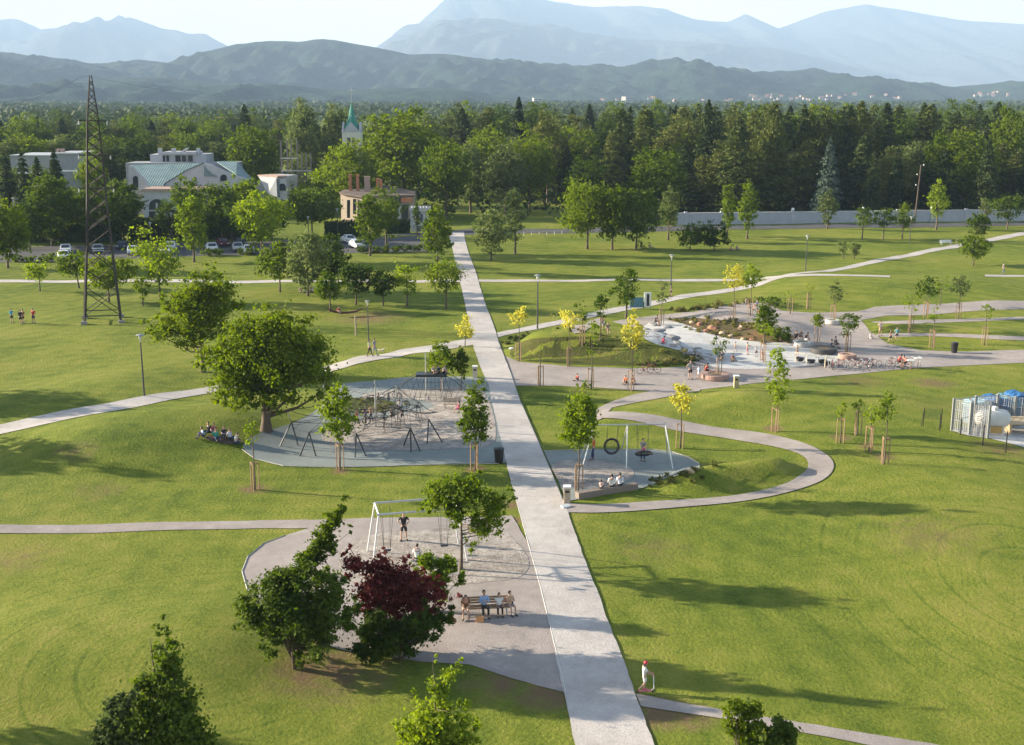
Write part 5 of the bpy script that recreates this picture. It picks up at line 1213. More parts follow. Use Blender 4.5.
# walkers and players on the lawns
person(12, 323, 'akimbo', 60, CY_, BK, 'person in a turquoise shirt, leftmost of the players on the left lawn', 1.0)
person(21, 324.5, 'walk', 20, BK, BK, 'person in black, left of the close pair of players on the left lawn', 1.0, long_s=True)
person(23.5, 323.5, 'akimbo', -30, BR, BK, 'person in brown, right of the close pair of players on the left lawn', 1.0)
person(34, 323.5, 'akimbo', -20, RD, NV, 'person in a red shirt, rightmost of the players on the left lawn', 1.05)
person(369.5, 356.5, 'walk', 70, (.5, .55, .35), BK, 'walker in a pale top, left of the couple on the diagonal path', .98, long_l=True, long_hair=True, dz=.03)
person(374.5, 356, 'walk', 60, GY, (.3, .3, .32), 'walker in grey, right of the couple on the diagonal path', 1.02, long_l=True, dz=.03)
def dog(px, py, label, rz):
    J = {'hip': (0, .22, .30), 'mid': (0, 0, .29), 'sh': (0, -.2, .31), 'nk': (0, -.30, .40), 'hd': (0, -.37, .45), 'mz': (0, -.48, .43), 'tl': (0, .34, .38), 'te': (0, .44, .50)}
    E = [('mid', 'hip'), ('mid', 'sh'), ('sh', 'nk'), ('nk', 'hd'), ('hd', 'mz'), ('hip', 'tl'), ('tl', 'te')]
    Rr = dict(hip=.08, mid=.085, sh=.10, nk=.06, hd=.065, mz=.03, tl=.02, te=.012)
    for s, n_ in ((1, 'L'), (-1, 'R')):
        J['k' + n_] = (.06 * s, .17, .20); J['h' + n_] = (.06 * s, .27, .11); J['p' + n_] = (.06 * s, .22, .02); J['e' + n_] = (.06 * s, -.19, .18); J['w' + n_] = (.06 * s, -.22, .08); J['q' + n_] = (.06 * s, -.25, .02)
        E += [('hip', 'k' + n_), ('k' + n_, 'h' + n_), ('h' + n_, 'p' + n_), ('sh', 'e' + n_), ('e' + n_, 'w' + n_), ('w' + n_, 'q' + n_)]
        for a, r_ in (('k', .045), ('h', .022), ('p', .02), ('e', .035), ('w', .022), ('q', .02)): Rr[a + n_] = r_
    me = skin('dog', J, E, Rr)
    m = MB()
    for s in (-1, 1): m.sphere((.045 * s, -.36, .51), .03, 6, 5, 0, (.5, .5, 1.2))
    hm = m.mesh('ears', [None]); bm = bmesh.new(); bm.from_mesh(me); bm.from_mesh(hm); bm.to_mesh(me); bm.free()
    me.materials.append(P((.55, .50, .42), .9, 'fur')); o = link('dog', me, None, G(px, py, .03), R(rz)); tag(o, label, 'dog')
dog(381, 353, 'small pale dog walking ahead of the couple on the diagonal path', 75)
person(1003, 274.5, 'walk', 80, (.1, .12, .12), (.12, .16, .2), 'lone dark-clothed walker on the lawn at the far right', 1.05, long_l=True)
bn = bench(946, 245, 'bench on the diagonal path at the far right', 2.2, R(8), whitepaint)
person(957, 245.5, 'sit', 20, BK, NV, 'person in dark clothes sitting right of the far bench', 1.0, at=None, long_l=True)
# hammock place among the small trees
hp = G(345, 317)
root = thing('hammock', hp, 'dark red hammock slung low between two of the dark round trees', 'hammock', None, R(4))
m = MB()
pr = [(-2.0, .95), (-1.3, .62), (-.5, .48), (.4, .48), (1.3, .62), (2.2, .95)]
for k in range(3):
    y = -.18 + .18 * k; m.tube([(x, y * (1 if abs(x) < 1.6 else .3), z + abs(y) * .35) for x, z in pr], [.03, .09, .1, .1, .09, .03], 6)
m.build('sling', P((.10, .03, .03), .9, 'sling_cloth'), root)
m = MB().tube([(-2.0, 0, .98), (-2.6, 0, 1.3)], .015, 4).tube([(2.2, 0, .98), (3.0, 0, 1.4)], .015, 4); m.build('rope', darksteel, root)
person(0, 0, 'floorhug', 40, RD, BK, 'person in dark red sitting on the left half of the hammock', 1.0, at=hp + Vector((-.8, 0, .45)))
for px, py, sh, lb in ((301, 292, (.4, .3, .3), 'left person of the three resting under the willow'), (306, 292.5, WH, 'middle person of the three resting under the willow'), (312, 292, (.5, .4, .45), 'right person of the three resting under the willow')):
    person(px, py, 'floor', px * 7 % 90, sh, GY, lb, 1.0)
for px, py, sh, lb in ((641, 248, GY, 'left person of the pair sitting in the shade of the lawn clump'), (650, 248, (.4, .35, .3), 'right person of the pair sitting in the shade of the lawn clump'), (731, 250.5, PK, 'left person of the pair lying beside the dark bushes'), (737, 250, (.4, .2, .22), 'right person of the pair lying beside the dark bushes')):
    person(px, py, 'floor', px * 7 % 90, sh, GY, lb, 1.0)

# terrace people
TP = [
 (690, 379.5, 'akimbo', 20, GY, BK, 'person in a grey shirt and black shorts standing beside the left round bench', 1.05, 0),
 (698.5, 379, 'walk', -60, LB, WH, 'child in pale blue standing next to the person in black shorts', .72, 0),
 (705, 376, 'sitfwd', 100, RD, BK, 'person in red sitting on the left round bench', .95, .05),
 (578, 381, 'floorhug', -70, RD, BK, 'child in red sitting on the terrace near the main path', .75, 0),
 (626, 384, 'floorhug', -30, OR, BK, 'child in orange sitting at the left behind the stake frame', .9, 0),
 (632, 384, 'floorhug', 30, (.5, .2, .14), (.6, .35, .3), 'child in rust red sitting at the right behind the stake frame', .9, 0),
 (721, 361, 'kneel', 60, TN, TN, 'small child without shirt at the left of the white basin', .62, 0),
 (732.5, 362, 'kneel', 100, TN, BK, 'small child crouching left of the person in the blue cape', .62, 0),
 (722, 359, 'floor', 200, NV, NV, 'person in blue sitting in the white basin with their back to us', .9, 0),
 (731.5, 361, 'floorhug', 60, (.3, .1, .1), BK, 'person in dark red sitting right of the blue one in the basin', .85, 0),
 (735, 352, 'walk', 80, TN, GY, 'small child walking at the back of the white basin', .6, 0),
 (747, 355, 'push', 80, TN, PK, 'child bending forward in the middle of the white basin', .75, 0),
 (756, 357, 'akimbo', 10, WH, BK, 'small child in white standing beside the bending child', .65, 0),
 (762, 360, 'akimbo', 60, (.5, .25, .18), TN, 'small tan child at the foot of the reddish stakes', .62, 0),
 (663, 344, 'kneel', 120, (.60, .06, .12), PK, 'child in bright red crouching at the left end of the basin', .85, 0),
 (655, 326, 'sitfwd', 60, BK, BK, 'person in black sitting at the back left end of the basin', 1.0, 0),
 (741, 330.5, 'floorhug', -60, (.5, .4, .36), TN, 'child sitting among the plants of the bed', .8, 0),
 (797, 357, 'walk', 200, TN, (.5, .3, .2), 'small child without shirt walking right of the basin', .7, 0),
 (796, 343, 'sit', -30, BK, BK, 'person in black at the left on the crowded round bench', 1.0, .0),
 (800, 341, 'sitfwd', 10, GY, BK, 'person in grey in the middle of the crowded round bench', 1.0, .0),
 (805, 344, 'sitfwd', 60, BK, WH, 'person in black and white at the right on the crowded round bench', 1.0, .0),
 (831, 352, 'sitphone', 80, NV, BK, 'person in navy sitting on the right end of the dark oval bench', 1.0, .0),
 (835, 349, 'sit', 120, (.1, .1, .14), BK, 'person in near-black sitting behind the navy one on the oval bench', 1.0, .0),
 (870, 339, 'kneel', 60, WH, WH, 'small child in white crouching at the rim of the oval island', .8, 0),
 (880, 336, 'akimbo', 10, (.6, .5, .45), TN, 'tall bare-armed person standing left on the oval island', .95, 0),
 (890, 343, 'walk', 60, BR, BK, 'child in brown walking in the middle on the oval island', .85, 0),
 (896.5, 341, 'akimbo', -20, (.1, .35, .4), BK, 'child in teal standing right on the oval island', .85, 0),
 (898, 367, 'sitfwd', 90, RD, BK, 'person in red sitting in the bicycle rack, left of two', 1.0, 0),
 (905, 368, 'sitfwd', -60, (.5, .12, .1), BK, 'person in dull red sitting in the bicycle rack, right of two', 1.0, 0),
 (746, 308, 'sit', 60, GY, BK, 'person in grey sitting behind the yellow pair of trees', 1.0, 0),
 (757, 310, 'sit', -60, NV, BK, 'person in navy sitting behind the yellow pair of trees', 1.0, 0),
 (758, 315, 'floorhug', 20, OR, BK, 'child in orange behind the planting bed', .8, 0),
 (602, 330, 'akimbo', 40, (.45, .3, .2), GY, 'person in a tan top standing on the small mound path', 1.0, 0),
 (607, 334, 'sitfwd', 20, (.12, .12, .14), BK, 'person in black sitting in the dip of the mound', 1.0, 0),
 (671, 297, 'akimbo', 90, BK, BK, 'person in black standing astride at the foot of the street lamp', 1.0, 0),
]
for px, py, kd, f, sh, pn, lb, s, dz in TP: person(px, py, kd, f, sh, pn, lb, s, dz=.04 + dz)

def round_bench(px, py, wpx, label, mat, hgt=.45):
    b_ = G(px, py, .03); r = wpx / 2 / ppm(b_); root = thing('round_bench', b_, label, 'bench')
    MB().lathe((0, 0, 0), [(r * .92, 0), (r, .08), (r, hgt), (r * .97, hgt + .05), (r * .55, hgt + .05), (r * .5, hgt)], 28).build('seat_ring', mat, root)
    MB().lathe((0, 0, 0), [(r * .5, .3), (r * .5, hgt + .01), (.1, hgt + .02)], 20).build('planter_soil', soil, root)
reddish = P((.36, .23, .19), .85, 'stained_concrete')
round_bench(715, 379, 28, 'round reddish bench at the front left of the white basin', reddish)
round_bench(803, 346, 20, 'round bench crowded with people right of the basin', concrete)
round_bench(823, 353, 26, 'dark oval low bench in front of the crowded one', P((.06, .06, .06), .7, 'dark_panel'), .5)
round_bench(847, 359, 18, 'round bench with a young tree behind the bicycle racks', reddish)
round_bench(833, 324, 16, 'small round bench at the back of the terrace', concrete)
# small rocking seats at the right end of the basin
def play_seat():
    root = thing('play_seat', (0, 0, -50), 'x', 'play seat')
    MB().tube([(0, -.45, 0), (0, -.45, .95), (0, .45, .95), (0, .45, 0)], .05, 8).build('hoop', P((.66, .58, .40), .5, 'cream_tube'), root)
    MB().box((0, 0, .45), (.4, .75, .16)).build('seat', blackplastic, root)
    MB().sphere((0, .0, .3), .3, 10, 6, 0, (1, 1.2, .7)).build('base', blackplastic, root, smooth=True)
    return root
ps = play_seat()
for i, (px, py, lb) in enumerate(((800, 363, 'first from the left of the cream-hooped black play seats beyond the basin'), (811, 365, 'second from the left of the cream-hooped black play seats beyond the basin'), (822, 365, 'third from the left of the cream-hooped black play seats beyond the basin'), (827, 367, 'rightmost of the cream-hooped black play seats, nearest the bicycles'))):
    if i == 0: ps.location = G(px, py, .04); ps.rotation_euler.z = .9; ps['label'] = lb; ps['group'] = 'play seats beside the water basin'
    else: copy_thing(ps, G(px, py, .04), .9 + i * .5, lb, 1, 'play seats beside the water basin')
# stepping stones and rocks
def rock(name, px, py, sx_, sy_, sz_, mat, label, cat, group, seed, dz=0):
    rg = random.Random(seed); bm = bmesh.new(); bmesh.ops.create_icosphere(bm, subdivisions=2, radius=1)
    for v in bm.verts: v.co *= rg.uniform(.82, 1.15); v.co.x *= sx_; v.co.y *= sy_; v.co.z *= sz_
    me = bpy.data.meshes.new(name); bm.to_mesh(me); bm.free(); me.materials.append(mat); tag(link(name, me, None, G(px, py, dz), rg.uniform(0, 3)), label, cat, group)
redrock = P((.34, .17, .11), .9, 'red_sandstone'); greyrock = P((.24, .24, .24), .9, 'grey_stone'); buff = P((.50, .38, .26), .9, 'buff_stone')
rk = [(713, 329, .85, .65, .6, redrock, 'largest reddish boulder on the left of the planting bed'), (706, 332, .6, .5, .5, redrock, 'reddish rock at the left foot of the largest boulder'), (700, 325, .8, .6, .5, redrock, 'reddish rock at the upper left of the planting bed'), (692, 323, .5, .4, .4, buff, 'buff rock left end of the planting bed'),
      (722, 334, .6, .5, .4, buff, 'buff rock just right of the largest boulder'), (731, 337, .6, .4, .4, buff, 'buff rock on the lower rim of the bed'), (743, 340, .5, .4, .35, buff, 'small buff rock on the rim below the sitting child'), (718, 323, .6, .5, .4, redrock, 'reddish rock above the largest boulder'), (752, 340, .5, .4, .3, redrock, 'small reddish rock on the rim near the dense upright tree'),
      (690, 471, .45, .4, .3, buff, 'buff rock at the right tip of the swing playground'), (695, 470, .3, .3, .25, redrock, 'small reddish rock at the right tip of the swing playground')]
for i, r_ in enumerate(rk): rock('rock', r_[0], r_[1], r_[2] * .75, r_[3] * .75, r_[4] * .75, r_[5], r_[6], 'rock', 'rocks of the planting beds', i)
st = [(653, 325, 1.4, .8, .3, 'topmost dark slab in the left end of the basin'), (658, 331, 1.6, .9, .25, 'wide dark slab below the topmost in the basin'), (668, 328, 1.0, .6, .25, 'small dark slab right of the wide ones'), (672, 338, 1.4, .9, .35, 'grey hump in the middle of the left basin'), (645, 330, 1.0, .6, .25, 'dark slab at the left rim of the basin'), (697, 349, 1.1, .6, .12, 'upper one of two flat dark stones in the basin centre'), (691, 353, 1.1, .6, .12, 'lower one of two flat dark stones in the basin centre'), (676, 343, .8, .5, .2, 'small grey stone beside the red-clothed child')]
for i, (px, py, a, b_, c_, lb) in enumerate(st): rock('stone_slab', px, py, a * .7, b_ * .7, c_ * .8, greyrock, lb, 'stone', 'stones in the water basin', 40 + i, .04)

# bicycles and racks
def bicycle():
    root = thing('bicycle', (0, 0, -50), 'x', 'bicycle')
    for x in (-.52, .52):
        wo = MB().torus((x, 0, .34), .32, .022, 'y', 22, 6).build('wheel', blackplastic, root)
        m = MB()
        for k in range(6): a = k * math.pi / 6; m.tube([(x - .31 * math.cos(a), 0, .34 - .31 * math.sin(a)), (x + .31 * math.cos(a), 0, .34 + .31 * math.sin(a))], .004, 3)
        m.build('spokes', steel, wo)
    m = MB(); bb = (-.08, 0, .30); st_ = (-.22, 0, .80); hd_ = (.36, 0, .82); hb = (.40, 0, .62)
    for a, b_ in ((bb, st_), (st_, hd_), (bb, hb), (bb, (-.52, 0, .34)), (st_, (-.52, 0, .34)), (hd_, (.52, 0, .34))): m.tube([a, b_], .022, 6)
    m.build('frame', P((.30, .05, .05), .4, 'frame_paint'), root)
    MB().tube([(.36, 0, .82), (.34, 0, .98), (.36, -.25, 1.0)], .014, 6).tube([(.34, 0, .98), (.36, .25, 1.0)], .014, 6).build('handlebar', darksteel, root)
    MB().sphere((-.25, 0, .90), .10, 8, 5, 0, (1.5, .8, .4)).build('saddle', blackplastic, root)
    MB().torus(bb, .08, .01, 'y', 14, 4).tube([(-.08, -.1, .17), (-.08, 0, .3), (-.08, .1, .43)], .012, 4).build('crank', darksteel, root)
    return root
bk = bicycle()
bkl = [(832, 369, 80, 'leftmost bicycle in the rack row'), (840, 369, 20, 'second bicycle from the left in the rack row, turned sideways'), (856, 368, 15, 'third bicycle from the left in the rack row'), (864, 368, 160, 'fourth bicycle from the left in the rack row'), (874, 368, 20, 'fifth bicycle from the left in the rack row'), (893, 367, 10, 'bicycle beside the two people in red'), (903, 368, 170, 'bicycle right behind the people in red'), (645, 374, 10, 'bicycle leaning at the foot of the mound'), (652, 373, 170, 'second bicycle at the foot of the mound, right of the other')]
for i, (px, py, rz, lb) in enumerate(bkl):
    if i == 0: bk.location = G(px, py, .04); bk.rotation_euler.z = R(rz); bk['label'] = lb; bk['group'] = 'parked bicycles on the terrace'
    else: copy_thing(bk, G(px, py, .04), R(rz), lb, 1, 'parked bicycles on the terrace')
pxk = G(700, 385.5, .04); copy_thing(bk, G(702, 383, .04), 0.2, 'scooter-like bicycle lying beside the yellow tree top on the terrace', .6, None) if False else None
def rack():
    root = thing('bicycle_rack', (0, 0, -50), 'x', 'bicycle rack')
    MB().tube([(0, -.4, 0), (0, -.4, .9), (0, 0, .98), (0, .4, .9), (0, .4, 0)], .03, 8).build('hoop', steel, root)
    MB().tube([(0, -.4, .5), (0, .4, .5)], .018, 6).build('cross_rail', steel, root)
    return root
rr = rack(); on = ordn
for i, px in enumerate((829, 836, 846, 852, 861, 869, 877, 886, 895, 902, 912, 919)):
    lb = on[i] + ' steel hoop from the left in the bicycle rack row on the terrace'; p = G(px, 370.5 - (px - 829) * .045, .04)
    if i == 0: rr.location = p; rr['label'] = lb; rr['group'] = 'steel bicycle hoops'
    else: copy_thing(rr, p, random.uniform(-.1, .1), lb, 1, 'steel bicycle hoops')
for i, (px, py, lb) in enumerate(((910, 371, 'white-topped small post table left of the pair at the end of the bicycle row'), (917.5, 369, 'white-topped small post table right of the pair at the end of the bicycle row'))):
    root = thing('post_table', G(px, py, .04), lb, 'table'); MB().tube([(0, 0, 0), (0, 0, 1.0)], .04, 8).build('leg', stakewood, root); MB().box((0, 0, 1.03), (.7, .45, .05)).build('table_top', whitepaint, root)

# information board and street lamps
root = thing('information_board', G(640, 309), 'blue-grey information board with a white panel by the diagonal path', 'sign', None, R(6))
MB().box((-.45, 0, .85), (1.7, .12, 1.3)).build('board', P((.10, .22, .30), .5, 'board_blue'), root)
MB().box((.95, 0, 1.15), (.9, .14, 1.9)).build('white_panel', whitepaint, root); MB().box((.98, -.076, 1.15), (.34, .012, 1.5)).build('black_stripe', blackplastic, root)
for x in (-1.2, .45, 1.35): MB().tube([(x, 0, -.2), (x, 0, .9)], .045, 6).build('post', darksteel, root)
def lamp():
    root = thing('street_lamp', (0, 0, -50), 'x', 'street lamp')
    MB().tube([(0, 0, -.2), (0, 0, 2.5), (0, 0, 4.7)], [.085, .075, .055], 10).build('pole', lampgrey, root)
    MB().tube([(0, 0, 4.65), (0, 0, 5.25)], .05, 8).tube([(-.32, 0, 5.28), (0, 0, 5.2), (.32, 0, 5.28)], .03, 6).build('head_bracket', steel, root)
    MB().lathe((0, 0, 5.25), [(.08, -.02), (.34, .04), (.36, .07), (.22, .13), (.05, .17)], 16).build('lamp_shade', P((.28, .30, .29), .5, 'lamp_cap'), root)
    MB().lathe((0, 0, 4.95), [(.05, 0), (.13, .08), (.13, .26), (.06, .3)], 12).build('lantern_glass', P((.6, .62, .58), .2, 'lantern_glass'), root)
    return root
lp = lamp()
for i, (px, py, top, lb) in enumerate(((144.3, 396, 333.5, 'street lamp standing alone beside the left diagonal path'), (368.5, 341, 300, 'street lamp right behind the walking couple'), (537.5, 329, 274, 'street lamp beside the diagonal path near the grass mound'), (670.5, 297, 254, 'street lamp by the diagonal path near the information board'), (805.5, 271, 234.5, 'street lamp by the diagonal path on the right'), (909.5, 244, 216, 'street lamp in front of the small dark trees by the white wall'),
        (152, 251, 222, 'left lamp of two at the car park before the arched hall'), (173, 247, 212, 'right, taller lamp of two at the car park before the arched hall'), (309, 243, 216, 'lamp between the dark trees left of the chimneys house'), (338, 238, 208, 'lamp at the left end of the chimneys house'), (545, 238, 226, 'lamp at the head of the main path right side') )):
    b_ = G(px, py); s = hpx(b_, top) / 5.45
    if i == 0: lp.location = b_; lp.scale = (s,) * 3; lp['label'] = lb; lp['group'] = 'street lamps of the park'
    else: copy_thing(lp, b_, i * .6, lb, s, 'street lamps of the park')
for px, py, top, lb in ((356, 336, 317, 'short grey post on the lawn left of the walking couple'),):
    b_ = G(px, py); tag(MB().tube([(0, 0, -.1), (0, 0, hpx(b_, top))], .09, 8).lathe((0, 0, hpx(b_, top)), [(.11, 0), (.12, .08), (.02, .12)], 8).build('wooden_post', greywood, None, b_), lb, 'post')

# telephone pole
b_ = G(914.5, 222.5); h_ = hpx(b_, 165)
root = thing('telephone_pole', b_, 'leaning brown wooden telephone pole in front of the white wall', 'utility pole'); root.rotation_euler = (0, R(2.2), 0)
MB().tube([(0, 0, -.3), (0, 0, h_)], [.17, .12], 8).build('pole', bark, root)
for z, s in ((h_ - .2, 1), (h_ - 2.2, -1), (h_ - 4.4, -1)):
    cbx = MB().tube([(0, 0, z), (s * .55, 0, z + .15)], .04, 6).build('bracket', steel, root); MB().lathe((s * .6, 0, z + .1), [(.04, 0), (.12, .06), (.12, .25), (.05, .3)], 8).build('insulator', whitepaint, cbx)
#EOF_PART3
# ------------------------------------------------------------------ lattice pylon and its line
pb0 = G(103, 320.5)
py_ = thing('lattice_pylon', pb0, 'tall brown steel lattice power pylon standing on the left lawn', 'pylon', None, R(18)); py_.rotation_euler.y = R(1.5)
prof = [(0, 4.1), (8.1, 2.9), (14, 2.15), (19.5, 1.65), (23.4, 1.25), (26.5, .6), (hpx(pb0, 75), .18)]
def wz_(z): return float(np.interp(z, [p[0] for p in prof], [p[1] for p in prof])) / 2
for sx_ in (-1, 1):
    for sy_ in (-1, 1):
        MB().tube([(sx_ * wz_(z), sy_ * wz_(z), z) for z, _ in prof], [.16, .15, .13, .11, .09, .07, .05], 4).build('leg', rust, py_)
        MB().box((sx_ * 2.08, sy_ * 2.08, .05), (.8, .8, .6), taper=.75).build('footing', P((.25, .245, .23), .9, 'old_concrete'), py_)
zs = [.9]
while zs[-1] < prof[-1][0] - 1.2: zs.append(zs[-1] + max(.75, wz_(zs[-1]) * 1.45))
m = MB()
for fi in range(4):
    def cnr(z, e):
        a = wz_(z); c_ = [(-a, -a), (a, -a), (a, a), (-a, a)]; q_ = c_[(fi + e) % 4]; return (q_[0], q_[1], z)
    for i in range(len(zs) - 1):
        m.tube([cnr(zs[i], i % 2), cnr(zs[i + 1], (i + 1) % 2)], .05, 4, cap=False)
        if i % 2 == 0 or zs[i] > 12: m.tube([cnr(zs[i], (i + 1) % 2), cnr(zs[i + 1], i % 2)], .05, 4, cap=False)
    m.tube([cnr(.9, 0), cnr(.9, 1)], .06, 4, cap=False); m.tube([cnr(zs[3], 0), cnr(zs[3], 1)], .05, 4, cap=False)
m.build('bracing', rust, py_)
for z in (23.3, 19.4, 15.6):
    a = wz_(z) + .9; ca = MB().box((0, 0, z), (a * 2, .14, .14)).box((0, wz_(z), z), (a * 1.6, .1, .1)).build('cross_arm', rust, py_)
    for s in (-1, 1): MB().lathe((s * a, 0, z - .5), [(.03, 0), (.09, .08), (.05, .16), (.09, .24), (.05, .32), (.09, .4), (.03, .5)], 8).build('insulator', paleconc, ca)
for (a, b_, lb) in (((92, 76), (-60, 104), 'thin power cable sagging from the pylon top towards the left edge'), ((92, 76), (420, 112), 'thin power cable running from the pylon top away to the right')):
    p = pb0 + Vector((0, 0, prof[-1][0] - .1)); q_ = atY(b_[0], b_[1], p.y + (10 if b_[0] < 0 else 330)); 
    pts = [p.lerp(q_, t / 24) - Vector((0, 0, (1.6 if b_[0] < 0 else 3) * math.sin(math.pi * t / 24))) for t in range(25)]
    tag(MB().tube(pts, .02 if b_[0] < 0 else .011, 4).build('power_cable', darksteel), lb, 'cable')

# ------------------------------------------------------------------ buildings at the edge of the park
def wallmat(name, c): return plain(name, c, .9, var=.08, scale=.8, bump=.05)
white_r = wallmat('white_render', (.42, .43, .46)); cream_r = wallmat('cream_render', (.36, .30, .24)); brick = wallmat('red_brick', (.42, .17, .09)); palestone = wallmat('pale_stone', (.48, .48, .50)); grey_r = wallmat('grey_render', (.25, .27, .29))
roofbrown = wallmat('brown_roof', (.13, .10, .085)); roofpink = wallmat('pinkish_coping', (.38, .27, .22))
def tealroof():
    m, t, b = newmat('green_copper_roof'); tcn = t.nodes.new('ShaderNodeTexCoord'); wv = t.nodes.new('ShaderNodeTexWave'); wv.inputs['Scale'].default_value = .55; wv.bands_direction = 'X'
    t.links.new(tcn.outputs['Object'], wv.inputs['Vector']); nz = N(t, 'ShaderNodeTexNoise', Scale=.5, Detail=5.0); t.links.new(tcn.outputs['Object'], nz.inputs['Vector'])
    r = ramp(t, [(0.3, (.10, .17, .18)), (0.7, (.19, .27, .28))]); t.links.new(nz.outputs[0], r.inputs[0]); t.links.new(r.outputs[0], b.inputs['Base Color'])
    b.inputs['Roughness'].default_value = .5; bp = N(t, 'ShaderNodeBump', Strength=.8, Distance=.12); t.links.new(wv.outputs[1], bp.inputs['Height']); t.links.new(bp.outputs[0], b.inputs['Normal']); return m
teal = tealroof()
def zpx(py, Yd): return atY(CX, py, Yd).z
def xpx(px, Yd): return atY(px, 200, Yd).x
def bx(m, px0, px1, pt, pbm, Yd, dep, mi=0):   # a box whose front face spans these limits at distance Yd
    x0, x1 = xpx(px0, Yd), xpx(px1, Yd); z1 = zpx(pt, Yd); z0 = 0 if pbm is None else zpx(pbm, Yd)
    return m.box(((x0 + x1) / 2, Yd + dep / 2, (z0 + z1) / 2), (x1 - x0, dep, z1 - z0), mi=mi)
def plate(m, pts, Yd, dep): return m.prism([atY(a, b_, Yd) for a, b_ in pts], (0, dep, 0))
def arch_pts(cx_, y0, y1, hw, n=8):
    r_ = hw * .95; return [(cx_ - hw, y1), (cx_ + hw, y1)] + [(cx_ + hw * math.cos(math.pi * k / n), y0 + r_ - r_ * math.sin(math.pi * k / n)) for k in range(n + 1)]
# arched hall with green roofs
bh = thing('hall', (0, 0, 0), 'white hall with green sloping roofs, curved gables and an arched window', 'building')
m = MB(); bx(m, 143, 209, 191.5, None, 262, 9); m.build('front_wing', white_r, bh)
m = MB(); bx(m, 142, 210, 189, 191.5, 261.6, 9.8); m.build('coping', roofpink, bh)
fw = MB(); plate(fw, arch_pts(156.5, 199, 226, 7.5), 261.85, .14); wf = fw.build('window', glass, bh)
m = MB(); plate(m, [(155.6, 203), (157.4, 203), (157.4, 226), (155.6, 226)], 261.6, .2); plate(m, [(149, 210), (164, 210), (164, 211.2), (149, 211.2)], 261.65, .2); m.build('mullion', white_r, wf)
fw = MB(); plate(fw, arch_pts(214, 199, 222, 3.5), 265.85, .14); fw.build('window', glass, bh)
m = MB(); bx(m, 129, 254, 186, None, 272.2, 14); m.build('wall', white_r, bh)
m = MB(); plate(m, [(161, 188.5), (166, 182.5), (174, 177.5), (186, 170.5), (203.5, 163.3), (212, 165), (222, 170), (236, 175.5), (254, 181.5), (254, 190), (161, 190)], 271, 1.0); m.build('gable', white_r, bh)
m = MB(); plate(m, [(128.5, 166), (132, 166), (143, 178), (150, 187), (150, 190), (128.5, 190)], 270.9, 1.0); m.build('gable', white_r, bh)
for pts, nm in (([(149, 186.5, 271.6), (163, 186.5, 271.6), (203.5, 163, 283), (131, 165, 283)], 'roof'), ([(217, 161.5, 284), (237, 161.5, 284), (254, 181, 273), (236, 174, 273)], 'roof')):
    MB().prism([atY(*p) for p in pts], (0, .05, -.25)).build(nm, teal, bh)
m = MB(); plate(m, [(204.2, 165.5), (207, 170), (212, 174), (217.5, 176.5), (204.2, 176.5)], 270.7, .25); m.build('roof', teal, bh)
m = MB(); plate(m, arch_pts(223.5, 174.5, 181, 3.2), 270.85, .1); m.build('window', glass, bh)
m = MB(); plate(m, arch_pts(135.5, 176, 190, 2.6), 270.75, .1); m.build('window', glass, bh)
m = MB(); plate(m, [(161, 188.4), (166, 182.2), (186, 169.8), (203.5, 162.5), (203.5, 163.6), (186, 170.9), (166.5, 183), (161.5, 189)], 270.8, .5); m.build('roof_edge', P((.05, .09, .09), .6, 'dark_edge'), bh)
m = MB(); bx(m, 128, 237, 163, 186, 284, 8); m.build('wall', grey_r, bh)
m = MB(); bx(m, 153, 208, 154.5, 163, 287, 8); m.build('penthouse', white_r, bh)
m = MB(); bx(m, 165, 199, 152, 154.5, 286, 6); pw_ = m.build('penthouse', white_r, bh)
for a, b_ in ((165.5, 167.5), (169, 171.5), (178, 183), (184.5, 188.5), (190.5, 195)):
    m = MB(); bx(m, a, b_, 155.5, 161.5, 286.8, .3); m.build('window', glass, bh)
for a in (161, 174.5, 199): m = MB(); bx(m, a, a + 3, 148.5, 154.5, 286.9, 1.2); m.build('chimney', white_r, bh)
m = MB(); plate(m, [(181, 151.5), (186, 148), (187, 148.6), (183, 152)], 286.5, 2); m.build('skylight', paleconc, bh)
# small white hall
b2 = thing('hall', (0, 0, 0), 'small white slanted hall with one dark arched opening beside the lattice frame', 'building')
m = MB(); m.prism([atY(258, 175.5, 270), atY(277, 176.5, 266), atY(277, 197, 266), atY(268, 194, 267), atY(262.5, 184, 269)], (3.5, 6, 0)); m.build('wall', white_r, b2)
m = MB(); bx(m, 277.2, 287, 178.5, 200, 265.6, 5); m.build('wall', white_r, b2)
m = MB(); plate(m, arch_pts(282.3, 183.5, 190.5, 3.3), 265.4, .3); m.build('opening', glass, b2)
m = MB(); m.prism([atY(257.5, 174.8, 270), atY(277.5, 175.8, 265.7), atY(287.5, 175.5, 265.3), atY(275, 173.8, 273)], (0, 0, -.3)); m.build('roof', roofpink, b2)
m = MB(); bx(m, 277.5, 280, 178.6, 197, 265.2, .3); m.build('door_frame', P((.12, .15, .17), .6, 'dark_frame'), b2)
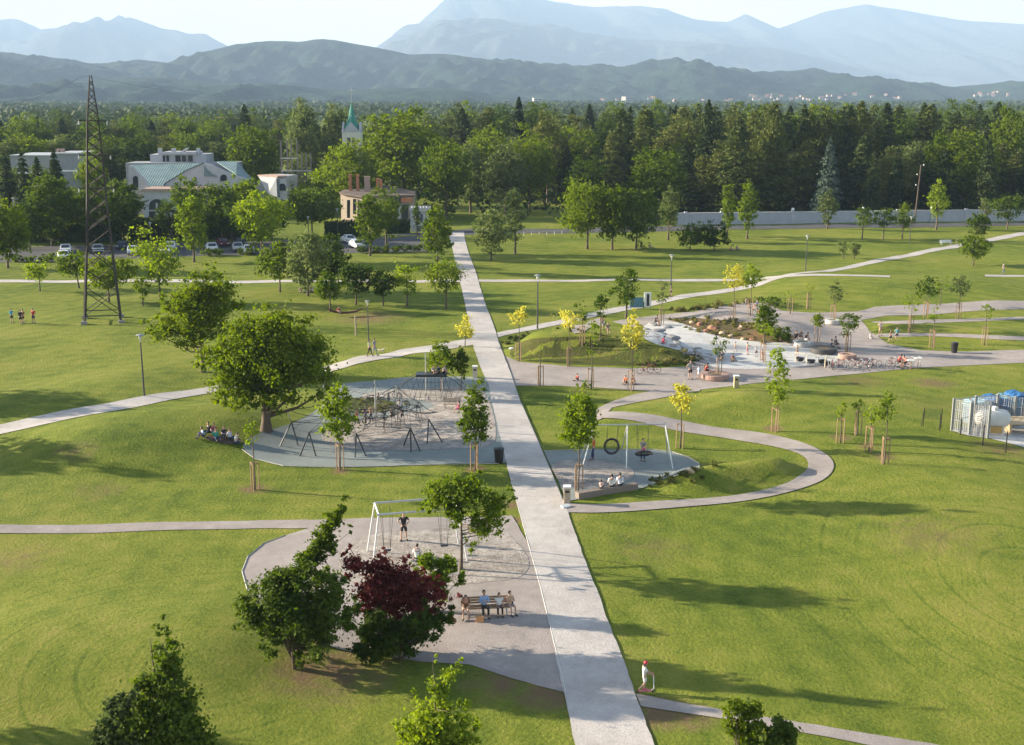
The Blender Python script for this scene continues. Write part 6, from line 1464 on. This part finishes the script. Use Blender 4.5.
# concrete lattice frame
b3 = thing('concrete_frame', (0, 0, 0), 'bare open concrete frame tower of thin posts above the white hall', 'building')
for px, t_ in ((283, 140.5), (289, 140), (293, 140), (299, 140.5), (303, 153), (307.5, 153), (312, 153)):
    for Yd in (276, 279.5):
        m = MB(); bx(m, px - .7, px + .7, t_, None, Yd, .35); m.build('post', P((.20, .175, .155), .9, 'brown_concrete'), b3)
for y_, a, b_ in ((158.3, 282.5, 299.5), (170.8, 282.5, 312.6), (175.5, 282.5, 312.6)):
    for Yd in (275.96, 279.46):
        m = MB(); bx(m, a, b_, y_ - .55, y_ + .55, Yd, .38); m.build('beam', concrete if y_ < 171 else P((.20, .175, .155), .9, 'brown_concrete'), b3)
# house with the chimneys
b4h = thing('house', (0, 0, 0), 'long low house with flat brown roof and five tall brick chimneys', 'building')
Yh = 256
rp_ = [atY(339, 192, Yh - 1), atY(362, 195.8, Yh - 5), atY(414, 195, Yh - 3), atY(415.5, 191.2, Yh + 4), atY(384, 185, Yh + 16), atY(346, 189, Yh + 10)]
MB().prism(rp_, (0, 0, -.45)).build('roof', roofbrown, b4h)
w_ = MB(); w_.prism([Vector((p.x * .995 + .0, p.y + .8, 0)) for p in rp_], (0, 0, rp_[0].z - .5)); w_.build('wall', cream_r, b4h)
for a, b_, y0, y1, mt in ((391, 401, 197, 203, glass), (401, 412, 198, 202, brick), (392, 396, 206, 219, white_r), (398, 401, 206, 219, white_r), (402, 408, 205, 221, glass), (347, 350, 200, 218, glass), (353, 356, 199, 214, glass)):
    m = MB(); Yf = 252.1 if a > 385 else 253.0
    plate(m, [(a, y0), (b_, y0), (b_, y1), (a, y1)], Yf - (.6 if a > 385 else .6), .5); m.build('window' if mt is glass else 'panel', mt, b4h)
for a, t_, b_, wd_, mt in ((350.5, 175, 190, 2.6, brick), (358, 175.5, 190.5, 2.6, brick), (367.5, 177, 192, 5.6, roofpink), (377.8, 179, 192, 2.8, brick), (381.3, 180, 192.5, 2.4, brick)):
    m = MB(); bx(m, a - wd_ / 2, a + wd_ / 2, t_, b_ + 1.5, Yh + 2, .7); c_ = m.build('chimney', mt, b4h)
    m = MB(); bx(m, a - wd_ / 2 - .25, a + wd_ / 2 + .25, t_ - .6, t_ + .3, Yh + 1.9, .9); m.build('cap', mt, c_)
# stone kiosk with ornamented top
b5 = thing('kiosk', (0, 0, 0), 'pale stone kiosk with a crown-like carved top beside the car park', 'building')
m = MB(); bx(m, 410, 428, 211, None, 236, 4); m.build('wall', palestone, b5)
m = MB(); bx(m, 409, 429, 208.3, 211.5, 235.6, 4.8); m.build('cornice', palestone, b5)
for k in range(7): m = MB(); bx(m, 409.3 + k * 2.9, 410.9 + k * 2.9, 206, 208.4, 235.7, .5); m.build('finial', palestone, b5)
for a, b_, y0, y1 in ((415.5, 418, 214, 223), (420, 422.5, 214, 223), (416, 424, 226, 231)): m = MB(); bx(m, a, b_, y0, y1, 235.9, .3); m.build('relief_panel', P((.10, .11, .13), .8, 'dark_relief'), b5)
# white sheds on the left
for px0, px1, y_, Yd, dp_, lb, mt in ((56, 80, 154, 300, 12, 'tall pale shed with a white band, behind the round lime tree', grey_r), (14, 55, 156, 312, 14, 'long low pale shed left of the tall shed', grey_r), (12, 29, 199, 262, 5, 'small grey block wall behind the left dark spruces', grey_r), (70, 92, 207, 264, 4, 'low grey outbuilding behind the pylon legs', grey_r)):
    r_ = thing('shed', (0, 0, 0), lb, 'building'); m = MB(); bx(m, px0, px1, y_, None, Yd, dp_); m.build('wall', mt, r_)
    m = MB(); bx(m, px0 - .5, px1 + .5, y_ - 1, y_, Yd - .4, dp_ + .8); m.build('roof', P((.40, .42, .44), .7, 'sheet_roof'), r_)
    if y_ < 160: m = MB(); bx(m, px0 + .5, px1 - .5, y_ + 16, y_ + 17.6, Yd - .1, .3); m.build('band', whitepaint, r_)
    if px0 == 56:
        for a in (60, 64): m = MB(); bx(m, a, a + 3, 149, 153, Yd + 3, 1.5); m.build('chimney', roofpink, r_)
# church tower
ch = thing('church', (0, 0, 0), 'distant church tower with a sharp green spire between the treetops', 'church'); Yc_ = 326; xc_ = xpx(354.3, Yc_)
ztop, zs_, zw = zpx(98, Yc_), zpx(124, Yc_), zpx(146, Yc_)
m = MB(); wv_ = (xpx(364, Yc_) - xpx(345, Yc_)) * .5; m.box((xc_, Yc_, zs_ / 2 - 1), (wv_ * 1.9, wv_ * 1.9, zs_ - 2)); m.build('tower', wallmat('tower_render', (.62, .60, .52)), ch)
sp2 = MB().lathe((xc_, Yc_, zs_ - 1.4), [(wv_ * .95, 0), (wv_ * .6, 1.6), (wv_ * .38, (ztop - zs_) * .45), (.1, ztop - zs_ + .2)], 8).build('spire', P((.02, .20, .15), .5, 'green_copper'), ch)
MB().tube([(xc_, Yc_, ztop - 1.5), (xc_, Yc_, ztop + 3)], .08, 5).tube([(xc_ - .7, Yc_, ztop + 2), (xc_ + .7, Yc_, ztop + 2)], .07, 5).build('cross', paleconc, sp2)
for s in (-1, 1):
    MB().prism([(xc_ + s * wv_ * .98, Yc_ - wv_ * .9, zs_ - 2.1), (xc_ + s * wv_ * .98, Yc_ + wv_ * .9, zs_ - 2.1), (xc_ + s * wv_ * .98, Yc_, zs_ + .6)], (-s * .5, 0, 0)).build('gable', white_r, ch)
MB().prism([(xc_ - wv_ * .9, Yc_ - wv_ * .98, zs_ - 2.1), (xc_ + wv_ * .9, Yc_ - wv_ * .98, zs_ - 2.1), (xc_, Yc_ - wv_ * .98, zs_ + .6)], (0, .5, 0)).build('gable', white_r, ch)
for dx in (-.7, .7): MB().box((xc_ + dx, Yc_ - wv_ * .96, zs_ - 4.6), (.8, .25, 2.2)).build('window', glass, ch)

# long white cemetery wall
wa, wb = G(676, 225), G(1075, 220); wl = thing('boundary_wall', wa, 'long pale cemetery wall along the far side of the lawn', 'wall', None, math.atan2(wb.y - wa.y, wb.x - wa.x)); LW = (wb - wa).xy.length
MB().box((LW / 2, 0, 1.15), (LW, .35, 2.5)).build('panel', wallmat('wall_render', (.40, .42, .47)), wl)
MB().box((LW / 2, 0, 2.45), (LW, .5, .12)).build('coping', paleconc, wl)
for k in range(12):
    x = 2 + k * (LW - 4) / 11; po = MB().box((x, 0, 1.35), (.6, .62, 2.75)).build('pillar', wallmat('wall_render2', (.44, .45, .49)) if k == 0 else bpy.data.materials['wall_render2'], wl)
    if k % 2: MB().sphere((x, 0, 2.95), .38, 10, 6).build('ball_cap', whitepaint, po, smooth=True)
gv = thing('gravestone', (0, 0, -60), 'x', 'gravestone'); MB().prism([(-.4, 0, 0), (.4, 0, 0), (.4, 0, 1.1), (.2, 0, 1.4), (-.2, 0, 1.4), (-.4, 0, 1.1)], (0, .2, 0)).build('stone', whitepaint, gv); MB().box((0, .1, .08), (1.1, .5, .2)).build('plinth', concrete, gv)
gx = [(765, 282, 2.6), (790, 284, 1.5), (796, 290, 1.2), (812, 281, 1.3), (783, 300, 1.5), (800, 300, 1.4), (835, 288, 1.2), (856, 284, 1.3), (862, 287, 1.5), (868, 290, 1.2), (950, 286, 1.2), (775, 296, 1.6), (700, 282, 1.2), (688, 284, 1.2)]
for i, (px, Yd, s) in enumerate(gx):
    lb = ('largest white grave monument glimpsed above the wall' if i == 0 else 'pale gravestone glimpsed among the trunks behind the white wall'); p = Vector((xpx(px, Yd), Yd, 0.4))
    if i == 0: gv.location = p; gv.scale = (s,) * 3; gv['label'] = lb; gv['group'] = 'gravestones behind the wall'
    else: copy_thing(gv, p, .2 * (i % 3), lb, s, 'gravestones behind the wall')
# low white rail fence near the head of the path
fa, fb = G(524, 236), G(562, 235); d = fb - fa; fr_ = thing('rail_fence', fa, 'low pale rail fence at the head of the main path, right side', 'fence', None, math.atan2(d.y, d.x)); Lf = d.xy.length
for k in range(6): MB().box((Lf * k / 5, 0, .4), (.1, .1, .8)).build('post', concrete, fr_)
MB().box((Lf / 2, 0, .7), (Lf, .07, .12)).build('rail', concrete, fr_)

# clipped hedges behind the car park
def hedge(p0, p1, top, label, dpt=1.6):
    a, b_ = G(*p0), G(*p1); L = (b_ - a).xy.length; h = hpx((a + b_) / 2, top); g = np.random.default_rng(int(p0[0] + 90)); n = int(L * h * 75)
    root = thing('hedge', a, label, 'hedge', None, math.atan2(b_.y - a.y, b_.x - a.x))
    C = np.stack([g.uniform(0, L, n), g.uniform(0, dpt, n), h * g.uniform(0, 1, n) ** .7 + .08 * g.normal(size=n)], 1); C[:, 2] = np.maximum(C[:, 2], .05); D = np.stack([np.zeros(n), np.full(n, -.7), np.full(n, .6)], 1)
    V, Fc = leaf_quads(C, g.uniform(.3, .5, n), D, g); link('foliage', np_mesh('foliage', V, Fc, [LEAF['spruce']]), root)
    MB().box((L / 2, dpt * .5, h * .42), (L * .99, dpt * .55, h * .84)).build('inner_growth', LEAF['spruce'], root)
    MB().tube([(0, dpt / 2, .0), (0, dpt / 2, h * .5)], .05, 5).tube([(L, dpt / 2, .0), (L, dpt / 2, h * .5)], .05, 5).build('stem', bark, root)
hedge((-10, 245), (122, 242), 222, 'long dark hedge behind the white cars at the left')
hedge((128, 241), (262, 238), 219, 'dark hedge in front of the arched hall')
hedge((326, 238), (368, 236.5), 221, 'dark hedge at the left of the chimneys house')
hedge((386, 234.5), (411, 233.5), 220, 'dark hedge between the oval poplar and the stone kiosk')

# parked cars
def car():
    root = thing('parked_car', (0, 0, -50), 'x', 'car')
    L, W = 4.2, 1.75; sec = [(-2.1, .35), (-2.1, .72), (-1.95, .92), (-1.2, .98), (-.55, 1.42), (.65, 1.46), (1.45, 1.05), (1.98, .98), (2.1, .8), (2.1, .35)]
    m = MB(); n = len(sec); vs = []
    for y, k in ((-W / 2, .93), (-W / 2 + .08, 1), (W / 2 - .08, 1), (W / 2, .93)):
        for x, z in sec: vs.append((x * (.985 if k < 1 else 1), y * (1 if z < 1.1 else .84), z * (1 if k == 1 else (.985))))
    fs = [tuple(range(n)), tuple(range(4 * n - 1, 3 * n - 1, -1))]
    for r_ in range(3):
        for i in range(n): fs.append((r_ * n + i, r_ * n + (i + 1) % n, (r_ + 1) * n + (i + 1) % n, (r_ + 1) * n + i))
    m.add(vs, fs); bd = m.build('body', P((.70, .71, .72), .3, 'car_white'), root)
    for s in (-1, 1): MB().prism([(-1.05, s * .80, 1.0), (1.2, s * .80, 1.05), (.62, s * .755, 1.38), (-.5, s * .755, 1.36)], (0, s * .03, 0)).build('side_window', glass, root)
    MB().prism([(-1.17, -.66, 1.02), (-1.17, .66, 1.02), (-.60, .60, 1.39), (-.60, -.60, 1.39)], (-.04, 0, .03)).build('windscreen', glass, root)
    MB().prism([(1.42, -.66, 1.09), (1.42, .66, 1.09), (.72, .60, 1.43), (.72, -.60, 1.43)], (.04, 0, .03)).build('rear_window', glass, root)
    for x in (-1.32, 1.3):
        for s in (-1, 1):
            M_ = MB().torus((x, s * .80, .31), .23, .09, 'y', 18, 8).build('tyre', blackplastic, root); MB().torus((x, s * .84, .31), .09, .07, 'y', 12, 6).build('rim', steel, M_)
    for s in (-1, 1): MB().box((-2.09, s * .6, .72), (.05, .34, .14)).build('headlight', paleconc, root); MB().box((2.09, s * .65, .80), (.05, .25, .16)).build('tail_light', P((.4, .02, .02), .4, 'lamp_red'), root)
    MB().box((-2.1, 0, .42), (.08, 1.5, .18)).build('bumper', darksteel, root); MB().box((2.1, 0, .42), (.08, 1.5, .18)).build('bumper', darksteel, root)
    return root
cr = car(); cols = {'w': P((.70, .71, .72), .3, 'car_white'), 'n': P((.015, .02, .045), .3, 'car_navy'), 'r': P((.10, .02, .03), .3, 'car_wine'), 's': P((.40, .42, .44), .3, 'car_silver'), 'b': P((.55, .60, .64), .3, 'car_iceblue'), 'k': P((.03, .03, .035), .3, 'car_black')}
CARS = [(66, 253, 'w', 80, 'rear one of two white cars parked left of the pylon'), (64, 259.5, 'w', 84, 'front one of two white cars parked left of the pylon'), (123, 249, 'n', 70, 'dark navy car right of the pylon'), (133, 254.5, 'b', 78, 'ice-blue pale car right of the pylon in front of the navy one'), (98, 253, 's', 84, 'silver car seen through the legs of the pylon'),
        (171, 250, 'w', 70, 'white car behind the leaves left of the bright poplar'), (165, 254.5, 'w', 75, 'white car half hidden just left of the bright poplar'), (212, 251.5, 'b', 80, 'pale car just right of the bright poplar'), (223, 246.5, 'r', 84, 'dark wine-red car at the back between the bright poplar and the ash'), (238, 251, 's', 76, 'silver car left of the round pale ash'), (249, 253.5, 'b', 74, 'pale car under the round pale ash'), (240, 246, 'k', 86, 'black car behind the silver one left of the ash'),
        (349, 243, 'w', 118, 'rear one of two white cars left of the oval poplar by the chimneys house'), (357, 248, 'w', 118, 'front one of two white cars left of the oval poplar by the chimneys house'), (289, 249, 'k', 80, 'dark car glimpsed between the ash and the dark trees')]
for i, (px, py, c_, rz, lb) in enumerate(CARS):
    rz += 29 if px < 300 else 0
    if i == 0: o = cr; o.location = G(px, py, .035); o.rotation_euler.z = R(rz); o['label'] = lb; o['group'] = 'cars parked in the car park'
    else: o = copy_thing(cr, G(px, py, .035), R(rz), lb, 1, 'cars parked in the car park')
    for ch_ in col.objects:
        if ch_.parent is o and ch_.name.startswith('body'):
            if c_ != 'w': ch_.data = ch_.data.copy(); ch_.data.materials.clear(); ch_.data.materials.append(cols[c_])

# ------------------------------------------------------------------ pool-tank compound at the right edge
sheet('concrete_slab', [(968, 436), (951, 431), (972, 427), (1010, 426), (1070, 424), (1070, 455), (1040, 452), (1010, 444), (990, 439)], basinmat, .04)
cp0 = [(951.5, 430.5), (969, 435), (987.5, 438.5)]; cb = [(951.5, 430.5), (973.5, 426.5), (995, 424)]
enc = thing('mesh_fence', G(951.5, 430.5), 'tall galvanised mesh fence round the white tank at the right edge', 'fence'); e0 = enc.location
hF = hpx(G(951.5, 430.5), 399)
P_ = [G(951.5, 430.5), G(969, 434.8), G(987.5, 438.5)]; Q_ = [G(951.5, 430.5), G(973.5, 427.5), G(995.5, 425.5), G(1013, 428), G(1040, 431)]
m = MB()
for seg in (P_, Q_):
    for a, b_ in zip(seg[:-1], seg[1:]):
        a = a - e0; b_ = b_ - e0; n_ = max(6, int((b_ - a).length / .16))
        for k in range(n_ + 1): q_ = a.lerp(b_, k / n_); m.tube([q_ + Vector((0, 0, .05)), q_ + Vector((0, 0, hF - .05))], .02, 3, cap=False)
        for k in range(17): z = .1 + k * (hF - .2) / 16; m.tube([a + Vector((0, 0, z)), b_ + Vector((0, 0, z))], .018, 3, cap=False)
m.build('mesh_panel', plain('mesh_grey', (.30, .31, .31), .6), enc)
m = MB()
for seg in (P_[:2], Q_):
    for a, b_ in zip(seg[:-1], seg[1:]):
        for z in (.1, hF * .36, hF * .68, hF - .04): m.tube([a - e0 + Vector((0, 0, z)), b_ - e0 + Vector((0, 0, z))], .03, 5)
m.build('rail', steel, enc)
for p in {tuple(v): v for v in P_ + Q_}.values(): MB().box(p - e0 + Vector((0, 0, hF / 2)), (.16, .16, hF + .15)).build('post', plain('post_grey', (.24, .25, .25), .6) if 'post_grey' not in bpy.data.materials else bpy.data.materials['post_grey'], enc)
tk0 = G(991, 434, .04); tk = thing('storage_tank', tk0, 'white horizontal tank with domed ends inside the mesh fence', 'tank', None, R(-4)); rt = .72
pf = [(.02, -1.35), (.38, -1.28), (.62, -1.1), (rt, -.85), (rt, .85), (.62, 1.1), (.38, 1.28), (.02, 1.35)]
mm = MB(); vs = []; nn = 24
for r_, x in pf:
    for k in range(nn): a = 2 * math.pi * k / nn; vs.append((x, r_ * math.cos(a), 1.25 + r_ * math.sin(a)))
mm.add(vs, [(i * nn + k, i * nn + (k + 1) % nn, (i + 1) * nn + (k + 1) % nn, (i + 1) * nn + k) for i in range(len(pf) - 1) for k in range(nn)]); mm.build('tank_body', paleconc, tk, smooth=True)
mh = MB().lathe((.1, 0, 1.85), [(.28, 0), (.28, .28), (.22, .34), (.05, .36)], 14).build('hatch', paleconc, tk); MB().box((.1, -.3, 1.75), (.5, .1, .22)).build('red_label', P((.45, .05, .04), .5, 'label_red'), tk)
for x in (-.75, .75):
    for y in (-.4, .4): MB().box((x, y, .35), (.14, .14, .75)).build('leg', steel, tk)
MB().box((.2, -.55, .45), (.9, .06, .5)).build('pipe_frame', P((.45, .28, .08), .6, 'ochre_paint'), tk)
for i, (px, py, wd_, hh, c_, lb) in enumerate(((976, 423, 1.9, 1.9, (.16, .30, .38), 'pale blue tarpaulin-covered stack left behind the white tank'), (990, 420, 2.6, 1.9, (.02, .12, .30), 'deep blue tarpaulin-covered stack behind the white tank'), (1004, 419, 2.2, 1.9, (.14, .28, .36), 'light blue covered stack right behind the tank'), (1020, 417, 2.6, 2.0, (.02, .11, .28), 'deep blue covered stack cut by the right edge'))):
    rt_ = thing('covered_stack', G(px, py), lb, 'covered stack', None, R(4)); m = MB(); n_ = 10; rg = random.Random(i); vs = []
    for j in range(n_ + 1):
        for k in range(n_ + 1):
            u, v_ = j / n_ - .5, k / n_ - .5; e_ = max(abs(u), abs(v_)); z = hh * (1 - max(0, e_ - .40) * 3.2) + rg.uniform(-.06, .06) + .12 * math.sin(u * 9 + i)
            vs.append((u * wd_, v_ * wd_ * .9, z))
    m.add(vs, [(j * (n_ + 1) + k, j * (n_ + 1) + k + 1, (j + 1) * (n_ + 1) + k + 1, (j + 1) * (n_ + 1) + k) for j in range(n_) for k in range(n_)]); m.build('tarpaulin', P(c_, .45, 'tarpaulin'), rt_)
    MB().box((0, 0, hh * .36), (wd_ * .92, wd_ * .82, hh * .7)).build('crate_block', P((.12, .2, .28), .6, 'blue_crate') if i % 2 == 0 else greywood, rt_)
tag(MB().box((0, 0, 1.0), (2.6, 1.6, .12), rx=.1).box((-.9, .1, .5), (.12, 1.4, 1)).box((.9, .1, .5), (.12, 1.4, 1)).build('work_table', P((.55, .42, .26), .8, 'ply'), None, G(1019, 433, .04)), 'pale plywood table inside the compound at the right edge', 'table')
for px, py, t_, lb in ((939.5, 431, 414, 'thin dark stake between the green net and the fence'), (960.5, 435, 419, 'thin dark stake in front of the left fence corner'), (982.5, 446, 425.5, 'thin dark stake in front of the white tank'), (1005.5, 453, 432, 'thin dark stake nearest the viewer by the concrete slab')):
    b_ = G(px, py); tag(MB().tube([(0, 0, -.1), (0, 0, hpx(b_, t_))], .045, 6).lathe((0, 0, hpx(b_, t_) - .02), [(.05, 0), (.05, .05), (.01, .07)], 6).build('stake', blackplastic, None, b_), lb, 'stake')
gn0 = G(931, 427); gn = thing('net_frame', gn0, 'small green net stretched on dark poles left of the mesh fence', 'net frame', None, R(-14))
for x in (-.75, -.6, .75): MB().tube([(x, 0, 0), (x + (.15 if x < -.7 else 0), 0, 1.55)], .03, 5).build('pole', blackplastic, gn)
m = MB()
for k in range(13): m.tube([(-.62 + k * .114, 0, .65), (-.62 + k * .114, 0, 1.45)], .008, 3, cap=False)
for k in range(9): m.tube([(-.62, 0, .65 + k * .1), (.75, 0, .65 + k * .1)], .008, 3, cap=False)
m.build('net', P((.02, .12, .07), .8, 'net_green'), gn)

# ------------------------------------------------------------------ far houses at the foot of the hills
hs_ = thing('far_house', (0, 0, -80), 'x', 'house')
MB().box((0, 0, 3), (12, 9, 6)).build('wall', P((.34, .33, .31), .8, 'far_plaster'), hs_); MB().prism([(-6.6, -5, 5.9), (-6.6, 5, 5.9), (-6.6, 0, 9)], (13.2, 0, 0)).build('roof', P((.35, .16, .11), .8, 'far_tiles'), hs_)
bl_ = thing('far_block', (0, 0, -80), 'x', 'apartment block'); MB().box((0, 0, 9), (16, 12, 18)).build('wall', P((.34, .33, .31), .8, 'far_plaster'), bl_)
for k in range(4): MB().box((0, -6.02, 3 + 4 * k), (14, .1, 1.4)).build('window_band', glass, bl_)
rg = random.Random(12); first = True
HP = [(rg.uniform(750, 900), rg.uniform(94, 100), rg.uniform(3400, 3700)) for _ in range(34)] + [(rg.uniform(970, 1010), rg.uniform(90, 96), rg.uniform(3900, 4200)) for _ in range(14)] + [(rg.uniform(600, 740), rg.uniform(97, 101), 3200) for _ in range(10)] + [(rg.uniform(215, 250), rg.uniform(118, 124), 900) for _ in range(3)]
for i, (px, py, Yd) in enumerate(HP):
    p = atY(px, py, Yd); p.z = max(p.z - 4, 4)
    lb = 'tiny pale house at the foot of the wooded hills beyond the forest' if px > 500 else 'pale house among the far trees left of the lone spruce tip'; grp = 'far houses below the hills' if px > 500 else 'far houses on the left plain'
    if i == 0: hs_.location = p; hs_['label'] = lb; hs_['group'] = grp
    else: copy_thing(hs_, p, rg.uniform(-.6, .6), lb, rg.uniform(.5, 1.0), grp)
for i, (px, py, Yd, s, lb) in enumerate(((506, 104, 2600, 1.0, 'left one of the far white apartment blocks beyond the forest centre'), (537, 103, 2600, 1.1, 'far apartment block right of the tall dark spruce tip'), (627, 103, 2800, 1.3, 'wide far white building on the plain, right of centre'))):
    p = atY(px, py, Yd); p.z = max(0, p.z - 9)
    if i == 0: bl_.location = p; bl_['label'] = lb
    else: copy_thing(bl_, p, .3 * i, lb, s)
#EOF_PART4
# ------------------------------------------------------------------ haze: the air between here and the mountains
def haze(density, colr):
    m = MB().box((0, 9400, 734), (48000, 21600, 1470))
    me = m.mesh('haze', []); 
    mt = bpy.data.materials.new('haze'); mt.use_nodes = True; t = mt.node_tree
    t.nodes.remove(t.nodes['Principled BSDF'])
    v = t.nodes.new('ShaderNodeVolumePrincipled'); v.inputs['Density'].default_value = density; v.inputs['Color'].default_value = (*colr, 1)
    v.inputs['Anisotropy'].default_value = 0.0
    t.links.new(v.outputs[0], t.nodes['Material Output'].inputs['Volume'])
    me.materials.append(mt)
    o = link('haze', me); tag(o, kind='stuff'); return o
haze(1.0e-4, (.49, .70, 1.0))
